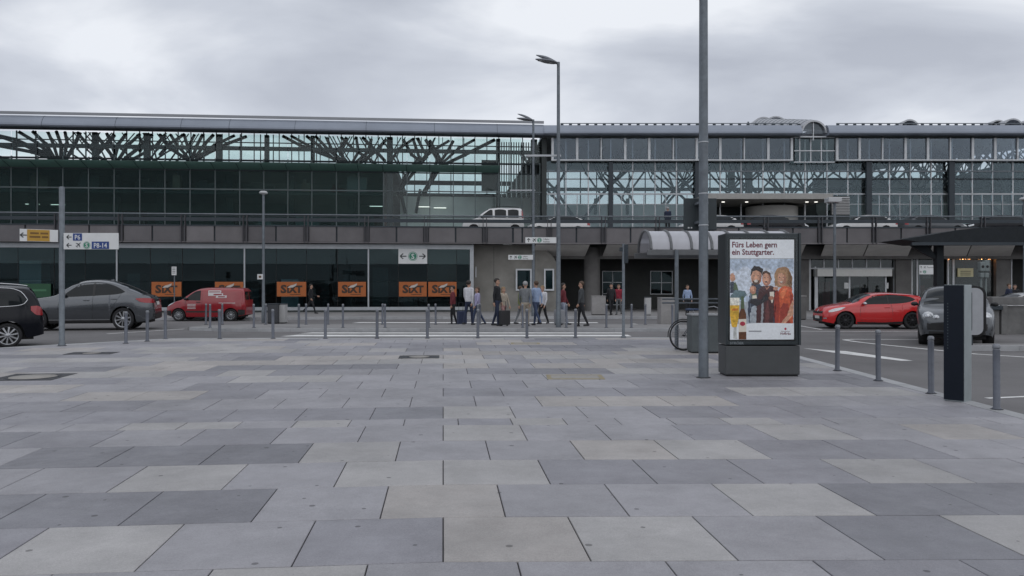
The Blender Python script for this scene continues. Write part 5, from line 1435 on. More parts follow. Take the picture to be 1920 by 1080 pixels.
for dx_, yt in ((-0.07, 491),(0.10, 488)):
    b = MB(); b.tube((dx_,0,0),(dx_,0,zz(521)),0.04,n=10); b.build('post', SG, e)
    b = MB(); b.bbox(dx_-0.09, dx_+0.09, -0.12, 0.09, zz(509), zz(yt), 0.03); hd = b.build('signal_head', SG, e)
    b = MB(); b.bbox(dx_-0.08, dx_+0.08, -0.10, 0.07, zz(521), zz(511.5), 0.03); b.build('signal_head', SG, e)
    b = MB(); b.lathe([(0.001,-0.13),(0.05,-0.13),(0.06,-0.10)], 12, (dx_,0,zz(500)), 'y'); b.build('lens', BLACK, hd)

# ---- bicycle shelter with barrel roof
sp_ = on_plaza(1269, 655.5); SY = sp_.y
e = empty('bicycle_shelter', (sp_.x, SY, sp_.z), 0, 'bicycle shelter with pale barrel-vaulted translucent roof behind the poster column', 'shelter')
sx = lambda x, d=0: (x-960)/F*(SY+d) - sp_.x
sz = lambda y, d=0: at(0,y,SY+d).z - sp_.z
x0, x1 = sx(1223), sx(1492)
POLY = glass('polycarbonate_roof', (0.62,0.63,0.68), 1.45, rough=0.2, dust=0.55, dcol=(0.70,0.70,0.74))
SHEL = pm('shelter_steel', (0.13,0.135,0.14), 0.5, 0.4, var=0.15)
n = 10; R0 = 0.95; ze = sz(467)
arc = [(0.15 + R0 - R0*math.cos(math.pi*i/n), ze + 0.50*math.sin(math.pi*i/n)) for i in range(n+1)]
nb = 7
for k in range(nb):
    a, c = x0+(x1-x0)*k/nb+0.03, x0+(x1-x0)*(k+1)/nb-0.03
    vs = [(a, y, z) for y, z in arc] + [(c, y, z) for y, z in arc]
    b = MB(); b.add(vs, [(i, i+1, n+1+i+1, n+1+i) for i in range(n)], 0, True); b.build('roof_sheet', POLY, e)
for k in range(nb+1):
    xx = x0+(x1-x0)*k/nb
    b = MB(); b.path([(xx, y-0.004, z+0.006) for y, z in arc], 0.034, 6); b.build('roof_rib', SHEL, e)
b = MB(); b.bbox(x0-0.1, x1+0.1, 0.07, 0.16, ze-0.14, ze-0.01, 0.01); b.build('gutter', SHEL, e); b = MB(); b.bbox(x0-0.1, x1+0.1, 2.0, 2.1, ze-0.14, ze-0.01, 0.01); b.build('gutter', SHEL, e)
for xx in (0.0, sx(1480)):
    for yy in ((0.0, 2.05) if xx else (0.0,)):
        b = MB(); b.tube((xx, yy+0.02, 0), (xx, yy+0.02, ze-0.02), 0.048, n=12); b.build('post', STEEL_GALV, e)
for z in (sz(571), sz(563)):
    b = MB(); b.tube((0.05, 2.07, z), (x1-0.3, 2.07, z), 0.022, n=8); b.build('rail', STEEL_GALV, e)
# round clock-like parking badge on the column side
b = MB(); bx_ = sx(1344, -1.5)
# grey cabinet beside the bicycle
e = empty('grey_cabinet', (at(1323,0,17.6).x, 17.6, pz(17.6)), 0, 'dark green grey cabinet between bicycle and poster column', 'cabinet')
hw = 26/F*17.6; hz_ = at(0,592,17.6).z - pz(17.6)
CG = pm('cabinet_green_grey', (0.10,0.115,0.12), 0.5, 0.2, var=0.15, dirt=0.2)
b = MB(); b.bbox(-hw, hw, 0, 0.5, 0.03, hz_, 0.015); b.build('body', CG, e)
b = MB(); b.bbox(-hw-0.01, hw+0.01, -0.02, 0.52, hz_, hz_+0.04, 0.012); b.build('lid', pm('cabinet_lid', (0.3,0.31,0.32), 0.5, var=0.1), e)
b = MB(); b.box(-hw+0.02, hw-0.02, 0.02, 0.48, 0, 0.03); b.build('base', BLACK, e)
b = MB(); b.box(-0.004, 0.004, -0.003, 0.001, 0.08, hz_-0.05); b.build('door_gap', BLACK, e)
# ---- bicycle
wb = on_plaza(1282, 657.5); BYY = wb.y
e = empty('bicycle', (wb.x, BYY, wb.z), math.radians(8), 'dark bicycle parked under the shelter with its wheel clear of cabinet', 'bicycle')
TYRE = pm('bicycle_tyre', (0.02,0.02,0.022), 0.8, var=0.2); CH = pm('spoke_metal', (0.42,0.43,0.45), 0.3, 0.8, var=0.1); BF = pm('bicycle_paint', (0.02,0.028,0.045), 0.3, 0.2, coat=0.4, var=0.1)
R = 0.335
for xx in (0.0, 1.06):
    b = MB(); b.lathe([(R-0.018,-0.014),(R,-0.018),(R+0.016,0),(R,0.018),(R-0.018,0.014),(R-0.018,-0.014)], 36, (xx,0,R+0.016), 'y'); w = b.build('wheel', TYRE, e)
    b = MB(); b.lathe([(R-0.035,-0.011),(R-0.016,-0.013),(R-0.016,0.013),(R-0.035,0.011),(R-0.035,-0.011)], 36, (xx,0,R+0.016), 'y'); b.build('rim', CH, w)
    b = MB()
    for i in range(24):
        t = 2*math.pi*i/24; s = 0.02 if i % 2 else -0.02
        b.tube((xx+0.02*math.cos(t+0.4), s, R+0.016+0.02*math.sin(t+0.4)), (xx+(R-0.03)*math.cos(t), 0, R+0.016+(R-0.03)*math.sin(t)), 0.0016, n=4, caps=False)
    b.build('spokes', CH, w)
    b = MB(); b.tube((xx,-0.05,R+0.016),(xx,0.05,R+0.016),0.022,n=10); b.build('hub', BLACK, w)
    b = MB(); b.path([(xx+(R+0.045)*math.cos(t), 0, R+0.016+(R+0.045)*math.sin(t)) for t in [math.radians(a) for a in range(20,200,15)]], 0.012, 5); b.build('mudguard', BLACK, e)
bb = (0.43,0,0.29); seat = (0.27,0,0.80); head = (0.86,0,0.82); headb = (0.90,0,0.66); h0 = (0,0,R+0.016); h1 = (1.06,0,R+0.016)
b = MB()
for p_, q_, r_ in ((bb,seat,0.016),(seat,(0.86,0,0.80),0.016),(bb,headb,0.018),(head,headb,0.018),(headb,h1,0.014)): b.tube(p_, q_, r_, n=8)
for s in (-0.05,0.05):
    b.tube((bb[0],s*0.6,bb[2]),(0,s,R+0.016),0.009,n=6); b.tube((seat[0],s*0.3,seat[2]-0.04),(0,s,R+0.016),0.008,n=6)
b.build('frame', BF, e)
b = MB(); b.tube(seat,(0.23,0,0.93),0.012,n=8); b.build('seat_post', CH, e)
b = MB(); b.ell((0.14,0,0.955),(0.11,0.085,0.035)); b.ell((0.27,0,0.955),(0.12,0.035,0.028)); b.build('saddle', pm('saddle_blue', (0.03,0.05,0.10), 0.6), e)
b = MB(); b.tube(head,(0.83,0,0.99),0.012,n=8); b.path([(0.72,-0.30,1.0),(0.82,-0.2,1.02),(0.84,0,0.99),(0.82,0.2,1.02),(0.72,0.30,1.0)],0.012,8); b.build('handlebar', CH, e)
b = MB(); b.lathe([(0.08,-0.055),(0.095,-0.05),(0.08,-0.045)],20,bb,'y'); b.tube((bb[0],-0.06,bb[2]),(bb[0]+0.07,-0.06,bb[2]-0.15),0.009,n=6); b.box(bb[0]+0.03,bb[0]+0.12,-0.13,-0.07,bb[2]-0.165,bb[2]-0.145); b.build('crank', BLACK, e)

# ---- shop signs on the left shop front
ORANGE = pm('sign_orange', (0.38,0.105,0.022), 0.55, var=0.1, scale=4); SILVER = pm('sign_silver', (0.48,0.45,0.42), 0.5, var=0.1); DKBR = pm('sign_darkbrown', (0.035,0.018,0.01), 0.5, var=0.1)
def shop_sign(x0, x1, label, y0=528.5, y1=556):
    v = VG-0.16; u0, za_ = FL.uz(x0, y1, v); u1, zb_ = FL.uz(x1, y0, v)
    w, h = u1-u0, zb_-za_
    P = FL.o + FL.U*u0 + FL.V*v
    e = empty('shop_sign', (P.x, P.y, za_), FL.a, label, 'sign', 'orange rental signs on the shop front')
    b = MB(); b.bbox(0, w, 0, 0.05, 0, h, 0.006); b.build('panel', ORANGE, e)
    text('S', h*0.74, DKBR, e, Matrix.Translation((w*0.13,-0.004,h*0.26)) @ RX, bold=h*0.032, depth=0.001, xscale=1.15)
    text('iXT', h*0.66, DKBR, e, Matrix.Translation((w*0.345,-0.004,h*0.27)) @ RX, bold=h*0.032, depth=0.001, xscale=1.0)
    b = MB(); b.add([(w*a, -0.008, h*c) for a, c in ((0.36,0.60),(0.45,0.74),(0.56,0.80),(0.68,0.90),(0.66,0.74),(0.55,0.62),(0.44,0.60))], [tuple(range(7))]); b.build('swoosh', SILVER, e)
    b = MB(); b.add([(w*0.44,-0.004,h*0.12),(w*0.82,-0.004,h*0.12),(w*0.82,-0.004,h*0.155),(w*0.44,-0.004,h*0.155)], [(0,1,2,3)]); b.build('underline', DKBR, e)
shop_sign(284, 340, 'orange shop sign above the tail of the grey coupe')
shop_sign(403, 456, 'orange shop sign partly hidden by the roof of the red van')
shop_sign(519, 574, 'orange shop sign above the white litter cabinet and walking man')
shop_sign(634, 686, 'lone orange shop sign left of the white S-Bahn board')
shop_sign(748, 800, 'orange shop sign directly below the white board with green S')
shop_sign(803, 856, 'orange shop sign at the concrete wall end of shop front')
v = VG-0.16
u0, za_ = FL.uz(40, 558, v); u1, zb_ = FL.uz(95, 532, v); P = FL.o + FL.U*u0 + FL.V*v
e = empty('shop_sign', (P.x,P.y,za_), FL.a, 'dark green shop sign above the bonnet of grey coupe', 'sign')
b = MB(); b.bbox(0,u1-u0,0,0.05,0,zb_-za_,0.006); b.build('panel', pm('sign_dark_green', (0.012,0.07,0.03), 0.5, var=0.1), e)
b = MB(); b.box((u1-u0)*0.15,(u1-u0)*0.85,-0.003,-0.001,0.38,0.5); b.build('text_line', pm('sign_pale_green', (0.05,0.16,0.08), 0.5), e)
u0, za_ = FL.uz(747, 494.5, v); u1, zb_ = FL.uz(801, 466.5, v); P = FL.o + FL.U*u0 + FL.V*v
e = empty('railway_sign', (P.x,P.y,za_), FL.a, 'white board with green S between two black arrows', 'sign')
w, h = u1-u0, zb_-za_
b = MB(); b.bbox(0,w,0,0.05,0,h,0.006); b.build('panel', WHITE, e)
for fx, an_ in ((0.17, math.pi), (0.83, 0.0)):
    b = MB(); arrow(b, w*fx, h*0.5, h*0.42, an_, -0.004); b.build('arrow', INK, e)
s_badge(e, w*0.5, h*0.5, h*0.31, -0.004)

def suitcase(x, Y, z, mat, label):
    e = empty('suitcase', ((x-960)/F*Y, Y, z), 0.5, label, 'suitcase')
    b = MB(); b.bbox(-0.2, 0.2, -0.12, 0.12, 0.05, 0.62, 0.035); b.build('shell', mat, e)
    b = MB(); b.path([(-0.1,0.10,0.60),(-0.1,0.10,0.98),(0.1,0.10,0.98),(0.1,0.10,0.60)], 0.011, 6); b.build('handle', STEEL_DARK, e)
    for sx_ in (-0.15, 0.15):
        b = MB(); b.lathe([(0.001,-0.02),(0.03,-0.02),(0.03,0.02),(0.001,0.02)], 10, (sx_,0.06,0.03), 'x'); b.build('wheel', BLACK, e)
suitcase(866, 34.4, 0.0, pm('case_navy',(0.02,0.03,0.07),0.5,var=0.1), 'navy rolling suitcase next to the dark red jacket')
suitcase(1049, 32.0, 0.12, pm('case_grey',(0.25,0.26,0.28),0.5,var=0.1), 'pale grey rolling suitcase on the island beside lamp post')
suitcase(946, 31.0, 0.12, pm('case_black',(0.02,0.02,0.022),0.6,var=0.1), 'black rolling suitcase beside the tall person in black')
# ------------------------------------------------------------------ vehicles
def pchip(pts):
    xs = np.array([p[0] for p in pts], float); ys = np.array([p[1] for p in pts], float)
    h = np.diff(xs); d = np.diff(ys)/h; m = np.zeros_like(xs)
    for i in range(1, len(xs)-1):
        if d[i-1]*d[i] > 0:
            w1, w2 = 2*h[i]+h[i-1], h[i]+2*h[i-1]; m[i] = (w1+w2)/(w1/d[i-1]+w2/d[i])
    m[0], m[-1] = d[0], d[-1]
    def f(x):
        x = min(max(x, xs[0]), xs[-1]); i = min(max(int(np.searchsorted(xs, x))-1, 0), len(xs)-2)
        t = (x-xs[i])/h[i]
        return float((1+2*t)*(1-t)**2*ys[i] + t*(1-t)**2*h[i]*m[i] + t*t*(3-2*t)*ys[i+1] + t*t*(t-1)*h[i]*m[i+1])
    return f
TYRE_C = pm('tyre_rubber', (0.016,0.016,0.018), 0.8, var=0.2, scale=12)
CARGLASS = pm('car_glass', (0.008,0.011,0.013), 0.05, var=0.2, spec=0.3)
CARTRIM = pm('car_trim_black', (0.014,0.014,0.015), 0.55, var=0.2)
CHROME = pm('car_chrome', (0.55,0.56,0.58), 0.18, 0.9, var=0.05)
RIM = pm('wheel_alloy', (0.38,0.39,0.41), 0.3, 0.8, var=0.1, scale=20)
RIM_DARK = pm('wheel_black_alloy', (0.022,0.022,0.025), 0.4, 0.4, var=0.1)
TAIL = pm('tail_lamp_red', (0.30,0.012,0.018), 0.15, var=0.12, scale=25, coat=0.5)
HEADL = pm('head_lamp_clear', (0.52,0.54,0.56), 0.12, 0.4, var=0.3, scale=30, coat=0.6)
PLATE = pm('licence_plate_white', (0.58,0.58,0.57), 0.5, var=0.05)

class Car:
    """body surface y = W(x, z): x runs from nose to tail, z up"""
    def __init__(s, L, hw, top, belt, sill, wheels, wr, tumble, paint, nose=0.20, tail=0.14, archgap=0.055, kroof=9.0, lowrise=0.10):
        s.L, s.hw, s.sill, s.wheels, s.wr, s.tumble = L, hw, sill, wheels, wr, tumble
        s.tf, s.bf = pchip(top), pchip(belt); s.nose, s.tail, s.ag, s.k, s.paint, s.lowrise = nose, tail, archgap, kroof, paint, lowrise
    def q(s, x):
        v = 1.0
        for d in (x, s.L-x):
            d = max(d, 0.0)
            if d < 0.22: v *= 0.80 + 0.20*math.sqrt(max(0, 1-(1-d/0.22)**2))
        return v
    def zt(s, x):
        t = s.tf(x); mid = 0.55
        return mid + (t-mid)*(0.72+0.28*(s.q(x)-0.8)/0.2) if s.q(x) < 1 else t
    def zb(s, x):
        t = s.zt(x); return min(s.bf(x), t-0.07)
    def zl(s, x, arches=True):
        z = s.sill
        for d in (x, s.L-x):
            if d < 0.55: z = max(z, s.sill + s.lowrise*(1-d/0.55)**1.5)
        if arches:
            for wx in s.wheels:
                R = s.wr + s.ag
                if abs(x-wx) < R: z = max(z, s.wr + math.sqrt(R*R-(x-wx)**2))
        return min(z, s.zb(x)-0.05)
    def wp(s, x):
        w = 1.0
        cf = 0.95; cr = 0.75
        if x < cf: w -= s.nose*((cf-x)/cf)**2.2
        if s.L-x < cr: w -= s.tail*((cr-s.L+x)/cr)**2.2
        for wx in s.wheels:      # slight flare over the wheels
            w += 0.012*math.exp(-((x-wx)/0.34)**2)
        return s.hw*w*s.q(x)
    def W(s, x, z):
        zb, zt, wp = s.zb(x), s.zt(x), s.wp(x)
        zs = s.sill
        def low(zz):
            t = (zz-zs)/max(0.05, zb-zs)
            return wp*(1 - 0.20*(t-0.58)**2 - (0.012 if 0.30 < t < 0.40 else 0.0))
        if z <= zb: return low(z)
        t = min(1.0, (z-zb)/max(1e-4, zt-zb)); gh = zt-zb
        k = s.k if gh > 0.25 else 3.5
        return max(0.0, (low(zb) - s.tumble*(z-zb))) * math.sqrt(max(0.0, 1-t**k))
    def body(s, par):
        xs = sorted(set([0,0.015,0.04,0.08,0.13,0.19,0.26] + [s.L-v for v in (0,0.015,0.04,0.08,0.13,0.19,0.26)] + [round(0.3+i*0.06,3) for i in range(int((s.L-0.6)/0.06)+1)] +
                        [wx+sg*(s.wr+s.ag)*math.sin(math.radians(a)) for wx in s.wheels for sg in (-1,1) for a in (0,20,38,54,67,78,86,90.5)]))
        xs = [x for x in xs if 0 <= x <= s.L]
        nl, nu = 8, 11
        b = MB(); rings = []
        for x in xs:
            zl, zb, zt = s.zl(x), s.zb(x), s.zt(x); half = []
            for i in range(nl): 
                z = zl+(zb-zl)*i/(nl-1); half.append((s.W(x,z), z))
            for i in range(1, nu+1):
                t = 1-(1-i/nu)**2.4; z = zb+(zt-zb)*t; half.append((s.W(x,z) if i < nu else 0.0, z))
            rings.append([(x, y, z) for y, z in half] + [(x, -y, z) for y, z in half[-2::-1]])
        m = len(rings[0]); vs = [p for r in rings for p in r]
        fs = [(i*m+j, (i+1)*m+j, (i+1)*m+j+1, i*m+j+1) for i in range(len(xs)-1) for j in range(m-1)]
        b.add(vs, fs, 0, True)
        b.add(rings[0], [tuple(range(m))], 0, False); b.add(rings[-1], [tuple(range(m-1,-1,-1))], 0, False)
        o = b.build('body', s.paint, par)
        u = MB(); w0 = s.wheels[0]
        u.box(0.25, s.L-0.25, -s.hw+0.26, s.hw-0.26, s.sill*0.85, 0.62); u.box(w0+s.wr+0.08, s.wheels[1]-s.wr-0.08, -s.hw+0.10, s.hw-0.10, s.sill*0.9, s.sill+0.12)
        u.build('underbody', BLACK, par)
        return o
    def side(s, par, name, up, lo, mat, off=0.006, n=18, m=5, sides=(1,-1)):
        """patch on the flanks between two (x,z) outlines"""
        fu, fl_ = pchip(up), pchip(lo); x0, x1 = max(up[0][0], lo[0][0]), min(up[-1][0], lo[-1][0]); res = []
        for sg in sides:
            b = MB(); vs = []
            for i in range(n+1):
                x = x0+(x1-x0)*i/n; a, c = fl_(x), max(fu(x), fl_(x)+0.001)
                for j in range(m+1):
                    z = a+(c-a)*j/m; vs.append((x, sg*(s.W(x,z)+off), z))
            b.add(vs, [(i*(m+1)+j, (i+1)*(m+1)+j, (i+1)*(m+1)+j+1, i*(m+1)+j+1) for i in range(n) for j in range(m)], 0, True)
            res.append(b.build(name, mat, par))
        return res
    def top_patch(s, par, name, x0, x1, f0, f1, mat, off=0.006, n=12, m=14):
        """patch on roof / bonnet / screens: x range, lateral fraction f"""
        b = MB(); vs = []
        for i in range(n+1):
            x = x0+(x1-x0)*i/n; zb, zt = s.zb(x), s.zt(x); gh = zt-zb; k = s.k if gh > 0.25 else 3.5
            fr0, fr1 = (f0(x), f1(x)) if callable(f0) else (f0, f1)
            for j in range(m+1):
                f = fr0+(fr1-fr0)*j/m; t = max(0, 1-f*f)**(1/k); z = zb+t*gh
                wl = s.W(x, zb) - s.tumble*(z-zb)
                dzx = (s.zt(min(x+0.02, s.L))-s.zt(max(x-0.02, 0)))/0.04; nl_ = math.sqrt(1+dzx*dzx)
                vs.append((x - off*dzx/nl_, f*wl, z + off/nl_))
        b.add(vs, [(i*(m+1)+j, (i+1)*(m+1)+j, (i+1)*(m+1)+j+1, i*(m+1)+j+1) for i in range(n) for j in range(m)], 0, True)
        return b.build(name, mat, par)
    def end_x(s, y, z, rear=False):
        for i in range(0, 150):
            d = i*0.01; x = s.L-d if rear else d
            if s.zl(x, False) <= z <= s.zt(x) and s.W(x, z) >= abs(y): return x
        return s.L-1.5 if rear else 1.5
    def end(s, par, name, poly, mat, rear=False, off=0.012, both=True, m=6):
        """patch on nose or tail: quad in (y,z) given by 4 corners, mapped on the surface"""
        for sg in ((1,-1) if both else (1,)):
            b = MB(); vs = []
            A, B, C, D = [Vector(p) for p in poly]
            for i in range(m+1):
                for j in range(m+1):
                    p = (A*(1-i/m)+B*(i/m))*(1-j/m) + (D*(1-i/m)+C*(i/m))*(j/m)
                    x = s.end_x(p.x, p.y, rear); vs.append((x + (off if rear else -off), sg*p.x, p.y))
            b.add(vs, [(i*(m+1)+j, (i+1)*(m+1)+j, (i+1)*(m+1)+j+1, i*(m+1)+j+1) for i in range(m) for j in range(m)], 0, True)
            b.build(name, mat, par)
    def wheel_set(s, par, mat, spokes=10, rimf=0.70, width=0.20):
        for wx in s.wheels:
            for sg in (1, -1):
                yo = s.hw*1.0-0.03; r = s.wr
                c = (wx, 0, r)
                b = MB(); pr_ = [(r*rimf, yo-width), (r*0.95, yo-width), (r, yo-width+0.03), (r, yo-0.03), (r*0.95, yo-0.004), (r*(rimf+0.02), yo), (r*rimf, yo-0.012)]
                b.lathe([(a, sg*h) for a, h in pr_], 32, c, 'y'); w = b.build('wheel', TYRE_C, par)
                rr = r*rimf
                b = MB(); b.lathe([(rr, sg*(yo-0.012)), (rr*0.93, sg*(yo-0.02)), (rr*0.90, sg*(yo-0.08))], 32, c, 'y')
                b.lathe([(rr*0.26, sg*(yo-0.03)), (rr*0.20, sg*(yo-0.012)), (0.001, sg*(yo-0.012))], 16, c, 'y')
                for i in range(spokes):
                    t = 2*math.pi*i/spokes + 0.2; ca, sa = math.cos(t), math.sin(t); hw_ = rr*(0.075 if spokes > 6 else 0.16)
                    pts = []
                    for rad, hh, yy in ((rr*0.18, hw_*0.8, yo-0.018), (rr*0.93, hw_*1.25, yo-0.024)):
                        for e_ in (-1, 1): pts.append((wx+ca*rad-sa*hh*e_, sg*yy, r+sa*rad+ca*hh*e_))
                    back = [(p[0], p[1]-sg*0.03, p[2]) for p in pts]
                    b.add(pts+back, [(0,1,3,2),(4,6,7,5),(0,2,6,4),(1,5,7,3),(2,3,7,6)], 0)
                b.build('rim', mat, w)
                b = MB(); b.lathe([(rr*0.9, sg*(yo-0.085)), (0.001, sg*(yo-0.085))], 24, c, 'y'); b.build('brake_disc', BLACK, w)
    def mirrors(s, par, x, z, mat):
        for sg in (1, -1):
            y = s.W(x, z); b = MB(); b.ell((x-0.02, sg*(y+0.12), z+0.03), (0.075, 0.10, 0.065), 12, 8); b.tube((x, sg*(y-0.02), z-0.02), (x-0.01, sg*(y+0.06), z+0.01), 0.022, n=6)
            b.build('mirror', mat, par)
    def seam(s, par, pts, off=0.004, w=0.008):
        for sg in (1, -1):
            b = MB()
            P = []
            for (xa, za), (xb, zb_) in zip(pts[:-1], pts[1:]):
                for i in range(6): P.append((xa+(xb-xa)*i/6, za+(zb_-za)*i/6))
            P.append(pts[-1])
            b.path([(x, sg*(s.W(x,z)+0.001), z) for x, z in P], w*0.6, 4); b.build('door_gap', CARTRIM, par)
    def handle(s, par, x, z, mat):
        for sg in (1, -1):
            y = s.W(x, z); b = MB(); b.bbox(x-0.10, x+0.10, sg*y-0.012 if sg > 0 else -y-0.03, sg*y+0.03 if sg > 0 else -y+0.012, z-0.014, z+0.016, 0.008); b.build('door_handle', mat, par)

def car_root(name, p_near_mid, ang, L, label, cat='car', z=0.0, group=None):
    """Empty at the middle of the car; local x axis runs nose -> tail"""
    r = empty(name, (p_near_mid[0], p_near_mid[1], z), ang, label, cat, group)
    return r
def shift(root, L):
    for ch in root.children:
        for v in ch.data.vertices: v.co.x -= L/2
        for g_ in ch.children:
            for v in g_.data.vertices: v.co.x -= L/2

def paint(name, col, rough=0.28, metal=0.0, coat=0.8, var=0.05, spec=0.5):
    return pm(name, col, rough, metal, var=var, scale=3, coat=coat, spec=spec)

# ---- red hatchback
c = Car(4.06, 0.865, [(0,0.72),(0.12,0.84),(0.35,0.92),(0.75,0.99),(1.08,1.05),(1.35,1.17),(1.75,1.36),(2.05,1.43),(2.5,1.45),(3.0,1.43),(3.4,1.40),(3.74,1.355),(3.88,1.18),(4.0,0.98),(4.06,0.75)],
        [(0,0.6),(0.6,0.83),(1.1,0.93),(2.0,0.96),(3.0,1.01),(3.5,1.06),(4.06,0.9)], 0.20, (0.80,3.39), 0.335, 0.36, paint('car_paint_red', (0.56,0.013,0.014), 0.22, coat=1.0))
r = car_root('red_hatchback', (at(1632,0,31.6).x, 31.75), math.radians(-2), 4.06, 'red three-box-free hatchback parked in front of the glass sliding doors'.replace('three-box-free ','small '))
c.body(r)
c.side(r, 'side_window', [(1.42,0.985),(1.7,1.20),(2.0,1.335),(2.5,1.355),(3.0,1.325),(3.35,1.26),(3.50,1.17)], [(1.42,0.975),(2.0,0.985),(2.6,1.0),(3.1,1.04),(3.35,1.10),(3.50,1.165)], CARGLASS)
c.side(r, 'window_pillar', [(2.40,1.36),(2.47,1.36)], [(2.42,0.99),(2.47,0.99)], CARTRIM, 0.010, 3)
c.top_patch(r, 'windshield', 1.12, 1.86, -0.86, 0.86, CARGLASS)
c.top_patch(r, 'rear_window', 3.74, 3.88, -0.80, 0.80, CARGLASS)
c.side(r, 'headlight', [(0.17,0.72),(0.35,0.80),(0.62,0.855),(0.78,0.87)], [(0.17,0.66),(0.35,0.69),(0.60,0.76),(0.78,0.865)], HEADL, 0.010)
c.side(r, 'taillight', [(3.72,1.03),(3.9,1.02),(4.0,0.98)], [(3.72,0.97),(3.85,0.88),(4.0,0.86)], TAIL, 0.010)
c.end(r, 'grille', [(0.0,0.60),(0.52,0.62),(0.52,0.70),(0.0,0.69)], CARTRIM)
c.end(r, 'lower_grille', [(0.0,0.30),(0.50,0.32),(0.55,0.50),(0.0,0.50)], CARTRIM)
c.end(r, 'day_light', [(0.60,0.40),(0.72,0.41),(0.72,0.45),(0.60,0.44)], CHROME, off=0.02)
c.end(r, 'licence_plate', [(0.0,0.40),(0.26,0.40),(0.26,0.51),(0.0,0.51)], PLATE, off=0.025)
c.end(r, 'badge', [(0.0,0.66),(0.05,0.70),(0.0,0.78),(0.0,0.78)], CHROME, off=0.022)
c.seam(r, [(1.40,0.97),(1.34,0.6),(1.40,0.34)]); c.seam(r, [(2.55,0.99),(2.62,0.6),(2.55,0.34)]); c.seam(r, [(1.40,0.33),(2.0,0.32),(2.55,0.33)])
c.side(r, 'sill_trim', [(1.25,0.29),(2.2,0.27),(3.0,0.31)], [(1.25,0.21),(2.2,0.20),(3.0,0.21)], CARTRIM)
c.side(r, 'spoiler', [(3.50,1.37),(3.80,1.33)], [(3.50,1.33),(3.80,1.30)], CARTRIM, 0.006, 4)
c.mirrors(r, 1.52, 0.98, CHROME); c.handle(r, 2.40, 0.86, c.paint); c.wheel_set(r, RIM_DARK, 10, 0.72)
shift(r, 4.06)

# ---- grey coupe SUV
c = Car(4.91, 0.985, [(0,0.78),(0.15,0.92),(0.5,1.02),(1.0,1.10),(1.45,1.17),(1.75,1.34),(2.15,1.58),(2.5,1.68),(2.9,1.70),(3.3,1.665),(3.8,1.53),(4.3,1.33),(4.62,1.18),(4.80,1.13),(4.87,1.0),(4.91,0.8)],
        [(0,0.72),(0.8,0.98),(1.5,1.08),(2.5,1.12),(3.4,1.16),(4.0,1.20),(4.91,1.02)], 0.27, (0.92,3.85), 0.375, 0.42, paint('car_paint_grey', (0.10,0.108,0.12), 0.25, 0.7, coat=0.9))
Yr, Xr = 30.3, (229-960)/F*30.3; a = math.radians(14)
mid = Vector((Xr, Yr)) + Vector((math.cos(a), math.sin(a)))*(2.455-3.85) + Vector((-math.sin(a), math.cos(a)))*0.90
r = car_root('grey_coupe', mid, a, 4.91, 'dark grey coupe with sloping tailgate parked behind the parking signpost')
r.scale = (1.03,1.03,1.15)
c.body(r)
c.side(r, 'side_window', [(1.78,1.12),(2.1,1.36),(2.45,1.565),(2.9,1.60),(3.3,1.555),(3.7,1.42),(3.92,1.29)], [(1.78,1.11),(2.4,1.13),(3.0,1.16),(3.5,1.19),(3.8,1.23),(3.92,1.28)], CARGLASS)
c.side(r, 'window_pillar', [(2.80,1.60),(2.90,1.60)], [(2.82,1.15),(2.90,1.15)], CARTRIM, 0.010, 3)
c.top_patch(r, 'windshield', 1.50, 2.30, -0.86, 0.86, CARGLASS); c.top_patch(r, 'rear_window', 3.72, 4.55, -0.72, 0.72, CARGLASS)
c.side(r, 'taillight', [(4.30,1.06),(4.55,1.075),(4.82,1.06)], [(4.30,1.03),(4.5,0.93),(4.82,0.90)], TAIL, 0.010)
c.end(r, 'taillight', [(0.48,0.93),(0.86,0.90),(0.86,1.05),(0.48,1.04)], TAIL, True, 0.014)
c.side(r, 'headlight', [(0.2,0.88),(0.5,0.93),(0.75,0.94)], [(0.2,0.80),(0.5,0.82),(0.75,0.92)], HEADL, 0.010)
c.end(r, 'licence_plate', [(0.0,0.84),(0.27,0.84),(0.27,0.95),(0.0,0.95)], PLATE, True, 0.02)
c.end(r, 'rear_trim', [(0.0,0.70),(0.75,0.70),(0.78,0.74),(0.0,0.74)], CHROME, True, 0.016)
c.end(r, 'rear_trim', [(0.0,0.60),(0.7,0.60),(0.72,0.63),(0.0,0.63)], CHROME, True, 0.016)
c.end(r, 'rear_apron', [(0.0,0.38),(0.80,0.40),(0.78,0.54),(0.0,0.54)], CARTRIM, True, 0.014)
c.side(r, 'sill_trim', [(1.36,0.37),(2.4,0.37),(3.40,0.37)], [(1.36,0.345),(2.4,0.345),(3.40,0.345)], CHROME, 0.012, 10, 2)
c.side(r, 'lower_sill', [(1.36,0.335),(2.4,0.335),(3.40,0.335)], [(1.36,0.275),(2.4,0.272),(3.40,0.275)], CARTRIM, 0.008, 10, 2)
c.side(r, 'spoiler', [(4.50,1.215),(4.80,1.16)], [(4.50,1.18),(4.80,1.125)], CARTRIM, 0.02, 4)
c.seam(r, [(1.74,1.1),(1.66,0.7),(1.74,0.42)]); c.seam(r, [(2.84,1.14),(2.82,0.7),(2.82,0.42)]); c.seam(r, [(3.80,1.22),(3.62,0.95),(3.45,0.72)])
c.mirrors(r, 1.92, 1.15, c.paint); c.handle(r, 2.62, 1.0, c.paint); c.handle(r, 3.55, 1.04, c.paint); c.wheel_set(r, RIM, 10, 0.74, 0.25)
b = MB(); b.prism([(3.15,1.665),(3.36,1.655),(3.34,1.72)], 'y', -0.02, 0.02); b.build('roof_antenna', c.paint, r)
shift(r, 4.91)

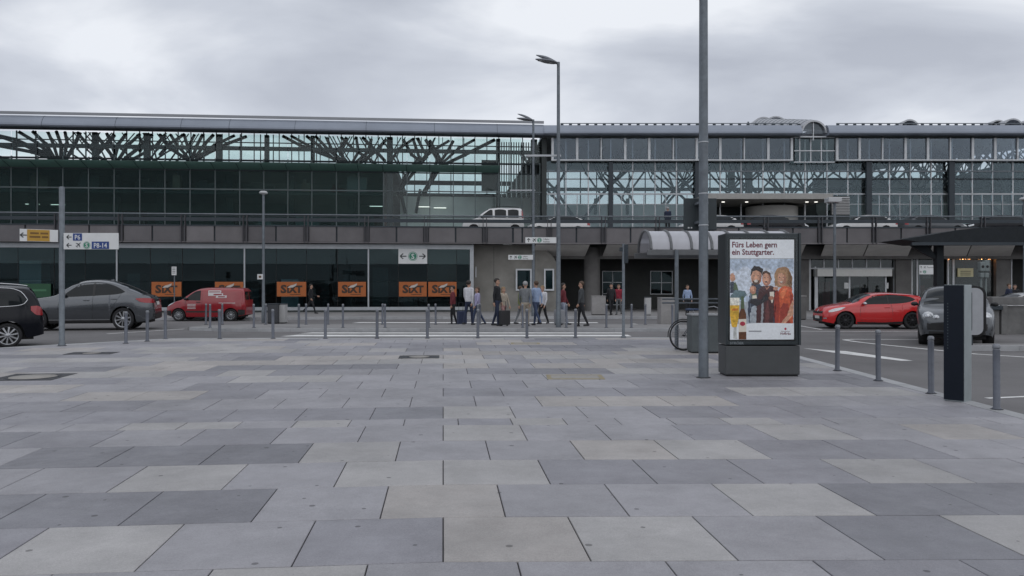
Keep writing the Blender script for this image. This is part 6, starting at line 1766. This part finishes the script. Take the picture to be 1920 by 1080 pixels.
# ---- black people carrier at the left edge
c = Car(4.85, 0.95, [(0,0.75),(0.2,0.90),(0.6,1.0),(1.0,1.08),(1.4,1.32),(1.9,1.60),(2.4,1.70),(3.2,1.725),(4.1,1.70),(4.5,1.66),(4.68,1.40),(4.80,1.05),(4.85,0.75)],
        [(0,0.7),(1.0,1.0),(2.0,1.03),(3.5,1.07),(4.4,1.10),(4.85,1.0)], 0.24, (0.95,3.99), 0.335, 0.30, paint('car_paint_black', (0.005,0.006,0.010), 0.2, coat=0.0, spec=0.28))
Yr, Xr = 21.3, (15-960)/F*21.3; a = math.radians(35)
mid = Vector((Xr, Yr)) + Vector((math.cos(a), math.sin(a)))*(2.425-3.99) + Vector((-math.sin(a), math.cos(a)))*0.92
r = car_root('black_people_carrier', mid, a, 4.85, 'black people carrier with chrome window line beside the grey coupe')
c.body(r)
c.side(r, 'side_window', [(1.5,1.08),(1.9,1.45),(2.4,1.59),(3.2,1.615),(4.0,1.59),(4.28,1.50),(4.42,1.30)], [(1.5,1.07),(2.5,1.09),(3.5,1.12),(4.1,1.15),(4.32,1.19),(4.42,1.27)], CARGLASS)
pts_u = [(1.5,1.10),(1.9,1.47),(2.4,1.612),(3.2,1.637),(4.02,1.612),(4.30,1.515),(4.445,1.30)]; pts_l = [(4.445,1.29),(4.34,1.17),(4.12,1.13),(3.5,1.10),(2.5,1.07),(1.5,1.05)]
fu_, fl2 = pchip(pts_u), pchip(pts_l[::-1])
ring = [(x, fu_(x)) for x in np.linspace(1.5,4.445,40)] + [(x, fl2(x)) for x in np.linspace(4.445,1.5,40)]
for sg in (1,-1):
    b = MB(); b.path([(x, sg*(c.W(x,z)+0.012), z) for x, z in ring], 0.014, 5); b.build('chrome_window_line', CHROME, r)
c.side(r, 'taillight', [(4.52,1.12),(4.66,1.13),(4.80,1.08)], [(4.52,1.0),(4.66,0.88),(4.80,0.86)], TAIL, 0.012)
c.end(r, 'taillight', [(0.62,0.88),(0.84,0.88),(0.84,1.10),(0.62,1.08)], TAIL, True, 0.014)
c.top_patch(r, 'windshield', 1.05, 2.0, -0.86, 0.86, CARGLASS); c.top_patch(r, 'rear_window', 4.52, 4.66, -0.8, 0.8, CARGLASS)
c.end(r, 'licence_plate', [(0.0,0.62),(0.26,0.62),(0.26,0.73),(0.0,0.73)], PLATE, True, 0.02)
for sg in (1,-1):
    b = MB(); b.path([(x, sg*0.66, c.zt(x)+0.012+0.03*math.sin(math.pi*(x-2.0)/2.45)) for x in np.linspace(2.0,4.45,12)], 0.016, 6); b.build('roof_rail', CHROME, r)
c.side(r, 'sill_trim', [(1.35,0.32),(3.45,0.32)], [(1.35,0.25),(3.45,0.25)], CARTRIM, 0.01, 8, 2)
c.seam(r, [(2.65,1.1),(2.62,0.7),(2.65,0.40)]); c.seam(r, [(3.70,1.13),(3.62,0.9),(3.45,0.70)])
c.mirrors(r, 1.65, 1.08, c.paint); c.handle(r, 2.5, 0.96, c.paint); c.handle(r, 3.5, 0.98, c.paint); c.wheel_set(r, RIM, 10, 0.74, 0.22)
shift(r, 4.85)

# ---- small red delivery van
c = Car(3.86, 0.84, [(0,0.70),(0.10,0.84),(0.4,0.97),(0.72,1.06),(1.0,1.25),(1.35,1.50),(1.65,1.615),(2.1,1.655),(3.0,1.65),(3.66,1.62),(3.78,1.56),(3.83,1.2),(3.86,0.8)],
        [(0,0.66),(0.7,0.95),(1.5,1.02),(2.5,1.05),(3.86,1.05)], 0.21, (0.66,3.18), 0.30, 0.16, paint('van_paint_red', (0.26,0.007,0.014)), kroof=12)
r = car_root('red_delivery_van', (at(392,0,39.0).x, 39.2), math.radians(2), 3.86, 'small red delivery van parked in front of the rental shop front', 'van')
c.body(r)
c.side(r, 'side_window', [(0.98,1.05),(1.25,1.30),(1.5,1.46),(1.72,1.50)], [(0.98,1.04),(1.3,1.02),(1.5,1.01),(1.72,1.01)], CARGLASS)
c.top_patch(r, 'windshield', 0.78, 1.45, -0.86, 0.86, CARGLASS)
c.side(r, 'headlight', [(0.12,0.80),(0.3,0.92),(0.48,0.98)], [(0.12,0.72),(0.3,0.82),(0.48,0.93)], HEADL, 0.012)
c.side(r, 'bumper', [(0.05,0.52),(0.30,0.52)], [(0.05,0.30),(0.30,0.26)], CARTRIM, 0.014, 6)
c.side(r, 'bumper', [(3.52,0.56),(3.82,0.56)], [(3.52,0.26),(3.82,0.32)], CARTRIM, 0.014, 6)
c.side(r, 'side_moulding', [(1.02,0.50),(2.82,0.50)], [(1.02,0.43),(2.82,0.43)], CARTRIM, 0.010, 10, 2)
c.side(r, 'taillight', [(3.66,0.90),(3.82,0.90)], [(3.66,0.70),(3.82,0.70)], TAIL, 0.012, 4)
c.end(r, 'rear_window', [(0.05,1.05),(0.62,1.05),(0.58,1.45),(0.05,1.45)], CARGLASS, True, 0.014)
VW_ = pm('van_print_white', (0.58,0.55,0.55), 0.5, var=0.05); VR_ = pm('van_print_red', (0.25,0.01,0.02), 0.5, var=0.05)
for z0, z1, xa, xb in ((1.36,1.50,2.08,2.70),(1.24,1.36,2.08,2.80),(1.14,1.26,2.46,2.98)):
    c.side(r, 'van_lettering_panel', [(xa,z1),(xb,z1)], [(xa,z0),(xb,z0)], VW_, 0.010, 8, 2)
for z0, z1, xa, xb in ((1.41,1.45,2.12,2.66),(1.27,1.33,2.34,2.74),(1.17,1.22,2.56,2.9)):
    c.side(r, 'van_lettering', [(xa,z1),(xb,z1)], [(xa,z0),(xb,z0)], VR_, 0.014, 8, 2)
for i in range(4): c.side(r, 'door_lettering', [(1.10,0.84-i*0.07),(1.5,0.84-i*0.07)], [(1.10,0.815-i*0.07),(1.5,0.815-i*0.07)], VW_, 0.010, 5, 2)
c.side(r, 'panel_stripe', [(2.6,0.90),(3.4,0.90)], [(2.6,0.875),(3.4,0.875)], VW_, 0.009, 5, 2)
c.seam(r, [(1.0,1.0),(0.99,0.7),(1.06,0.34)]); c.seam(r, [(1.78,1.5),(1.80,0.9),(1.76,0.34)]); c.handle(r, 1.62, 0.93, CARTRIM)
c.mirrors(r, 1.05, 1.06, CARTRIM); c.wheel_set(r, RIM, 12, 0.66)
shift(r, 3.86)

# ---- silver SUV facing the plaza, half hidden by the stele
c = Car(4.80, 0.965, [(0,0.74),(0.12,0.86),(0.4,0.98),(0.9,1.07),(1.35,1.15),(1.7,1.38),(2.1,1.60),(2.5,1.68),(3.2,1.695),(3.9,1.64),(4.3,1.55),(4.55,1.28),(4.72,1.0),(4.80,0.75)],
        [(0,0.68),(0.8,0.94),(1.5,1.06),(3.0,1.10),(4.8,1.0)], 0.25, (0.92,3.78), 0.37, 0.36, paint('car_paint_silver', (0.085,0.093,0.103), 0.3, 0.4, coat=0.4), nose=0.14)
ang = math.radians(63)
nosep = at(1794, 0, 21.6)
mid = Vector((nosep.x, 21.6)) + Vector((math.cos(ang), math.sin(ang)))*2.4
r = car_root('silver_suv', mid, ang, 4.8, 'silver grey SUV seen from the front behind the dark stele')
c.body(r)
c.side(r, 'side_window', [(1.62,1.10),(2.0,1.40),(2.4,1.57),(3.2,1.60),(3.9,1.53),(4.2,1.35)], [(1.62,1.09),(2.4,1.11),(3.2,1.13),(3.9,1.17),(4.2,1.28)], CARGLASS)
c.top_patch(r, 'windshield', 1.40, 2.22, -0.88, 0.88, CARGLASS)
for yy, zz_, rr in ((0.70,0.82,0.15),(0.50,0.79,0.09)):
    for sg in (1,-1):
        x_ = c.end_x(yy, zz_)-0.006
        b = MB(); b.ell((x_+0.03, sg*yy, zz_), (0.06, rr, rr*0.95), 16, 10); hl = b.build('headlight', HEADL, r)
        b = MB(); b.ell((x_-0.012, sg*yy, zz_), (0.03, rr*0.5, rr*0.5), 12, 8); b.build('bulb_lens', CHROME, hl)
c.end(r, 'grille', [(0.0,0.44),(0.84,0.46),(0.86,0.64),(0.0,0.66)], CARTRIM)
c.end(r, 'lower_apron', [(0.0,0.33),(0.80,0.35),(0.80,0.42),(0.0,0.41)], CARTRIM)
c.end(r, 'licence_plate', [(0.0,0.56),(0.26,0.56),(0.26,0.67),(0.0,0.67)], PLATE, off=0.03)
c.mirrors(r, 1.72, 1.12, CARTRIM); c.wheel_set(r, RIM_DARK, 10, 0.74, 0.26)
c.side(r, 'sill_trim', [(1.36,0.36),(3.36,0.36)], [(1.36,0.26),(3.36,0.26)], CARTRIM, 0.01, 8, 2)
c.seam(r, [(2.75,1.1),(2.74,0.7),(2.75,0.42)])
shift(r, 4.8)

# ---- white van on the elevated road, and further cars up there
c = Car(4.05, 0.84, [(0,0.70),(0.10,0.86),(0.45,1.0),(0.85,1.07),(1.15,1.30),(1.5,1.60),(1.85,1.76),(2.4,1.81),(3.3,1.81),(3.85,1.78),(3.95,1.70),(4.02,1.2),(4.05,0.8)],
        [(0,0.66),(0.8,0.98),(1.6,1.06),(4.05,1.08)], 0.21, (0.75,3.45), 0.31, 0.20, paint('car_paint_white', (0.62,0.62,0.62), 0.3), kroof=11)
Yv = 52.0
r = car_root('white_van', (at(924,0,Yv).x, Yv), math.radians(4), 4.05, 'white passenger van on the elevated road in front of green hall', 'van', DZ)
c.body(r)
for xa, xb in ((1.20,1.98),(2.12,2.86),(2.98,3.68)):
    u_ = [(xa, 1.14 if xa < 1.5 else 1.62), (xa+0.35, 1.44 if xa < 1.5 else 1.66), (xb-0.1, 1.63), (xb, 1.58)]
    c.side(r, 'side_window', u_, [(xa,1.12),(xb,1.12)], CARGLASS, 0.01)
c.top_patch(r, 'windshield', 0.90, 1.7, -0.88, 0.88, CARGLASS)
c.side(r, 'taillight', [(3.88,1.72),(3.98,1.70)], [(3.88,1.1),(3.98,1.05)], TAIL, 0.012, 4)
for sg in (1,-1):
    b = MB(); b.path([(x, sg*0.6, 1.80+0.05*math.sin(math.pi*(x-1.9)/1.8)) for x in np.linspace(1.9,3.7,8)], 0.02, 5); b.build('roof_rail', CARTRIM, r)
c.mirrors(r, 1.3, 1.12, CARTRIM); c.wheel_set(r, RIM, 8, 0.68)
shift(r, 4.05)
def simple_car(px, Y, ang, paintm, label, z=DZ, name='parked_car'):
    c = Car(4.3, 0.88, [(0,0.64),(0.12,0.76),(0.5,0.86),(1.1,0.97),(1.5,1.18),(1.95,1.38),(2.5,1.43),(3.2,1.39),(3.7,1.20),(4.05,1.02),(4.25,0.95),(4.3,0.72)],
            [(0,0.6),(1.0,0.88),(2.5,0.94),(4.3,0.9)], 0.2, (0.82,3.42), 0.31, 0.42, paintm)
    r = car_root(name, (at(px,0,Y).x, Y), ang, 4.3, label, 'car', z)
    c.body(r)
    c.side(r, 'side_window', [(1.45,0.97),(1.9,1.27),(2.5,1.35),(3.2,1.30),(3.6,1.10)], [(1.45,0.965),(2.5,0.98),(3.2,1.0),(3.6,1.09)], CARGLASS)
    c.top_patch(r, 'windshield', 1.15, 1.9, -0.86, 0.86, CARGLASS); c.top_patch(r, 'rear_window', 3.2, 3.75, -0.8, 0.8, CARGLASS)
    c.side(r, 'taillight', [(4.05,0.88),(4.25,0.86)], [(4.05,0.72),(4.25,0.72)], TAIL, 0.012, 4)
    c.side(r, 'headlight', [(0.1,0.70),(0.4,0.78)], [(0.1,0.60),(0.4,0.68)], HEADL, 0.012, 4)
    c.end(r, 'licence_plate', [(0.0,0.50),(0.26,0.50),(0.26,0.60),(0.0,0.60)], PLATE, True, 0.02)
    c.mirrors(r, 1.55, 0.96, paintm); c.wheel_set(r, RIM, 8, 0.68)
    shift(r, 4.3)
WP = MATS['car_paint_white']; SP = MATS['car_paint_silver']; BP = MATS['car_paint_black']
simple_car(1046, 53.5, math.radians(2), WP, 'white saloon behind the white van on the elevated road')
simple_car(1330, 53.0, math.radians(-3), WP, 'white saloon on elevated road at the cream entrance canopy')
simple_car(1452, 53.0, math.radians(182), BP, 'black car on elevated road below the round entrance drum')
simple_car(1615, 53.0, math.radians(-2), WP, 'white car on elevated road beside the pale louvre panel')
simple_car(1745, 53.0, math.radians(180), SP, 'silver car on elevated road between the two dark facade columns')
simple_car(1862, 53.0, math.radians(0), BP, 'black car on elevated road above the dark canopy')
simple_car(1908, 34.0, math.radians(2), WP, 'white car with only its roof showing over the concrete wall', 0.0)
simple_car(1815, 36.5, math.radians(178), SP, 'silver car behind the ticket terminal under the dark canopy', 0.0)
# ------------------------------------------------------------------ people
SKIN = pm('skin', (0.42,0.25,0.18), 0.55, var=0.08, scale=20)
SHOE = pm('shoe_dark', (0.02,0.02,0.022), 0.6, var=0.2)
def cloth(n, c): return pm('cloth_'+n, c, 0.85, var=0.18, scale=12, bump=0.2, bscale=120)
def person(p, facing, label, top, trousers, hair, h=1.74, stride=0.0, arm=0.0, skirt=False, sit=False, bend=(0.15,0.15), hand_up=False, hair_long=False, group=None):
    """one continuous body: tapered limbs fused by a voxel remesh; facing 0 looks towards -y (the camera)"""
    S = h/1.75
    caps = []   # (p0, p1, r0, r1, material)
    def C(a, b, r0, r1, m): caps.append((Vector(a)*S, Vector(b)*S, r0*S, r1*S, m))
    fy = -1.0
    hipz = 0.91 if not sit else 0.50
    # torso
    C((-0.03,0,hipz-0.02),(0.03,0,hipz-0.02),0.125,0.125,1); C((-0.03,0,hipz+0.06),(-0.03,-0.005,hipz+0.2),0.128,0.12,0); C((0.03,0,hipz+0.06),(0.03,-0.005,hipz+0.2),0.128,0.12,0)
    C((-0.05,0,hipz+0.18),(-0.075,0.0,hipz+0.44),0.115,0.115,0); C((0.05,0,hipz+0.18),(0.075,0.0,hipz+0.44),0.115,0.115,0)
    C((-0.14,0.01,hipz+0.50),(0.14,0.01,hipz+0.50),0.075,0.075,0)
    C((0,0.005,hipz+0.50),(0,-0.01,hipz+0.62),0.056,0.052,2)
    hz0 = hipz+0.62
    C((0,-0.015,hz0+0.055),(0,-0.005,hz0+0.135),0.074,0.088,2); C((0,-0.045,hz0+0.03),(0,-0.04,hz0+0.07),0.05,0.055,2)
    C((0,-0.095,hz0+0.075),(0,-0.108,hz0+0.055),0.012,0.017,2)
    for s in (-1,1): C((s*0.084,0.005,hz0+0.085),(s*0.09,0.01,hz0+0.055),0.018,0.013,2)
    # legs
    for s, ph in ((-1,1),(1,-1)):
        hp = Vector((s*0.085,0,hipz-0.02))
        if sit:
            kn = Vector((s*0.12,-0.42,0.50)); an = Vector((s*0.12,-0.44,0.09))
        else:
            a = stride*ph; kn = hp + Vector((0.005*s, -math.sin(a)*0.42, -math.cos(a)*0.42))
            bk = 0.10 + (0.55*abs(stride) if ph*stride < 0 else 0.05)
            an = kn + Vector((0, -math.sin(a-bk)*0.41, -math.cos(a-bk)*0.41))
        C(hp, kn, 0.088, 0.058, 1); C(kn, an, 0.058, 0.040, 1)
        ft = an + Vector((0.015*s,-0.15,-0.045)); C(an+Vector((0,0.025,-0.035)), ft, 0.042, 0.034, 3)
    if skirt: C((0,0,hipz),(0,0,hipz-0.32),0.15,0.19,1)
    # arms and hands
    for i, (s, ph) in enumerate(((-1,-1),(1,1))):
        sh = Vector((s*0.185,0.01,hipz+0.50)); a = arm*ph; bd = bend[i]
        el = sh + Vector((s*0.05,-math.sin(a)*0.29,-math.cos(a)*0.29))
        wr = el + Vector((-s*0.03,-math.sin(a+bd)*0.25,-math.cos(a+bd)*0.25))
        if hand_up and i == 0: wr = el + Vector((0.06,-0.16,0.18))
        C(sh, el, 0.056, 0.043, 0); C(el, wr, 0.042, 0.029, 0)
        d = (wr-el).normalized(); lat = Vector((0,1,0)).cross(d)
        if lat.length < 0.1: lat = Vector((1,0,0))
        lat = d.cross(Vector((1,0,0))).normalized()      # across the palm (front-back when the arm hangs)
        pal = wr + d*0.085; C(wr, pal, 0.024, 0.030, 2)
        inn = Vector((-s,0,0))
        for k, (o_, l1) in enumerate(((-0.030,0.070),(-0.010,0.080),(0.010,0.075),(0.028,0.060))):
            b0 = pal + lat*o_; m_ = b0 + d*l1*0.55 + inn*0.008; e_ = m_ + d*l1*0.40 + inn*0.022
            C(b0, m_, 0.0105, 0.0095, 2); C(m_, e_, 0.0095, 0.008, 2)
        b0 = wr + d*0.03 - lat*0.026; m_ = b0 - lat*0.032 + d*0.03 + inn*0.012; C(b0, m_, 0.013, 0.011, 2); C(m_, m_ + d*0.035 + inn*0.008, 0.011, 0.009, 2)
    mb = MB()
    for p0, p1, r0, r1, m_ in caps:
        mb.tube(p0, p1, r0, r1, 10); mb.ell(p0, r0, 10, 6); mb.ell(p1, r1, 10, 6)
    me = mb.mesh('tmp'); to = bpy.data.objects.new('tmp', me); COL.objects.link(to)
    md = to.modifiers.new('r','REMESH'); md.mode = 'VOXEL'; md.voxel_size = 0.0115*S; md.use_smooth_shade = True
    ms = to.modifiers.new('s','SMOOTH'); ms.factor = 0.5; ms.iterations = 3
    bm_ = bpy.data.meshes.new_from_object(to.evaluated_get(bpy.context.evaluated_depsgraph_get()))
    bpy.data.objects.remove(to); bpy.data.meshes.remove(me)
    # clothing regions from the nearest limb
    n = len(bm_.polygons); cen = np.zeros(n*3); bm_.polygons.foreach_get('center', cen); cen = cen.reshape(-1,3)
    best = np.full(n, 1e9); idx = np.zeros(n, int)
    for p0, p1, r0, r1, m_ in caps:
        a = np.array(p0); d = np.array(p1)-a; L2 = max(1e-9, d@d); t = np.clip((cen-a)@d/L2, 0, 1)
        dist = np.linalg.norm(cen-a-t[:,None]*d, axis=1) - (r0+(r1-r0)*t)
        k = dist < best; best[k] = dist[k]; idx[k] = m_
    bm_.materials.clear()
    for m_ in (top, trousers, SKIN, SHOE): bm_.materials.append(m_)
    bm_.polygons.foreach_set('material_index', idx); bm_.polygons.foreach_set('use_smooth', [True]*n); bm_.name = 'person'
    o = link('person', bm_); o.location = p; o.rotation_euler.z = facing
    tag(o, label, 'person', group)
    hb = MB(); hc = (0, 0.008*S, (hz0+0.140)*S)
    hb.ell(hc, (0.099*S, 0.108*S, 0.098*S), 16, 12)
    hb.v = [(x, y, z if (z > (hz0+0.165)*S or y > 0.0) else (hz0+0.165)*S) for x, y, z in hb.v]
    if hair_long: hb.ell((0,0.05*S,(hz0+0.03)*S),(0.085*S,0.055*S,0.13*S),12,8)
    hb.build('hair', hair, o)
    fb = MB()
    for s in (-1,1): fb.ell((s*0.032*S,-0.083*S,(hz0+0.095)*S),0.009*S,8,6)
    fb.ell((0,-0.090*S,(hz0+0.022)*S),(0.022*S,0.006*S,0.005*S),8,6); fb.build('face_features', pm('eye_dark',(0.03,0.015,0.012),0.4), o)
    return o
DK = cloth('black',(0.014,0.015,0.018)); NV = cloth('navy',(0.018,0.026,0.055)); JN = cloth('denim',(0.045,0.065,0.12)); LB = cloth('light_blue',(0.28,0.36,0.52)); WHc = cloth('white',(0.55,0.55,0.58)); RDc = cloth('dark_red',(0.14,0.022,0.03)); GY = cloth('grey',(0.16,0.17,0.18)); BEc = cloth('beige',(0.36,0.31,0.25)); PK = cloth('rose',(0.30,0.17,0.16)); GRc = cloth('olive',(0.16,0.18,0.07))
H_D = pm('hair_dark',(0.018,0.013,0.01),0.6,var=0.3,scale=40,bump=0.3); H_B = pm('hair_brown',(0.07,0.04,0.022),0.6,var=0.3,scale=40,bump=0.3); H_L = pm('hair_fair',(0.24,0.16,0.08),0.6,var=0.3,scale=40,bump=0.3); H_G = pm('hair_grey',(0.30,0.30,0.30),0.6,var=0.3,scale=40)
def feet(x, y, z=0.004): return on_level(x, y, z)
R90 = math.pi/2
def P(x, Y, z, *a, **k): return person(Vector(((x-960)/F*Y, Y, z)), *a, **k)
P(583, 45.2, 0.12, R90, 'man in black suit walking past the orange shop signs', DK, DK, H_D, 1.72, 0.42, 0.3, bend=(0.9,1.0))
P(849, 34.6, 0.0, -1.4, 'person in dark red jacket waiting on the terminal zebra crossing', RDc, DK, H_D, 1.72, 0.12, 0.1)
P(879, 32.0, 0.12, 2.6, 'person in white shirt and navy trousers with dark hair on island', WHc, NV, H_D, 1.80, 0.2, 0.2)
P(895, 33.6, 0.0, -1.2, 'person in pale lilac top and dark jeans beside the island bollards', cloth('lilac',(0.36,0.34,0.50)), JN, H_B, 1.66, 0.3, 0.3, hair_long=True)
P(932, 31.2, 0.12, 1.3, 'tall person dressed all in black standing on the traffic island', DK, NV, H_D, 1.88, 0.15, 0.15)
P(944, 33.4, 0.0, 0.8, 'person in beige top and rose trousers walking behind the island', BEc, PK, H_L, 1.66, 0.35, 0.3, hair_long=True)
P(985, 30.9, 0.12, 3.0, 'grey haired person in grey jacket and beige trousers on island', GY, BEc, H_G, 1.76, 0.25, 0.25)
P(976, 34.9, 0.0, 1.7, 'person in olive jacket with brown hair behind the grey haired person', GRc, GY, H_B, 1.70, 0.2, 0.2)
P(1005, 31.4, 0.12, -2.4, 'person in light blue shirt and blue jeans beside lamp post', LB, JN, H_B, 1.78, 0.3, 0.25)
P(1017, 34.2, 0.0, -0.6, 'person in white jacket and dark trousers behind the blue shirted one', WHc, DK, H_L, 1.72, 0.3, 0.2)
P(1056, 32.2, 0.12, 1.4, 'person in dark red top with pale trousers on the island', RDc, cloth('pale_blue',(0.26,0.29,0.36)), H_D, 1.70, 0.3, 0.3, hair_long=True)
P(1090, 30.6, 0.12, -1.6, 'person in charcoal coat and dark trousers at end of island', cloth('charcoal',(0.055,0.06,0.065)), DK, H_B, 1.76, 0.2, 0.2)
P(1146, 43.6, 0.12, 0.3, 'person in black jacket with white collar by round column', DK, DK, H_D, 1.74, 0.2, 0.2)
P(1160, 44.2, 0.12, -0.4, 'person in red and grey jacket near the round column', cloth('red',(0.26,0.02,0.04)), GY, H_B, 1.70, 0.2, 0.2)
P(1252, 50.3, DZ, 2.6, 'person in navy jacket leaning at the elevated road railing', NV, DK, H_G, 1.70, 0.05, 0.15)
P(1289, 43.0, 0.12, 0.2, 'person in light blue jacket under the deck behind bicycle shelter', LB, DK, H_B, 1.66, 0.1, 0.2)
P(1892, 44.0, 0.12, 0.5, 'person in dark jacket and brown hair beside the far shop window', NV, DK, H_B, 1.74, 0.1, 0.2)
P(1903, 44.6, 0.12, -0.7, 'person in black coat with dark hair beside the far shop window', DK, DK, H_D, 1.70, 0.1, 0.2)
P(1614, 56.0, 0.12, 0.0, 'person in rose top standing inside the sliding doors', PK, GY, H_L, 1.66, 0.1, 0.1)
